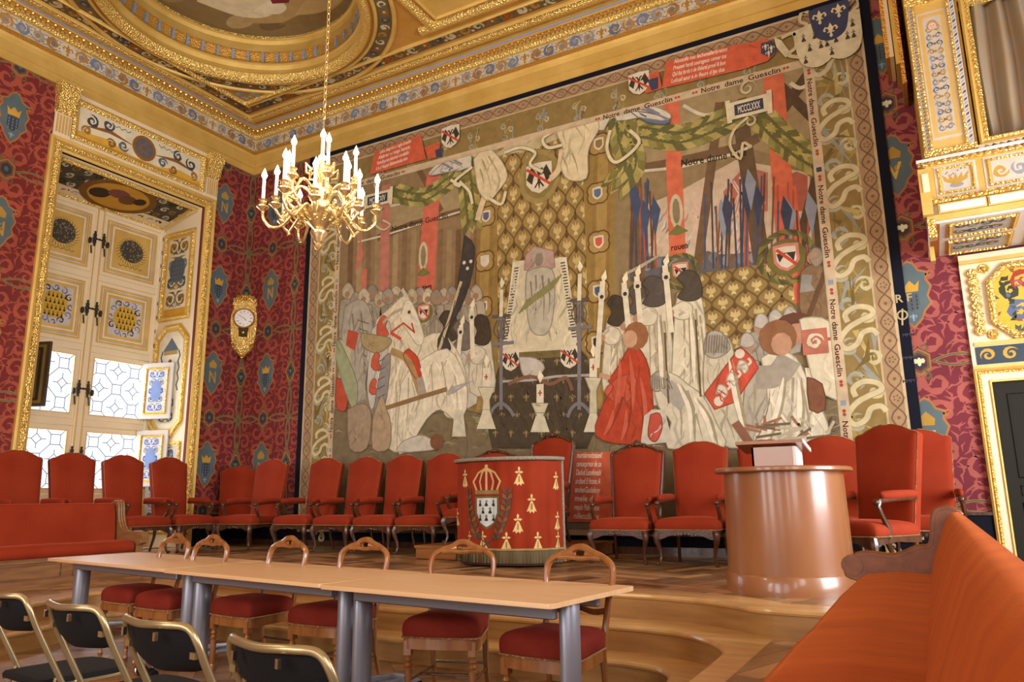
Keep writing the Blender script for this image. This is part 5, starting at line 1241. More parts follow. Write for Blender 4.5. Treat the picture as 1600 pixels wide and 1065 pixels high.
# ---------------------------------------------------------------- folding chairs
def folding(label):
    t = thing('folding_chair', label, 'folding chair', group='black folding chairs in a row before the tables')
    W = 0.225                           # sitter faces +y
    fr_ = MB()
    hoop = smooth_line([(-W, -0.02, 0.45), (-W, -0.14, 0.68), (-W+0.003, -0.18, 0.77), (-W+0.035, -0.20, 0.815), (-0.12, -0.235, 0.822), (0, -0.25, 0.818), (0.12, -0.235, 0.822), (W-0.035, -0.20, 0.815), (W-0.003, -0.18, 0.77), (W, -0.14, 0.68), (W, -0.02, 0.45)], 5)
    path = [(-W, 0.24, 0.0)] + hoop + [(W, 0.24, 0.0)]
    fr_.tube(path, 0.0125, CHAMP, n=10); fr_.build('frame', t, smooth=60)
    lg = MB()
    for sx in (-1, 1): lg.tube([(sx*(W-0.03), 0.06, 0.45), (sx*(W-0.03), -0.30, 0.0)], 0.0115, CHAMP, n=8); lg.ball((sx*(W-0.015), -0.0, 0.40), 0.012, CHROME, 6, 4); lg.ball((sx*(W+0.012), 0.03, 0.36), 0.009, CHROME, 6, 4)
    for sx in (-1, 1): lg.tube([(sx*(W-0.012), -0.04, 0.47), (sx*(W-0.012), -0.07, 0.36), (sx*(W-0.012), -0.02, 0.30)], 0.008, CHAMP, n=6)
    lg.tube([(-W+0.03, -0.22, 0.1), (W-0.03, -0.22, 0.1)], 0.009, CHAMP, n=6); lg.build('rear_leg', t)
    s = MB(); o = smooth_line([(-0.19, -0.1), (-0.2, 0.1), (-0.19, 0.26), (-0.12, 0.30), (0, 0.31), (0.12, 0.30), (0.19, 0.26), (0.2, 0.1), (0.19, -0.1)], 3)
    s.pad(o, [(0.95, 0.43), (1, 0.437), (1, 0.455), (0.97, 0.465), (0.8, 0.468), (0.3, 0.466)], BLACKF); so = s.build('seat', t)
    s = MB(); s.tube([(x*1.01, y*1.01, 0.435) for x, y in o], 0.008, CHAMP, n=6); s.build('seat_rim', so)
    b = MB(); rows = []
    for (z, y, w) in ((0.665, -0.13, 0.13), (0.675, -0.14, 0.17), (0.70, -0.155, W-0.018), (0.76, -0.182, W-0.012), (0.806, -0.2, W-0.04)):
        row = []
        for i in range(17):
            u = -1+2*i/16; row.append((u*w, y-0.05*(1-u*u)+0.006, z-(0.012*(u*u) if z < 0.61 else 0)))
        rows.append(row)
    b.loft(rows, BLACKF, closed=False); b.loft([[(x, y+0.016, z) for x, y, z in r] for r in rows], BLACKF, closed=False)
    bb = b.build('backrest', t)
    for sx in (-1, 1):
        k_ = MB(); k_.box(sx*(W-0.02)-0.014, sx*(W-0.02)+0.014, -0.185, -0.165, 0.72, 0.74, CHAMP); k_.build('pivot', bb)
    for x in (-0.1, 0.1):
        k_ = MB(); k_.box(x-0.006, x+0.006, -0.258, -0.246, 0.775, 0.8, CHROME); k_.build('clip', bb)
    return t
FC_ = folding('x')
fcs = [(-3.60, 2.12, -8, 'black folding chair cut by the photo edge, furthest from the orange bench'),
       (-2.93, 2.02, -8, 'black folding chair, second along the row from the photo edge, gold tube frame'),
       (-2.27, 1.90, -8, 'black folding chair between two others, in front of the paired grey table legs'),
       (-1.61, 1.78, -8, 'black folding chair nearest the orange bench, low in the photo')]
for i, (x, y, rz, lab) in enumerate(fcs):
    if i == 0: FC_.location = (x, y, 0); FC_.rotation_euler = (0, 0, radians(rz)); FC_['label'] = lab
    else: dup(FC_, (x, y, 0), radians(rz), lab)

# ---------------------------------------------------------------- small fittings
g = MB(); g.T = Matrix.Translation((-7.02, 4.35, 0.085)) @ Matrix.Rotation(radians(-70), 4, 'Z')
g.box(-0.22, 0.22, -0.006, 0.004, -0.065, 0.065, IRON)
for i in range(14): g.tube([(-0.21+i*0.03, -0.008, -0.06), (-0.19+i*0.03, -0.008, 0.06)], 0.003, CHROME, n=4); g.tube([(-0.19+i*0.03, -0.008, -0.06), (-0.21+i*0.03, -0.008, 0.06)], 0.003, CHROME, n=4)
tag(g.build('floor_vent'), 'dark mesh vent grille set in the lowest step below the long bench', 'vent')
sk = thing('power_socket', 'small grey double socket on the lowest step behind the middle table', 'socket', (-5.45, 4.895, 0.085))
s = MB(); s.bevbox(-0.09, 0.09, -0.012, 0.0, -0.035, 0.035, STEEL, 0.003); s.build('plate', sk)
s = MB(); s.lathe([(0.001, -0.014), (0.02, -0.014), (0.024, -0.011)], IRON, 12, (-0.04, 0, 0), 'y'); s.lathe([(0.001, -0.014), (0.02, -0.014), (0.024, -0.011)], IRON, 12, (0.04, 0, 0), 'y'); s.build('outlet', sk)
dup(sk, (-2.45, 4.86, 0.085), 0, 'small grey double socket on the lowest step under the crimson-seated chairs')

# ---------------------------------------------------------------- clock hung across the corner
ck = thing('wall_clock', 'gilt rococo cartel clock with a white dial hung across the corner of the room', 'clock', (XL+0.10, YB-0.10, 4.29), radians(-45))
ck.scale = (0.98, 1.0, 0.97)
# local: faces -y, width along x
ck.rotation_euler = (0, 0, radians(45))
b = MB()
sil = [(0, -0.62), (0.05, -0.52), (0.10, -0.44), (0.09, -0.38), (0.16, -0.30), (0.22, -0.16), (0.20, -0.08), (0.26, 0.02), (0.31, 0.12), (0.27, 0.24), (0.22, 0.30), (0.14, 0.33), (0.12, 0.42), (0.17, 0.52), (0.10, 0.56), (0.05, 0.60), (0, 0.61)]
sil = [(x*1.65, z) for x, z in sil]
full = sil + [(-x, z) for x, z in sil[-2:0:-1]]
b.pad(full, [(1.0, 0.03), (1.0, 0.0), (0.93, -0.04), (0.75, -0.07), (0.5, -0.085)], GOLDL, axis='y', c0=(0, 0.0))
rnd = random.Random(4)
for sg in (-1, 1):
    for (x, z, r, a, tn) in ((0.22, 0.20, 0.07, 0, 1.2), (0.25, 0.06, 0.06, 2, 1.1), (0.17, -0.2, 0.06, 4, 1.2), (0.1, -0.38, 0.05, 1, 1.1), (0.13, 0.47, 0.055, 5, 1.2), (0.06, 0.38, 0.04, 3, 1.0)):
        b.tube([(sg*(x*1.6+r*(1-0.8*i/14)*cos(a+2*pi*tn*i/14)), -0.06-0.012*sin(i), z+r*(1-0.8*i/14)*sin(a+2*pi*tn*i/14)) for i in range(15)], [0.016-0.0007*i for i in range(15)], GOLDL, n=6)
    b.tube([(sg*0.15, -0.07, -0.02), (sg*0.12, -0.09, -0.12), (sg*0.14, -0.08, -0.24), (sg*0.06, -0.08, -0.33), (0, -0.07, -0.42)], [0.022, 0.02, 0.024, 0.02, 0.012], GOLDM, n=7)
for i in range(70):
    a = rnd.random()*2*pi; p = full[rnd.randrange(len(full))]; x, z = p[0]*(0.8+rnd.random()*0.22), p[1]*(0.85+rnd.random()*0.15)
    b.tube([(x, -0.045, z), (x+0.02*cos(a), -0.075, z+0.02*sin(a)), (x+0.05*cos(a), -0.06, z+0.05*sin(a))], [0.014, 0.011, 0.004], BEADM, n=5)
for k in range(8): b.ball((0.05*cos(k*pi/4), -0.085, 0.50+0.05*sin(k*pi/4)), 0.02, BEADM, 6, 4)
b.ball((0, -0.09, 0.50), 0.025, GOLDL, 8, 5); b.ball((0, -0.05, -0.60), 0.03, BEADM, 8, 5)
b.build('case', ck)
b = MB(); b.lathe([(0.165, -0.075), (0.19, -0.11), (0.175, -0.13), (0.16, -0.115)], BEADM, 32, (0, 0, 0.13), 'y', caps=False); b.build('bezel', ck)
P = Paint(lambda u, v, h: (u, -0.112-h, 0.13+v), [P_FRESCO]); P.disc(0, 0, 0.165, '#ece8e0', 32, lv=0)
nums = ['XII', 'I', 'II', 'III', 'IIII', 'V', 'VI', 'VII', 'VIII', 'IX', 'X', 'XI']
for i, s_ in enumerate(nums):
    a = pi/2-i*pi/6; w_ = 0.012*len(s_); P.text(s_, 0.125*cos(a)-w_/2, 0.125*sin(a)-0.012, 0.034, '#2a2c3a', width=w_, lv=1)
P.into('dial', ck)
b = MB(); b.tube([(0, -0.12, 0.13), (-0.09, -0.12, 0.18)], 0.004, mat('bronze_hand', '#8a5a20', 0.4, 0.6), n=5); b.tube([(0, -0.12, 0.13), (0.045, -0.12, 0.08)], 0.005, MATS['bronze_hand'], n=5); b.build('hand', ck)
b = MB(); b.quad((-0.07, -0.088, -0.22), (0.07, -0.088, -0.22), (0.09, -0.088, -0.04), (-0.09, -0.088, -0.04), mat('clock_glass', '#3a3426', 0.1)); b.ball((0, -0.09, -0.14), 0.03, BEADM, 8, 5); b.build('pendulum_window', ck)

# ---------------------------------------------------------------- chandelier
chx, chy = -5.20, 5.37
ch = thing('chandelier', 'gilt bronze chandelier with two tiers of lit candles hanging from a chain', 'chandelier', (chx, chy, 3.68))
BR = mat('gilt_bronze', '#fbe6a8', 0.24, 0.85, bump=('noise', 25, 0.15))
WAX = mat('candle_tube', '#f6efe0', 0.5, emit=('#fff2d8', 2.6)); FLAME = mat('lit_bulb', '#fff4dd', 0.3, emit=('#ffe9c4', 60))  # tubes given a glow of their own, as if flame-lit
b = MB()
b.lathe([(0.001, 0.0), (0.03, 0.02), (0.045, 0.05), (0.03, 0.08), (0.05, 0.10), (0.06, 0.14), (0.085, 0.17), (0.09, 0.2), (0.05, 0.22), (0.10, 0.27), (0.17, 0.33), (0.21, 0.38), (0.22, 0.41), (0.19, 0.42), (0.11, 0.44), (0.09, 0.5), (0.10, 0.58), (0.13, 0.64), (0.13, 0.68), (0.08, 0.72), (0.05, 0.78), (0.075, 0.84), (0.10, 0.9), (0.06, 0.94), (0.03, 0.97), (0.008, 1.0), (0.006, 1.44), (0.001, 1.45)], BR, 24)
for k in range(12): b.tube([(0.12*cos(k*pi/6), 0.12*sin(k*pi/6), 0.30), (0.2*cos(k*pi/6), 0.2*sin(k*pi/6), 0.36), (0.23*cos(k*pi/6), 0.23*sin(k*pi/6), 0.42)], [0.018, 0.022, 0.008], GOLDL, n=6)
for k in range(6): a = k*pi/3; b.tube([(0.1*cos(a), 0.1*sin(a), 0.86), (0.17*cos(a), 0.17*sin(a), 0.92), (0.16*cos(a), 0.16*sin(a), 0.82), (0.1*cos(a), 0.1*sin(a), 0.80)], 0.014, BR, n=6)
b.build('stem', ch)
b = MB()                             # chain up to the ceiling
z = 1.46; i = 0
while z < ZC-3.68-0.05:
    a = (i % 2)*pi/2; L = 0.085; pts = [(0.016*cos(t)*cos(a), 0.016*cos(t)*sin(a), z+L/2+L/2*sin(t)) for t in [j*2*pi/10 for j in range(10)]]
    b.tube(pts, 0.005, BR, n=5, closed=True); z += L-0.012; i += 1
b.build('chain', ch)
b = MB(); b.lathe([(0.001, -0.12), (0.04, -0.1), (0.06, -0.03), (0.14, 0.0)], GOLDL, 20, (0, 0, ZC-3.68)); b.build('ceiling_rose', ch)
def arm_(a, r, z0, z1, cup_z, hc):
    K = 0.75
    ca, sa = cos(a), sin(a)
    def p(q, z): return (q*K*ca, q*K*sa, z)
    m = MB(); m.tube([tuple(v) for v in smooth_line([p(0.12, z0), p(0.26, z0+0.09), p(0.36, z0+0.05), p(0.42, z1), p(0.52, z1-0.09), p(r-0.12, z1-0.10), p(r-0.02, z1-0.02), p(r, cup_z)], 5)], 0.016, BR, n=8)
    m.tube([tuple(v) for v in smooth_line([p(0.42, z1), p(0.5, z1+0.06), p(0.46, z1+0.1), p(0.42, z1+0.05)], 4)], 0.010, BR, n=6)
    o = m.build('arm', ch, smooth=60)
    m = MB(); m.lathe([(0.012, -0.02), (0.03, 0.0), (0.062, 0.025), (0.064, 0.035), (0.03, 0.035), (0.022, 0.05), (0.036, 0.075), (0.03, 0.095), (0.045, 0.11), (0.018, 0.112)], BR, 14, p(r, cup_z)); m.build('cup', o)
    m = MB(); m.lathe([(0.017, 0.11), (0.016, hc), (0.006, hc+0.005)], WAX, 10, p(r, cup_z)); m.build('candle', o)
    m = MB(); m.lathe([(0.001, hc), (0.022, hc+0.012), (0.030, hc+0.035), (0.016, hc+0.07), (0.001, hc+0.11)], FLAME, 10, p(r, cup_z)); m.build('flame', o)  # flame enlarged to mimic its glow
    return (chx+p(r, 0)[0], chy+p(r, 0)[1], 3.68+cup_z+hc+0.04)
FL = []
for k in range(12): FL.append(arm_(k*pi/6+0.12, 0.76 if k % 2 else 0.62, 0.34, 0.34, 0.42 if k % 2 else 0.36, 0.34))
for k in range(6): FL.append(arm_(k*pi/3+0.4, 0.48, 0.62, 0.56, 0.66, 0.36))
m = MB(); m.lathe([(0.001, 0.98), (0.035, 1.0), (0.045, 1.03), (0.022, 1.05), (0.018, 1.08), (0.018, 1.24), (0.004, 1.25)], WAX, 12, (0, 0, 0)); m.build('candle', ch)
m = MB(); m.lathe([(0.001, 1.245), (0.026, 1.26), (0.032, 1.28), (0.016, 1.32), (0.001, 1.35)], FLAME, 10, (0, 0, 0)); m.build('flame', ch)
FL.append((chx, chy, 3.68+1.28))
# ================================================================ TAPESTRY
TY = YB-0.05
TX0, TX1, TZ0, TZ1 = -9.05, -0.16, 0.73, 7.15
KT = TY/9.2
tb = MB(); tb.box(-9.16, -0.05, YB-0.045, YB-0.02, 0.70, 7.235, DARKB)
P = Paint(lambda u, v, h: (u, TY-h, v), [P_TAP], eps=0.0005)
P.soft = True
def tp(px, py): return back(px, py, 9.15)
def pp_(pts): return [tp(*p) for p in pts]
def S(pts, w, col, lv, sm=0, taper=0):       # stroke through measured points, width in metres
    P.stroke(smooth_line(pp_(pts), sm) if sm else pp_(pts), w, col, lv=lv, taper=taper)
def inside(p, poly):
    c = False
    for i in range(len(poly)):
        a, b = poly[i-1], poly[i]
        if (a[1] > p[1]) != (b[1] > p[1]) and p[0] < (b[0]-a[0])*(p[1]-a[1])/(b[1]-a[1])+a[0]: c = not c
    return c
hr = random.Random(11)
def mixc(col, k, to=(0.36, 0.26, 0.13)):
    c = hx(col); return tuple(c[i]*(1-k)+to[i]*k for i in range(3))+(1,)
def woven(q, col, lv, dens=55):
    """threads of lighter and darker tone worked into a shape"""
    xs = [p[0] for p in q]; zs = [p[1] for p in q]; x0, x1, z0, z1 = min(xs), max(xs), min(zs), max(zs)
    n = int(min(260, dens*(x1-x0)*(z1-z0))); n = max(n, 5) if (x1-x0)*(z1-z0) > 0.02 else 0
    L = min(0.5, 0.45*(z1-z0)); a0 = pi/2+hr.uniform(-0.25, 0.25)
    for i in range(n):
        x, z = hr.uniform(x0, x1), hr.uniform(z0, z1); a = a0+hr.uniform(-0.3, 0.3); l = L*hr.uniform(0.4, 1)
        pts = [(x+l*t*cos(a)+0.05*sin(t*4+i), z+l*t*sin(a)) for t in (-0.5, -0.2, 0.15, 0.5)]
        if all(inside(p, q) for p in pts):
            k = hr.choice((0.62, 0.72, 0.8, 0.88, 1.12, 1.2)); c = hx(col); P.stroke(pts, hr.uniform(0.012, 0.045), tuple(min(1, v*k) for v in c[:3])+(1,), lv=lv+0.95, taper=2)
def A(pts, col, lv, sm=0):
    q = pp_(pts); q = smooth_line(q+[q[0]], sm)[:-1] if sm else q
    P.poly(q, col, lv=lv)
    if lv >= 27:
        woven(q, col, lv)
        if len(q) > 5: c = hx(col); P.stroke(q+[q[0]], 0.014, tuple(v*0.5 for v in c[:3])+(1,), lv=lv+0.97)
BEI, OLV = '#b8a179', '#8b7440'
P.rect(TX0, TX1, TZ0, TZ1, '#c9b48c', lv=0)
P.rect(TX0+0.03, TX1-0.03, TZ0+0.03, TZ1-0.03, '#a88a66', lv=1)
IX0, IX1, IZ1 = -8.36, -0.86, 6.42            # picture opening
P.rect(TX0+0.22, TX1-0.2, TZ0+0.05, TZ1-0.2, '#c6b183', lv=3); P.rect(TX0+0.24, TX1-0.22, TZ0+0.05, TZ1-0.22, OLV, lv=4)
# chain pattern of the outer band
def chainband(p0, p1, w, lv=2):
    d = Vector((p1[0]-p0[0], p1[1]-p0[1])); L = d.length; d.normalize(); n_ = Vector((-d.y, d.x)); k = int(L/0.42)
    for i in range(k):
        for ph in (0, 1):
            pts = [tuple(Vector(p0)+d*(L/k)*(i+t/8)+n_*(w*0.42*(1 if ph else -1)*cos(2*pi*t/8))) for t in range(9)]
            P.stroke(pts, 0.016, '#75543c', lv=lv)
        c = Vector(p0)+d*(L/k)*(i+0.5)
        for q in range(5): P.disc(c.x+0.03*cos(q*1.26), c.y+0.03*sin(q*1.26), 0.012, '#7e5a40', 5, lv=lv)
        c = Vector(p0)+d*(L/k)*i; P.disc(c.x, c.y, 0.02, '#7e5a40', 6, lv=lv)
chainband((TX1-0.1, TZ0), (TX1-0.1, TZ1), 0.17); chainband((TX0+0.12, TZ0), (TX0+0.12, TZ1), 0.18); chainband((TX0, TZ1-0.11), (TX1, TZ1-0.11), 0.17)
# vine and ribbon border
RIB, RIB2 = '#cfc195', '#b9a877'
rb = random.Random(3)
def vine(x, z, s_=1.0, lv=5):
    for (dx, dz, r, a, c, sg) in ((-0.1, 0.16, 0.11, 1, '#a7a78c', 1), (0.12, 0.02, 0.10, 3, '#c5bb8e', -1), (-0.08, -0.2, 0.11, 5, '#9fa390', 1), (0.1, -0.34, 0.09, 2, '#c5bb8e', -1)):
        P.spiral(x+dx*s_, z+dz*s_, r*s_, a, 1.4, c, 0.05*s_, sg, n=16, lobes=5, lv=lv)
    for i in range(7): P.leaf([(x+(rb.random()-0.5)*0.4*s_, z+(rb.random()-0.5)*0.75*s_)]*1+[(x+(rb.random()-0.5)*0.36*s_, z+(rb.random()-0.5)*0.75*s_)]*1+[(x+(rb.random()-0.5)*0.36*s_, z+(rb.random()-0.5)*0.6*s_)], 0.06*s_, 3, ['#6e5c2c', '#a08c4c', '#8f948a', '#b9a760'][i % 4], lv=lv)
def ribbon(x, z, s_=1.0, lv=7, c=RIB):
    pts = [(-0.11, 0.12), (-0.13, 0.23), (0.0, 0.31), (0.16, 0.28), (0.2, 0.19), (0.04, 0.12), (-0.12, 0.03), (-0.23, -0.13), (-0.15, -0.24), (-0.02, -0.18), (0.05, -0.05), (0.17, -0.02), (0.23, -0.09)]
    q = smooth_line([(x+a*s_, z+b*s_) for a, b in pts], 4); P.stroke(q, 0.085*s_, '#8f8052', lv=lv); P.stroke(q, 0.068*s_, c, lv=lv+1)
for i in range(7):
    z = 0.95+i*0.86
    vine(-0.57, z, 1.05); vine(-8.63, z, 0.9); ribbon(-0.57, z+0.36, 0.86); ribbon(-8.63, z+0.3, 0.72)
    for sg in (1,): P.stroke([( -0.80+0.02*sin(k*1.6), z+0.07*k) for k in range(11)], 0.02, '#c9bc8c', lv=6); P.stroke([(-8.47+0.02*sin(k*1.6), z+0.07*k) for k in range(11)], 0.02, '#c9bc8c', lv=6)
for i in range(12): vine(-8.1+i*0.6, 6.68, 0.55, lv=5)
# narrow inscription strip
P.rect(IX0-0.1, IX1+0.12, 0.73, IZ1+0.11, '#cdb793', lv=9); P.rect(IX0, IX1, 0.73, IZ1, '#8f7c58', lv=10)
def strip_text(along, pos, a, b, flip=False):
    L = 1.38; n = int((b-a)/L)
    for i in range(n):
        t0 = a+(b-a)/n*i
        w = 0.92
        if along == 'z':
            P.text('dame', pos-0.03, t0+(b-a)/n-0.42, 0.085, '#3d2c20', width=0.22, ang=-pi/2, lv=11); P.text('Notre', pos-0.03, t0+(b-a)/n-0.15, 0.085, '#54261a', width=0.24, ang=-pi/2, lv=11); P.text('Guesclin', pos-0.03, t0+(b-a)/n-0.68, 0.085, '#54261a', width=0.38, ang=-pi/2, lv=11)
            for q in (0.04, 0.08, 1.12, 1.16): P.disc(pos, t0+(b-a)/n-q, 0.022, '#a8402c', 5, lv=11)
            P.rect(pos-0.03, pos+0.03, t0+0.02, t0+0.08, '#2b3350' if i == n-1 else '#8f9aa0', lv=11)
        elif along == 'zl':
            P.text('Notre', pos+0.03, t0+0.12, 0.10, '#54261a', width=0.24, ang=pi/2, lv=11); P.text('dame', pos+0.03, t0+0.42, 0.10, '#3d2c20', width=0.22, ang=pi/2, lv=11); P.text('Guesclin', pos+0.03, t0+0.69, 0.10, '#54261a', width=0.38, ang=pi/2, lv=11)
            for q in (0.04, 0.08, 1.12, 1.16): P.disc(pos, t0+q, 0.02, '#a8402c', 5, lv=11)
            P.rect(pos-0.025, pos+0.025, t0+1.22, t0+1.28, '#8f9aa0', lv=11)
        else:
            P.text('Notre', t0+0.16, pos-0.035, 0.10, '#54261a', width=0.25, lv=11); P.text('dame', t0+0.47, pos-0.035, 0.10, '#3d2c20', width=0.24, lv=11); P.text('Guesclin', t0+0.77, pos-0.035, 0.10, '#54261a', width=0.40, lv=11)
            for q in (0.06, 0.1, 1.22, 1.26): P.disc(t0+q, pos, 0.02, '#a8402c', 5, lv=11)
strip_text('z', -0.80, 0.75, 6.4); strip_text('zl', -8.41, 0.75, 6.4); strip_text('x', 6.475, -8.3, -6.0); strip_text('x', 6.475, -3.7, -0.9)

# ---- the woven scene: canvas awnings on timber posts, damask hangings, mourners and soldiers
TAN, TAN2, BRN, DBR = '#93805c', '#ab9670', '#6b5238', '#4b382a'
P.box = (IX0, IX1, TZ0, IZ1)
# left bay
A([(520, 300), (760, 230), (760, 700), (515, 700)], '#8a7250', 11)
for i in range(15): A([(545+i*14, 360), (553+i*14, 357), (549+i*14, 520), (541+i*14, 520)], ['#6f5238', '#a58c63', '#7d6146', '#97805a'][i % 4], 12)
A([(585, 330), (725, 285), (735, 330), (590, 372)], '#a08d66', 13); S([(590, 372), (640, 352), (735, 326)], 0.12, BRN, 14); S([(655, 265), (690, 330)], 0.1, BRN, 13)
S([(590, 325), (625, 318), (650, 300)], 0.045, '#d8cfae', 14, 4); S([(560, 378), (600, 368), (650, 352), (735, 326)], 0.03, '#d8cfae', 15)
A([(668, 268), (690, 262), (682, 400), (677, 490), (650, 492), (655, 400)], '#cc6650', 16); A([(597, 290), (611, 288), (607, 480), (592, 480)], '#b97463', 15); A([(560, 340), (568, 400), (555, 430), (562, 380)], '#c8705c', 15)
A([(566, 420), (574, 420), (570, 520), (560, 520)], '#c8705c', 15)
P.text('Notre dame Guesclin', *tp(612, 362), 0.13, '#3b2e24', width=1.1, ang=0.02, lv=17)
# centre hanging: ogee damask
A([(752, 200), (960, 140), (960, 640), (735, 640)], '#94793c', 12)
def ogee(px0, py0, px1, py1, nx, ny, lv, bg='#9a7f45', ln='#654b28', fl='#cbb478', fd='#5a3a24'):
    (x0, z1), (x1, z0) = tp(px0, py0), tp(px1, py1)
    ob = P.box; P.box = (max(x0, IX0), min(x1, IX1), max(z0, TZ0), min(z1, IZ1))
    P.rect(x0, x1, z0, z1, bg, lv=lv); sx, sz = (x1-x0)/nx, (z1-z0)/ny
    for i in range(-1, nx+1):
        for j in range(-1, ny*2+1):
            cx, cz = x0+sx*(i+0.5+(0.5 if j % 2 else 0)), z0+sz*0.5*(j+0.5)
            for sg in (-1, 1):
                q = [(cx+sg*sx*0.5*(0.5-0.5*cos(pi*t/6)), cz-sz*0.5+sz*0.5*t/6) for t in range(7)]; P.stroke(q, 0.022, ln, lv=lv+1)
                P.leaf([(cx, cz-sz*0.12), (cx+sg*sx*0.13, cz+sz*0.02), (cx+sg*sx*0.17, cz+sz*0.16)], sx*0.2, 1, fl, lv=lv+2)
            P.leaf([(cx, cz-sz*0.16), (cx, cz), (cx, cz+sz*0.2)], sx*0.3, 2, fl, lv=lv+3)
            P.poly([(cx-sx*0.08, cz-sz*0.12), (cx+sx*0.08, cz-sz*0.12), (cx+sx*0.12, cz-sz*0.24), (cx, cz-sz*0.2), (cx-sx*0.12, cz-sz*0.24)], '#d3c48c', lv=lv+3)
            P.poly([(cx, cz+sz*0.42), (cx+sx*0.1, cz+sz*0.3), (cx+sx*0.05, cz+sz*0.24), (cx-sx*0.05, cz+sz*0.24), (cx-sx*0.1, cz+sz*0.3)], fd, lv=lv+3)
    P.box = ob
ogee(776, 205, 922, 580, 5, 8, 13)
for xs in ((742, 768), (922, 950)):
    A([(xs[0]+8, 180), (xs[1]+8, 175), (xs[1]-3, 640), (xs[0]-3, 640)], '#8d7038', 17); A([(xs[0]+14, 180), (xs[1]+2, 175), (xs[1]-8, 640), (xs[0]+3, 640)], '#a48748', 18)
for (x, y, c) in ((760, 338, '#4d5a7a'), (758, 408, '#d9d2ba'), (755, 480, '#7a3c2c'), (750, 560, '#b5a070'), (936, 225, '#8a6f3c'), (934, 302, '#4d6a86'), (936, 378, '#c8503a'), (935, 455, '#3f5f80'), (933, 535, '#2f2c28')):
    X, Z = tp(x, y)
    for r, cc, l in ((0.16, '#5b3f22', 19), (0.13, '#a88a4c', 20)):
        for k in range(4): P.disc(X+0.07*cos(k*pi/2+pi/4), Z+0.07*sin(k*pi/2+pi/4), r*0.75, cc, 10, lv=l)
    P.poly(shield_shape(X, Z, 0.15, 0.19), '#d9d0b8', lv=21); P.poly(shield_shape(X, Z, 0.1, 0.13), c, lv=22)
# valance over the centre
A([(738, 205), (962, 143), (965, 190), (900, 205), (830, 235), (742, 250)], '#c3b68c', 19)
for i in range(24):
    x = 744+i*9.2; y = 214-i*2.45; X, Z = tp(x, y)
    for k in range(3): P.poly([(X-0.04, Z-0.12*k), (X, Z-0.12*k+0.06), (X+0.04, Z-0.12*k), (X, Z-0.12*k-0.05)], '#8b7c50', lv=20)
# right bay
A([(960, 130), (1290, 60), (1300, 700), (955, 700)], '#8b7853', 11)
A([(960, 150), (1275, 90), (1280, 250), (1200, 240), (1150, 225), (1100, 240), (1030, 255), (985, 265)], '#9d8a62', 12)
A([(1068, 190), (1150, 160), (1160, 250), (1075, 262)], '#a8956c', 13); A([(1000, 262), (1160, 232), (1150, 300), (1050, 350), (1000, 330)], '#8f7b56', 13)
A([(1060, 300), (1150, 250), (1265, 270), (1270, 420), (985, 440), (985, 330)], '#cbb79a', 14)
for i in range(120):                  # distant crowd
    x = 990+rb.random()*270; y = 330+rb.random()*95; X, Z = tp(x, y); c = ['#d8c9b0', '#b98a78', '#c9a890', '#8f8f98', '#e0d6c4', '#a8604e'][i % 6]
    P.leaf([(X-0.05, Z-0.05), (X, Z), (X+0.06*rb.random(), Z+0.08)], 0.07, 2, c, lv=15)
for i in range(30):
    x = 1060+rb.random()*120; X, Z = tp(x, 400-rb.random()*60); P.stroke([(X, Z), (X+0.1, Z+0.3), (X-0.05+0.3*rb.random(), Z+0.55)], 0.02, '#d6b8a2', lv=16)
A([(1130, 300), (1150, 275), (1165, 260), (1200, 270), (1200, 330), (1140, 335)], '#b26a58', 15); A([(1230, 275), (1245, 268), (1262, 275), (1262, 330), (1232, 330)], '#a95848', 15)
A([(985, 400), (1080, 402), (1200, 392), (1265, 385), (1265, 418), (1090, 430), (985, 440)], '#5b5c62', 17)
for i in range(26): X, Z = tp(990+i*10.5, 412-(i > 9)*8+3*sin(i)); P.disc(X, Z, 0.075, ['#6f7880', '#4a4f5c', '#8a8f92', '#6b5648'][i % 4], 9, lv=18)
for (a, b, w, c) in (((990, 175), (1000, 440), 0.16, BRN), ((1125, 160), (1090, 420), 0.12, BRN), ((1155, 170), (1192, 420), 0.2, '#5e4a33'), ((1270, 130), (1285, 420), 0.13, DBR), ((1275, 100), (1210, 190), 0.14, DBR), ((1215, 130), (1275, 190), 0.12, DBR), ((1240, 420), (1285, 250), 0.14, DBR)): S([a, b], w, c, 19)
S([(960, 270), (1050, 255), (1160, 230), (1185, 215)], 0.13, BRN, 20)
S([(1000, 268), (1060, 262), (1150, 240), (1175, 228)], 0.04, '#d8cfae', 21); S([(1068, 165), (1100, 180), (1135, 172)], 0.045, '#d8cfae', 21, 4); S([(1235, 130), (1250, 138), (1268, 130)], 0.05, '#d8cfae', 21, 4)
A([(1037, 162), (1062, 157), (1072, 400), (1047, 404)], '#d36a4a', 22); A([(1192, 118), (1224, 110), (1240, 300), (1208, 300)], '#d36a4a', 22); A([(1206, 292), (1244, 290), (1262, 470), (1222, 480)], '#cf6248', 22)
for i in range(46):                   # spears and lances
    x = (985+rb.random()*40) if i % 3 == 0 else (1100+rb.random()*165); y = 270+rb.random()*60
    S([(x, y), (x+6-12*rb.random(), 420)], 0.022, ['#5b3a2a', '#2f3d52', '#74503a', '#b0503a', '#3e4f6e'][i % 5], 23)
    if i % 4 == 0: X, Z = tp(x, y+14); P.leaf([(X, Z+0.2), (X+0.02, Z), (X, Z-0.35)], 0.13, 1, ['#34486a', '#8c96a0', '#2b3a58'][i % 3], lv=24)
P.text('Notre dame Gue', *tp(1064, 261), 0.14, '#3b2e24', width=0.85, ang=-0.05, lv=24)
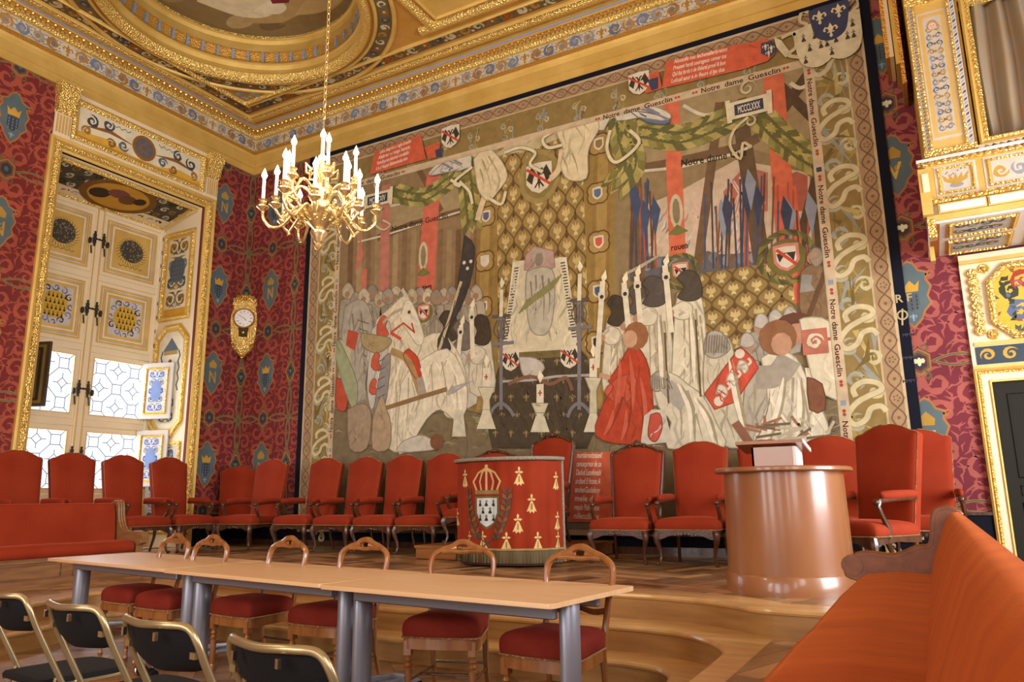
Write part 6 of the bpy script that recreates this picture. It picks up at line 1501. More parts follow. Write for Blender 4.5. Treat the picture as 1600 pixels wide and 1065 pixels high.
# niche figures and name plates on the red posts
for (x, y) in ((1057, 330), (662, 400)): X, Z = tp(x, y); P.disc(X, Z, 0.09, '#c9bd98', 12, 0.24, lv=24); P.disc(X, Z, 0.05, '#8a7a58', 10, 0.18, lv=25); P.leaf([(X-0.12, Z-0.3), (X, Z-0.26), (X+0.14, Z-0.3)], 0.14, 3, '#6f7238', lv=26)
P.text('rouen', *tp(1049, 392), 0.12, '#3a2018', width=0.22, lv=25); P.text('poitiers', *tp(652, 456), 0.15, '#3a2018', width=0.28, lv=25)
# wall hanging at the right
ogee(1092, 428, 1248, 535, 4, 3, 25, bg='#8f7740')
# garlands
def garland(pts, w, lv, cols=('#7b7438', '#a79a55', '#5d5f33', '#b7a863', '#8b8a4a')):
    q = smooth_line(pp_(pts), 8); S(pts, w*0.8, cols[2], lv, 6); k = 0
    for i in range(1, len(q)-1):
        dx, dy = q[i+1][0]-q[i-1][0], q[i+1][1]-q[i-1][1]; l = hypot(dx, dy) or 1; dx /= l; dy /= l
        for sg in (-1, 0, 1):
            k += 1; x, y = q[i][0]-dy*sg*w*0.3, q[i][1]+dx*sg*w*0.3
            P.leaf([(x, y), (x+dx*w*0.35-dy*sg*w*0.18, y+dy*w*0.35+dx*sg*w*0.18), (x+dx*w*0.65-dy*sg*w*0.25, y+dy*w*0.65+dx*sg*w*0.25)], w*0.34, 1, cols[k % 5], lv=lv+1+(k % 2))
garland([(965, 160), (972, 200), (1010, 208), (1060, 215), (1110, 200), (1155, 178)], 0.3, 26); garland([(1185, 180), (1215, 210), (1245, 235), (1272, 252)], 0.28, 26)
garland([(733, 195), (727, 240), (733, 300), (738, 350)], 0.3, 26); garland([(612, 300), (660, 308), (700, 285), (725, 260)], 0.26, 26); garland([(970, 165), (975, 210), (985, 255), (968, 285)], 0.34, 28)
garland([(752, 240), (775, 225), (800, 205), (840, 190), (880, 178), (920, 165)], 0.24, 24, ('#7b6f4a', '#a0603f', '#5d5f43', '#9a9468', '#8b5a3a'))
# wreaths with shields
def wreath(x, y, r, bgc='#cf6248'):
    X, Z = tp(x, y)
    for i in range(34):
        a = 2*pi*i/34; P.leaf([(X+r*cos(a), Z+r*sin(a)), (X+r*1.2*cos(a+0.25), Z+r*1.2*sin(a+0.25)), (X+r*1.25*cos(a+0.5), Z+r*1.25*sin(a+0.5))], r*0.45, 2, ['#5a5a2e', '#7b7438', '#454a28'][i % 3], lv=32+i % 2)
    P.disc(X, Z, r*0.85, '#6b652f', 18, lv=34); P.poly(shield_shape(X, Z, r*1.1, r*1.3), '#d08070', lv=35); P.poly(shield_shape(X, Z, r*0.85, r*1.02), '#ddd4bc', lv=36)
    for sg in (-1, 1): P.leaf([(X, Z+r*0.2), (X+sg*r*0.28, Z+r*0.1), (X+sg*r*0.3, Z-r*0.2)], r*0.3, 3, '#25201d', lv=37)
    P.stroke([(X-r*0.4, Z+r*0.4), (X+r*0.4, Z-r*0.4)], r*0.14, '#c8402e', lv=38)
wreath(1064, 424, 0.19); wreath(1229, 402, 0.27); wreath(663, 488, 0.2)
# ground
A([(520, 640), (620, 655), (720, 640), (800, 655), (900, 640), (1000, 640), (1110, 600), (1230, 560), (1320, 600), (1330, 900), (500, 900)], '#77694d', 27)
for i in range(170):
    x = 520+rb.random()*800; y = 630+rb.random()*80; X, Z = tp(x, y); P.leaf([(X-0.08, Z), (X, Z+0.03), (X+0.09, Z)], 0.06, 2, ['#8a7b5a', '#5e5238', '#a39470', '#6b6442'][i % 4], lv=28)
for i in range(60):
    x = 740+rb.random()*160; y = 655+rb.random()*40; X, Z = tp(x, y); a = 0.4+rb.random()*2.2
    P.leaf([(X, Z), (X+0.12*cos(a), Z+0.12*sin(a)), (X+0.26*cos(a+0.2), Z+0.22*sin(a+0.2))], 0.05, 1, ['#8f9068', '#c9c89f', '#5d6240'][i % 3], lv=29)
def folds(pts_list, col, w=0.02, lv=40):
    for a, b in pts_list: S([a, ((a[0]+b[0])/2+2, (a[1]+b[1])/2), b], w, col, lv, 3, taper=1)
# catafalque in the middle: dark sown cloth, pale slab with a lying effigy, torches
A([(782, 570), (800, 545), (900, 540), (918, 560), (935, 660), (918, 700), (770, 700), (758, 640)], '#3d3428', 30)
for i in range(34): x, y = 775+(i % 7)*24+(i//7 % 2)*10, 565+(i//7)*28; X, Z = tp(x, y); fleur(P, X, Z, 0.11, '#8f8055', lv=31)
A([(806, 408), (886, 402), (902, 545), (786, 552)], '#d6cca8', 32)
A([(802, 410), (815, 410), (800, 535), (786, 545)], '#e0d8b8', 33); A([(874, 402), (886, 402), (903, 535), (893, 540)], '#e0d8b8', 33)
for i in range(26): X, Z = tp(808-i*0.72, 420+i*4.6); P.rect(X-0.035, X+0.035, Z, Z+0.02, '#4b4238', lv=34); X, Z = tp(880+i*0.72, 412+i*4.6); P.rect(X-0.035, X+0.035, Z, Z+0.02, '#4b4238', lv=34)
A([(822, 398), (836, 385), (866, 392), (868, 418), (850, 425), (820, 422)], '#b9998c', 34); P.disc(*tp(843, 404), 0.11, '#b0a894', 14, 0.15, lv=35); P.disc(*tp(843, 406), 0.07, '#8e8272', 12, 0.1, lv=36)
A([(824, 425), (842, 418), (864, 422), (868, 455), (864, 500), (856, 520), (846, 524), (834, 520), (826, 500), (822, 455)], '#bdb7a0', 37, 3)
folds([((838, 430), (836, 500)), ((848, 430), (850, 505)), ((858, 435), (858, 495)), ((830, 440), (830, 490))], '#857f6c', 0.03, 38)
for i in range(14): x = 812+i*4; S([(x, 490-i*3), (x+14, 468-i*3)], 0.03, '#8d8a55', 39)
A([(786, 552), (902, 545), (905, 556), (785, 564)], '#6e5f35', 38)
A([(812, 558), (838, 560), (852, 575), (835, 590), (818, 585)], '#c3beae', 39, 3)
S([(782, 596), (830, 594), (870, 588), (922, 586)], 0.035, '#aaa69c', 40); S([(795, 600), (830, 588), (860, 600), (885, 590), (895, 610)], 0.05, '#7c5440', 41, 4)
def eagle(x, y, w, lv):
    X, Z = tp(x, y); P.poly(shield_shape(X, Z, w, w*1.15), '#ddd3b8', lv=lv)
    for sg in (-1, 1):
        P.leaf([(X+sg*0.02, Z+w*0.1), (X+sg*w*0.24, Z+w*0.28), (X+sg*w*0.36, Z+w*0.0), (X+sg*w*0.28, Z-w*0.2)], w*0.34, 4, '#28221e', lv=lv+1)
        P.stroke([(X, Z+w*0.1), (X+sg*w*0.07, Z+w*0.3), (X+sg*w*0.16, Z+w*0.33)], w*0.07, '#28221e', lv=lv+1); P.stroke([(X, Z-w*0.1), (X+sg*w*0.17, Z-w*0.35)], w*0.06, '#28221e', lv=lv+1)
    P.leaf([(X, Z+w*0.2), (X, Z-w*0.1), (X, Z-w*0.42)], w*0.24, 2, '#28221e', lv=lv+2); P.stroke([(X-w*0.48, Z+w*0.4), (X+w*0.46, Z-w*0.34)], w*0.1, '#c8402e', lv=lv+3)
eagle(799, 563, 0.27, 40); eagle(891, 558, 0.27, 40)
X, Z = tp(843, 276); P.disc(X, Z, 0.34, '#9c8a50', 22, 0.42, lv=30); P.disc(X, Z, 0.27, '#8a7740', 20, 0.34, lv=31); eagle(843, 278, 0.42, 32)
# candle stands of iron
for (x, y0, y1) in ((784, 495, 640), (906, 470, 640)):
    S([(x, y0), (x, y1)], 0.055, '#76747a', 42); S([(x-14, y0), (x+14, y0-2)], 0.05, '#514e50', 43); S([(x-17, y0+44), (x+20, y0+40)], 0.05, '#76747a', 43)
    S([(x-18, y1+12), (x-12, y1-2), (x, y1-10), (x+12, y1-2), (x+20, y1+10)], 0.05, '#76747a', 43, 4); S([(x, y0), (x+1, y0-42)], 0.06, '#e2dab8', 44); X, Z = tp(x+1, y0-48); P.leaf([(X, Z-0.03), (X+0.01, Z+0.04), (X, Z+0.13)], 0.08, 1, '#efe6c0', lv=45)
    for k in range(5): S([(x-6+k*3, y0+5), (x-12+k*6, y0+22), (x-4+k*2, y0+34)], 0.018, '#5c5550', 42, 3)
# stone candlesticks along the front
for (x, y, h) in ((761, 575, 95), (845, 600, 75), (928, 560, 115)):
    A([(x-13, y+30), (x+13, y+30), (x+5, y+50), (x+6, y+h-30), (x-6, y+h-30), (x-5, y+50)], '#cfc7a4', 46); P.poly([tp(x-5, y+h-30), tp(x+5, y+h-30), tp(x+15, y+h), tp(x-15, y+h)], '#d8d1b0', lv=46); S([(x, y), (x, y+32)], 0.11, '#e3dbbd', 47)
    X, Z = tp(x, y-6); P.leaf([(X, Z-0.04), (X+0.01, Z+0.05), (X, Z+0.14)], 0.09, 1, '#efe6c0', lv=48); X, Z = tp(x, y+14); P.rect(X-0.03, X+0.03, Z-0.01, Z+0.01, '#b8402c', lv=48); P.rect(X-0.01, X+0.01, Z-0.04, Z+0.04, '#b8402c', lv=48)
# hooded candle bearers, right group
def hooded(x, y, h, lean, robe, hood, lv, s_=1.0):
    """person in a pale robe and dark hood; x,y top of hood, h height"""
    A([(x-12*s_, y+36), (x+14*s_, y+34), (x+20*s_+lean, y+h*0.5), (x+24*s_+lean, y+h), (x-18*s_+lean, y+h), (x-16*s_, y+h*0.45)], robe, lv, 3)
    folds([((x-6, y+60), (x-9+lean, y+h-8)), ((x+2, y+58), (x+1+lean, y+h-6)), ((x+10*s_, y+60), (x+14*s_+lean, y+h-10)), ((x+15*s_, y+70), (x+19*s_+lean, y+h-20))], '#a89c78', 0.03, lv+1)
    A([(x-13*s_, y+12), (x-4, y), (x+10*s_, y+3), (x+16*s_, y+18), (x+17*s_, y+40), (x+4, y+48), (x-12*s_, y+42), (x-5, y+26)], hood, lv+2, 3)
    A([(x-22*s_, y+62), (x-8, y+48), (x+8, y+56), (x+4, y+74), (x-12*s_, y+76)], robe, lv+2, 3); P.disc(*tp(x-20*s_, y+66), 0.05, '#b98a6a', 8, lv=lv+3)
def taper_(x0, y0, x1, y1, lv): 
    S([(x0, y0), (x1, y1)], 0.075, '#e5dcbd', lv); X, Z = tp(x0, y0); P.leaf([(X, Z-0.03), (X+0.02, Z+0.05), (X+0.05, Z+0.15)], 0.08, 1, '#efe6c0', lv=lv+1); X, Z = tp(x0+(x1-x0)*0.18, y0+(y1-y0)*0.18); P.poly(shield_shape(X, Z, 0.1, 0.14), '#dcd3b8', lv=lv+1); P.disc(X, Z, 0.03, '#2a2522', 7, lv=lv+2)
hooded(962, 462, 150, 0, '#d6ccae', '#332b25', 44); hooded(995, 445, 140, 3, '#c9bf9f', '#4d4742', 46); hooded(1020, 432, 190, 5, '#d9d0b2', '#4a4642', 48, 1.25); hooded(1075, 423, 200, 3, '#dfd6b6', '#453f38', 52, 1.3)
taper_(943, 440, 934, 575, 56); taper_(976, 442, 986, 540, 56); taper_(996, 432, 1003, 520, 56); taper_(1040, 415, 1050, 520, 58)
for i in range(5): S([(975, 430), (1030-i*6, 400+i*4)], 0.03, '#b0a78c', 43)
# left group of bearers behind the horse
hooded(700, 486, 120, 0, '#ccc3a6', '#3a322c', 40); hooded(722, 500, 130, 0, '#c5c0ae', '#6b625a', 42); hooded(752, 492, 120, 0, '#d2caae', '#332b25', 44, 0.9); taper_(738, 482, 740, 560, 48); taper_(722, 508, 716, 570, 48)
# dark banner
A([(727, 368), (742, 385), (738, 430), (722, 480), (700, 520), (706, 545), (690, 560), (686, 530), (705, 500), (716, 450)], '#2f2f33', 50, 3); S([(722, 440), (690, 540), (665, 600)], 0.05, '#c4b48c', 51)
X, Z = tp(731, 415)
for k in range(3): P.disc(X-0.05+0.06*k, Z+0.05*(-1)**k, 0.03, '#ddd6c0', 7, lv=52)
# soldiers at the far left and rows of helmets
for i in range(17):
    x, y = 545+i*12.5, 448+8*sin(i*2.2)+(i % 3)*8
    A([(x-9, y+14), (x-8, y+2), (x, y-6), (x+8, y+2), (x+9, y+14), (x, y+20)], ['#b3a68a', '#9c9180', '#c7bb9c', '#8d8272'][i % 4], 34+i % 3, 3); P.disc(*tp(x-1, y+12), 0.055, '#a07a5c', 8, lv=38); A([(x-12, y+22), (x+12, y+20), (x+14, y+80), (x-14, y+80)], ['#a09680', '#b8ad92', '#8f8874'][i % 3], 33, 2)
A([(540, 480), (560, 468), (578, 480), (585, 530), (572, 600), (585, 680), (560, 690), (548, 600), (535, 540)], '#aaa391', 42, 3); A([(532, 530), (548, 540), (552, 580), (530, 600)], '#b9b48f', 44); folds([((552, 490), (556, 590)), ((566, 490), (570, 600))], '#7b7464', 0.03, 44)
A([(526, 530), (536, 540), (560, 600), (552, 640), (526, 560)], '#9aa27c', 46, 3); A([(545, 515), (562, 520), (556, 548), (542, 540)], '#b5452f', 45)
A([(555, 628), (585, 620), (588, 692), (552, 700)], '#8f8670', 44); A([(527, 590), (545, 600), (542, 640), (527, 635)], '#b5452f', 45, 3)
# white horse cloth with red beasts, rider in armour with long cloak
A([(590, 500), (612, 480), (634, 462), (646, 478), (642, 500), (652, 530), (690, 520), (722, 560), (732, 610), (725, 650), (700, 652), (690, 640), (660, 655), (642, 700), (608, 700), (600, 640), (590, 600), (575, 560)], '#dcd2b2', 48, 3)
A([(635, 470), (646, 474), (664, 525), (655, 540), (640, 520), (628, 500)], '#e4dcc0', 50, 3); A([(583, 515), (600, 500), (612, 510), (606, 560), (594, 610), (582, 640), (575, 600)], '#c3beae', 49, 3)
for (x, y, s_) in ((598, 505, 1.0), (588, 560, 0.8), (584, 600, 0.7)):
    A([(x-8*s_, y+16*s_), (x-6*s_, y), (x+2*s_, y-12*s_), (x+9*s_, y-6*s_), (x+6*s_, y+6*s_), (x+11*s_, y+18*s_), (x, y+24*s_)], '#c65440', 51, 3)
A([(640, 545), (655, 560), (660, 590), (650, 590), (632, 556)], '#bf3a24', 53, 3); S([(612, 520), (628, 530)], 0.05, '#c8402e', 54)
A([(566, 520), (610, 528), (610, 540), (590, 552), (568, 540)], '#a69468', 52, 3); S([(612, 548), (640, 565), (660, 620)], 0.11, '#a98a58', 53, 4)
A([(600, 560), (612, 555), (606, 620), (596, 648), (586, 640)], '#8f8c86', 52, 3)
A([(628, 600), (650, 570), (700, 545), (728, 590), (730, 640), (712, 655), (690, 640), (668, 655), (640, 700), (622, 700)], '#e2d9bb', 52, 3)
folds([((640, 590), (634, 690)), ((656, 590), (650, 660)), ((675, 570), (676, 645)), ((692, 565), (700, 640)), ((710, 575), (716, 640)), ((620, 560), (618, 690))], '#b5aa88', 0.03, 54)
S([(603, 638), (660, 620), (700, 608)], 0.07, '#8a6a44', 56); A([(700, 612), (708, 604), (742, 594), (712, 614), (702, 618)], '#a8a39a', 57); S([(657, 590), (665, 622)], 0.12, '#a59c8c', 55)
X, Z = tp(641, 488); P.disc(X, Z, 0.03, '#4a3a2c', 8, lv=57); S([(634, 462), (630, 452), (638, 466)], 0.06, '#cfc4a2', 57); S([(612, 520), (632, 505), (650, 520), (645, 505)], 0.035, '#bf4a34', 57); S([(600, 505), (615, 490), (632, 482)], 0.05, '#b5aa88', 55)
for k in range(7): S([(560+k*2, 500+k*13), (578-k, 506+k*13)], 0.02, '#6f6a5c', 46)
for k in range(5): S([(603, 560+k*14), (592, 566+k*14)], 0.02, '#5f5c56', 56)
S([(612, 660), (618, 600), (628, 565)], 0.04, '#efe6ca', 55); S([(700, 560), (716, 590), (722, 640)], 0.04, '#efe6ca', 55); S([(660, 575), (668, 600), (664, 640)], 0.05, '#efe6ca', 55)
# dogs and a resting pale figure at the lower left
A([(545, 640), (570, 630), (582, 650), (575, 700), (548, 700)], '#a08b70', 57, 3); A([(585, 650), (598, 618), (606, 640), (612, 660), (610, 700), (584, 700)], '#b09878', 58, 3)
A([(630, 690), (655, 680), (672, 684), (690, 700), (625, 706)], '#cfc8b4', 58, 3); P.disc(*tp(684, 690), 0.12, '#7a4a34', 10, lv=59)
A([(712, 640), (725, 640), (730, 682), (708, 682)], '#d2ccb2', 58)
# kneeling woman in red
A([(985, 540), (1000, 545), (1015, 575), (1022, 640), (1016, 680), (980, 694), (932, 680), (945, 630), (960, 605), (952, 595), (966, 575)], '#b5381f', 62, 3)
A([(966, 590), (990, 585), (996, 600), (985, 625), (965, 630), (946, 612)], '#c2523c', 63, 3); folds([((975, 620), (950, 680)), ((990, 610), (978, 690)), ((1004, 600), (1004, 680))], '#8e2614', 0.04, 64)
P.disc(*tp(995, 525), 0.17, '#94603c', 12, 0.19, lv=64); P.disc(*tp(986, 530), 0.1, '#c79a78', 10, 0.12, lv=65); S([(955, 590), (938, 586)], 0.06, '#c79a78', 64)
# kneeling men in mail and pale cloaks
def kneel(pts, c, lv, fl):
    A(pts, c, lv, 3); folds(fl, '#a39a80', 0.035, lv+1)
kneel([(1020, 590), (1038, 580), (1060, 588), (1075, 600), (1100, 620), (1120, 660), (1132, 700), (1045, 700), (1050, 660), (1030, 635)], '#d8cfb2', 64, [((1075, 610), (1100, 690)), ((1062, 620), (1066, 690)), ((1090, 630), (1120, 690))])
A([(1018, 590), (1030, 580), (1045, 584), (1045, 600), (1030, 612), (1020, 606)], '#a8a190', 66, 3); S([(1042, 602), (1062, 625), (1072, 632)], 0.2, '#aaa494', 66)
kneel([(1105, 530), (1120, 518), (1140, 530), (1150, 560), (1165, 610), (1190, 690), (1120, 690), (1100, 600)], '#cfc6a8', 60, [((1130, 640), (1150, 690)), ((1150, 620), (1176, 685))])
A([(1103, 530), (1112, 518), (1130, 522), (1142, 545), (1120, 560), (1102, 552)], '#b0a997', 62, 3)
A([(1158, 542), (1178, 560), (1186, 575), (1150, 628), (1118, 640), (1102, 616)], '#c84a36', 68, 0)
for k in range(3):
    x, y = 1160-k*16, 572+k*19; A([(x-8, y+6), (x-4, y-8), (x+6, y-6), (x+10, y+4), (x+4, y+12), (x-2, y+4)], '#ddd2b8', 69, 3); S([(x+8, y), (x+14, y-6), (x+10, y-12)], 0.03, '#ddd2b8', 69, 3)
P.disc(*tp(1157, 553), 0.06, '#ddd2b8', 9, lv=69); P.disc(*tp(1124, 627), 0.06, '#ddd2b8', 9, lv=69)
A([(1008, 650), (1020, 640), (1040, 640), (1052, 690), (1002, 696)], '#cfc6ae', 70, 0); A([(1018, 648), (1032, 646), (1036, 668), (1026, 690), (1014, 680)], '#c04a3c', 71, 3)
kneel([(1190, 560), (1215, 548), (1245, 560), (1265, 600), (1285, 640), (1290, 690), (1180, 700), (1200, 630)], '#dcd3b6', 64, [((1222, 600), (1196, 690)), ((1240, 590), (1232, 690)), ((1255, 610), (1268, 690)), ((1215, 580), (1200, 640))])
kneel([(1165, 600), (1185, 575), (1205, 580), (1200, 640), (1180, 690), (1160, 680)], '#b5ad98', 63, [((1180, 600), (1176, 670))])
S([(1182, 590), (1215, 586), (1235, 560)], 0.28, '#a29a88', 66, 4); P.disc(*tp(1216, 528), 0.22, '#8a5c3c', 12, 0.22, lv=67); P.disc(*tp(1222, 538), 0.12, '#bd9070', 10, 0.14, lv=68); P.disc(*tp(1242, 512), 0.24, '#5b3226', 12, 0.18, lv=65); P.disc(*tp(1246, 522), 0.11, '#b98a6c', 10, 0.13, lv=66)
for (x, y) in ((1190, 500), (1212, 494), (1235, 490), (1168, 530)): A([(x-11, y+10), (x-8, y-4), (x, y-10), (x+9, y-4), (x+12, y+8), (x, y+14)], '#b9b3a2', 61, 3); P.disc(*tp(x, y+12), 0.09, '#b08a70', 9, lv=60); A([(x-16, y+20), (x+14, y+18), (x+16, y+60), (x-18, y+60)], '#a39c8a', 58, 2)
A([(1250, 500), (1268, 496), (1300, 505), (1312, 560), (1316, 620), (1300, 622), (1275, 605), (1262, 560)], '#d9cfae', 69, 2); X, Z = tp(1274, 534); P.rect(X-0.14, X+0.14, Z-0.15, Z+0.15, '#b56a58', lv=70); P.spiral(X, Z, 0.1, 0, 1.5, '#d9cfae', 0.05, 1, lv=71)
X, Z = tp(1304, 528); P.rect(X-0.02, X+0.02, Z-0.2, Z+0.16, '#b5523f', lv=70); P.rect(X-0.07, X+0.06, Z-0.03, Z+0.01, '#b5523f', lv=70)
A([(1262, 590), (1285, 600), (1290, 640), (1266, 640)], '#7a4a34', 70, 2)
for k in range(6): S([(1264+k*4, 594), (1260+k*5, 575)], 0.03, '#d9cfae', 69)
# guard leaning on a spear
A([(1262, 400), (1272, 388), (1284, 392), (1286, 408), (1274, 418)], '#8f887a', 60, 3); P.disc(*tp(1272, 404), 0.08, '#a88468', 9, lv=61); A([(1252, 425), (1268, 414), (1290, 420), (1298, 450), (1300, 495), (1255, 495), (1250, 450)], '#7e6244', 59, 3); S([(1262, 430), (1258, 455), (1270, 448)], 0.12, '#8d8a80', 61); S([(1298, 405), (1262, 500)], 0.06, '#5b3c2c', 62)
# fallen gear at the lower right
for i in range(26):
    x = 1180+rb.random()*130; y = 660+rb.random()*35; X, Z = tp(x, y); a = rb.random()*3; P.stroke([(X, Z), (X+0.3*cos(a), Z+0.12*sin(a))], 0.03, ['#bdb294', '#6b5c48', '#9c6a52'][i % 3], lv=70)
S([(1150, 660), (1178, 700)], 0.1, '#8a5a44', 71)
for (a, b, c) in (((1225, 590), (1215, 640), (1196, 692)), ((1248, 590), (1250, 640), (1244, 692)), ((1085, 622), (1105, 655), (1116, 695)), ((1060, 600), (1078, 640), (1080, 692)), ((1140, 560), (1150, 620), (1165, 680)), ((1080, 490), (1084, 540), (1086, 600)), ((1030, 500), (1034, 560), (1036, 610))):
    S([a, b, c], 0.06, '#ece3c8', 69, 4, taper=2); S([(a[0]+5, a[1]), (b[0]+6, b[1]), (c[0]+7, c[1])], 0.04, '#a39877', 69, 4, taper=2)
for k in range(9): S([(1022+k*3, 585+k), (1020+k*4, 608)], 0.015, '#7a7466', 69); S([(1106+k*4, 524), (1104+k*4, 552)], 0.015, '#7a7466', 69)
S([(1088, 500), (1092, 560), (1096, 620)], 0.022, '#5b4630', 69); S([(1040, 520), (1043, 580), (1046, 630)], 0.022, '#5b4630', 69)
for (a, b) in (((970, 560), (962, 640)), ((985, 555), (990, 640)), ((1002, 590), (1010, 670)), ((960, 640), (945, 680)), ((980, 640), (972, 688))): S([a, ((a[0]+b[0])/2+3, (a[1]+b[1])/2), b], 0.06, '#c95a44', 69, 3, taper=2)
# flying draped figures with wings and ribbons
def angel(body, folds_, limbs, wings, rib):
    for (pts, c) in wings: A(pts, c, 72, 2)
    for pts, w in limbs: S(pts, w, '#d9c29a', 73, 4)
    A(body, '#dccda4', 74, 3); folds(folds_, '#a8966a', 0.03, 75)
    for pts in rib: S(pts, 0.06, '#8c7d50', 76, 5); S(pts, 0.045, '#ded4ae', 77, 5)
angel([(868, 165), (890, 155), (925, 172), (938, 200), (925, 225), (920, 245), (918, 280), (890, 282), (878, 262), (882, 235), (870, 205)], [((880, 175), (915, 220)), ((890, 170), (925, 210)), ((880, 245), (890, 275)), ((895, 240), (905, 275))],
      [([(935, 165), (950, 145), (962, 128)], 0.1), ([(880, 235), (875, 265), (862, 280)], 0.1), ([(875, 190), (845, 205), (822, 222)], 0.08)],
      [([(955, 160), (985, 150), (1015, 165), (1042, 175), (1050, 185), (1035, 190), (1000, 185), (965, 190)], '#d6cfb8'), ([(985, 175), (1015, 178), (1048, 188), (1040, 196), (1010, 192)], '#5f6f8c'), ([(940, 160), (960, 165), (945, 205), (930, 195)], '#d6cfb8')],
      [[(870, 205), (850, 218), (858, 232), (880, 228)], [(955, 205), (950, 235), (965, 255), (1000, 225), (985, 205)]])
angel([(742, 250), (760, 232), (780, 245), (795, 275), (780, 300), (765, 315), (750, 300), (745, 275)], [((755, 250), (770, 300)), ((765, 245), (785, 285)), ((752, 265), (758, 300))],
      [([(745, 245), (735, 215), (730, 200)], 0.08), ([(760, 305), (752, 330), (748, 345)], 0.1)],
      [([(735, 235), (705, 235), (680, 262), (672, 275), (700, 270), (738, 262)], '#cfc8b2'), ([(700, 252), (672, 276), (695, 272), (725, 262)], '#7f8499')],
      [[(790, 240), (815, 232), (838, 240), (830, 258), (850, 270)], [(740, 262), (712, 285), (722, 292), (706, 282)], [(765, 310), (785, 320), (792, 300)], [(720, 285), (735, 300), (740, 320)]])
for (x, y, r) in ((882, 150, 0.13), (757, 228, 0.1)): P.disc(*tp(x, y), r, '#b08a58', 12, lv=78); P.disc(*tp(x-3, y+2), r*0.7, '#dcc09a', 10, lv=79)
for (x, y) in ((1012, 170), (1024, 178), (1000, 165), (690, 255), (704, 248)): S([(x-22, y-6), (x, y), (x+20, y+10)], 0.03, '#7d8090', 74)
P.box = (TX0, TX1, TZ0, TZ1)
# red inscription banners
def banner(p, lines, c='#cf5a3c', lv=80, h=0.15, dark='#a8432c'):
    q = pp_(p); P.poly(q, c, lv=lv)
    (x0, z0) = q[0]; (x1, z1) = q[1]; (x3, z3) = q[3]; n = len(lines); a = atan2(z1-z0, x1-x0); Lw = hypot(x1-x0, z1-z0)
    for i, s_ in enumerate(lines):
        t = (i+0.72)/(n+0.15); P.text(s_, x0+(x3-x0)*t+0.12, z0+(z3-z0)*t, abs(z0-z3)/(n+0.2)*0.95, '#e6d6bd', width=min(Lw-0.3, 0.092*len(s_)), ang=a, lv=lv+1, lean=0.15)
banner([(1042, 98), (1160, 70), (1172, 108), (1036, 140)], ['Alosanfu nes lechevalierbreton', 'Preuxet hardi courageux comer tos', 'Qui fut fardu t de fiidural proef & bon', 'Lefcud azur a in fleurs d lys dos'])
banner([(588, 238), (660, 212), (668, 250), (580, 274)], ['Lefcu desprot a i egle d noble', 'Alaitrier a i ange baston', 'Portedbypreux lebachant conneftable', 'It fu d Vaupain Beltrandouba nom'])
banner([(890, 706), (962, 706), (962, 815), (884, 815)], ['mortdorsoitmisenl', 'cenuezpreux de ze', 'Dadud Lezefonabl', 'andzed E ftozet A', 'andesGadekoy', 'mele deff', 'requis Paltcoinne', 'millecccIIII bus'], lv=60)
P.rect(-4.4, -3.3, 0.73, 0.80, '#b79a6a', lv=62)
A([(1160, 72), (1200, 62), (1212, 85), (1200, 98), (1168, 108)], '#cf5a3c', 79); A([(1190, 70), (1208, 66), (1214, 82), (1204, 92), (1190, 86)], '#28365a', 82)
for (x, y) in ((1197, 76), (1206, 78), (1202, 86)): fleur(P, *tp(x, y), 0.1, '#e0d4b0', lv=83)
A([(1210, 60), (1222, 66), (1238, 88), (1228, 92), (1214, 76)], '#dcd0aa', 82); A([(1005, 122), (1030, 112), (1036, 140), (1010, 148)], '#cf5a3c', 79); A([(1013, 128), (1030, 122), (1030, 140), (1020, 144)], '#28365a', 82)
eagle(1000, 132, 0.3, 80); eagle(706, 215, 0.34, 80); A([(665, 232), (690, 222), (688, 246), (672, 250)], '#cf5a3c', 79); A([(682, 236), (694, 232), (692, 246), (684, 248)], '#28365a', 82)
# large arms at the upper right corner
def lobed(x, y, w, h, c, lv): X, Z = tp(x, y); P.poly(smooth_line([(X-w/2, Z+h*0.42), (X-w*0.2, Z+h*0.46), (X, Z+h*0.5), (X+w*0.2, Z+h*0.46), (X+w/2, Z+h*0.42), (X+w*0.46, Z), (X+w*0.34, Z-h*0.36), (X, Z-h*0.5), (X-w*0.34, Z-h*0.36), (X-w*0.46, Z), (X-w/2, Z+h*0.42)], 3)[:-1], c, lv=lv); return X, Z
for (x, y) in ((1275, 72), (1316, 58)):
    X, Z = lobed(x, y, 0.5, 0.62, '#d9cda6', 84)
    for k in range(7): ermine(P, X-0.13+0.13*(k % 3)+(0.06 if k > 2 and k < 5 else 0), Z+0.13-0.15*(k//3), 0.12, '#3a3026', lv=86)
X, Z = lobed(1297, 36, 0.46, 0.52, '#28365a', 88); fleur(P, X-0.11, Z+0.09, 0.2, '#e0cf9a', lv=90); fleur(P, X+0.11, Z+0.11, 0.2, '#e0cf9a', lv=90); fleur(P, X, Z-0.12, 0.2, '#e0cf9a', lv=90)
for sg in (-1, 1): P.stroke(smooth_line([(X+sg*0.22, Z+0.2), (X+sg*0.3, Z+0.24), (X+sg*0.34, Z+0.12), (X+sg*0.26, Z+0.04), (X+sg*0.36, Z-0.02)], 4), 0.04, RIB, lv=87)
P.stroke(smooth_line([tp(1222, 62), tp(1240, 55), tp(1245, 75), tp(1232, 88), tp(1250, 92)], 4), 0.045, RIB, lv=84)
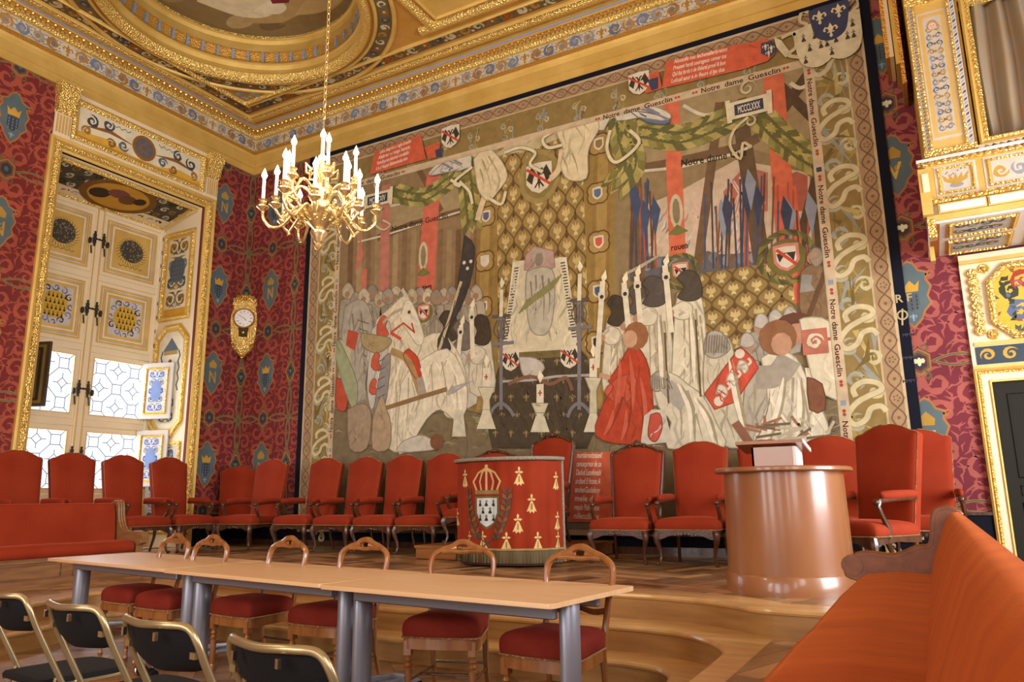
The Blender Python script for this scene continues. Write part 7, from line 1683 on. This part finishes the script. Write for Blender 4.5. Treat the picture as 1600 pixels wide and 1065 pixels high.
# date plates
def plate(x, y, s_, w, ang):
    X, Z = tp(x, y); P.box = None; P.tr = lambda a, b: (X+a*cos(ang)-b*sin(ang), Z+a*sin(ang)+b*cos(ang))
    P.rect(-w/2-0.05, w/2+0.05, -0.12, 0.12, '#ddd2ac', lv=78); P.rect(-w/2, w/2, -0.075, 0.075, '#22304c', lv=79); P.text(s_, -w/2+0.04, -0.05, 0.14, '#e0d6b4', width=w-0.08, lv=80)
    for sg in (-1, 1): P.stroke([(sg*(w/2+0.07), -0.16), (sg*(w/2+0.08), 0.16)], 0.06, '#ddd2ac', lv=78)
    P.spiral(0, 0.26, 0.12, 0, 1.4, '#c9bd90', 0.03, 1, n=14, lobes=1, lv=78); P.spiral(0, -0.2, 0.09, 2, 1.2, '#c9bd90', 0.03, -1, n=12, lobes=1, lv=78); P.tr = None; P.box = (TX0, TX1, TZ0, TZ1)
plate(1171, 169, 'MCCCLXXX', 0.36, 0.0); plate(592, 312, 'MCCCXIV', 0.42, 0.0)
P.stroke(smooth_line([tp(1170, 185), tp(1148, 205), tp(1142, 230), tp(1158, 250), tp(1162, 225), tp(1175, 232)], 4), 0.035, RIB, lv=77)
P.stroke(smooth_line([tp(600, 325), tp(585, 345), tp(600, 360), tp(612, 352), tp(600, 345)], 4), 0.03, RIB, lv=77)
# weaver's mark on the dark edge
P.box = None; P.text('R F', *tp(1399, 473), 0.13, '#b9a878', width=0.17, lv=1); P.ring(*tp(1410, 492), 0.05, 0.018, '#b9a878', 10, lv=1); P.stroke([tp(1410, 482), tp(1410, 508)], 0.018, '#b9a878', lv=1)
for k in range(3): P.text('MMM', *tp(1410, 526+k*36), 0.05, '#4d4a52', width=0.12, lv=1)
tag(P.into('tapestry', mb=tb), 'huge woven tapestry of mourners and soldiers under awnings with a dark blue edge', 'tapestry')
# ================================================================ LIGHT
def area(name, loc, rot, sx, sy, power, color, spread=pi):
    l = bpy.data.lights.new(name, 'AREA'); l.shape = 'RECTANGLE'; l.size = sx; l.size_y = sy; l.energy = power; l.color = color; l.spread = spread
    o = bpy.data.objects.new(name, l); COL.objects.link(o); o.location = loc; o.rotation_euler = rot; return o
DAY = (0.93, 0.96, 1.0)
# daylight outside the bay and side windows; front lamps are added fill
area('daylight_bay', (WX-0.5, 6.95, 2.5), (0, radians(-90), 0), 2.5, 2.5, 420, DAY)
for i, (a, b, z0, z1) in enumerate(RW):
    area('daylight_side', (XR+0.35, (a+b)/2, (z0+z1)/2), (0, radians(90), 0), z1-z0, b-a, (600, 650, 1300)[i], DAY)
for (a, b) in ((-8.4, -6.2), (-4.3, -2.1), (-0.2, 2.0)):
    area('daylight_front', ((a+b)/2, YF-0.35, 3.7), (radians(90), 0, 0), 2.2, 4.6, 300 if a > -1 else 760, (1.0, 0.97, 0.93))
for i, p in enumerate(FL):
    l = bpy.data.lights.new('candle_light', 'POINT'); l.energy = 11 if i < 18 else 16; l.color = (1.0, 0.80, 0.52); l.shadow_soft_size = 0.03
    o = bpy.data.objects.new('candle_light', l); COL.objects.link(o); o.location = (p[0], p[1], p[2]+0.05)
# two warm fill lamps added behind the viewer for ambient light
for (x, y) in ((-5.2, 0.4), (-5.2, -4.2)):
    l = bpy.data.lights.new('chandelier_light', 'POINT'); l.energy = 420; l.color = (1.0, 0.82, 0.56); l.shadow_soft_size = 0.5
    o = bpy.data.objects.new('chandelier_light', l); COL.objects.link(o); o.location = (x, y, 4.6)
w = bpy.data.worlds.new('sky'); SC.world = w; w.use_nodes = True
w.node_tree.nodes['Background'].inputs[0].default_value = (0.86, 0.92, 1.0, 1); w.node_tree.nodes['Background'].inputs[1].default_value = 4.0
SC.view_settings.view_transform = 'Standard'; SC.view_settings.look = 'None'; SC.view_settings.gamma = 1; SC.view_settings.use_curve_mapping = False
SC.view_settings.exposure = -1.35
cy_ = SC.cycles; cy_.use_denoising = True; cy_.max_bounces = 7; cy_.diffuse_bounces = 4; cy_.glossy_bounces = 3; cy_.transparent_max_bounces = 8; cy_.transmission_bounces = 3
cy_.sample_clamp_indirect = 6.0; cy_.caustics_reflective = False; cy_.caustics_refractive = False
try: cy_.denoiser = 'OPENIMAGEDENOISE'
except Exception: pass
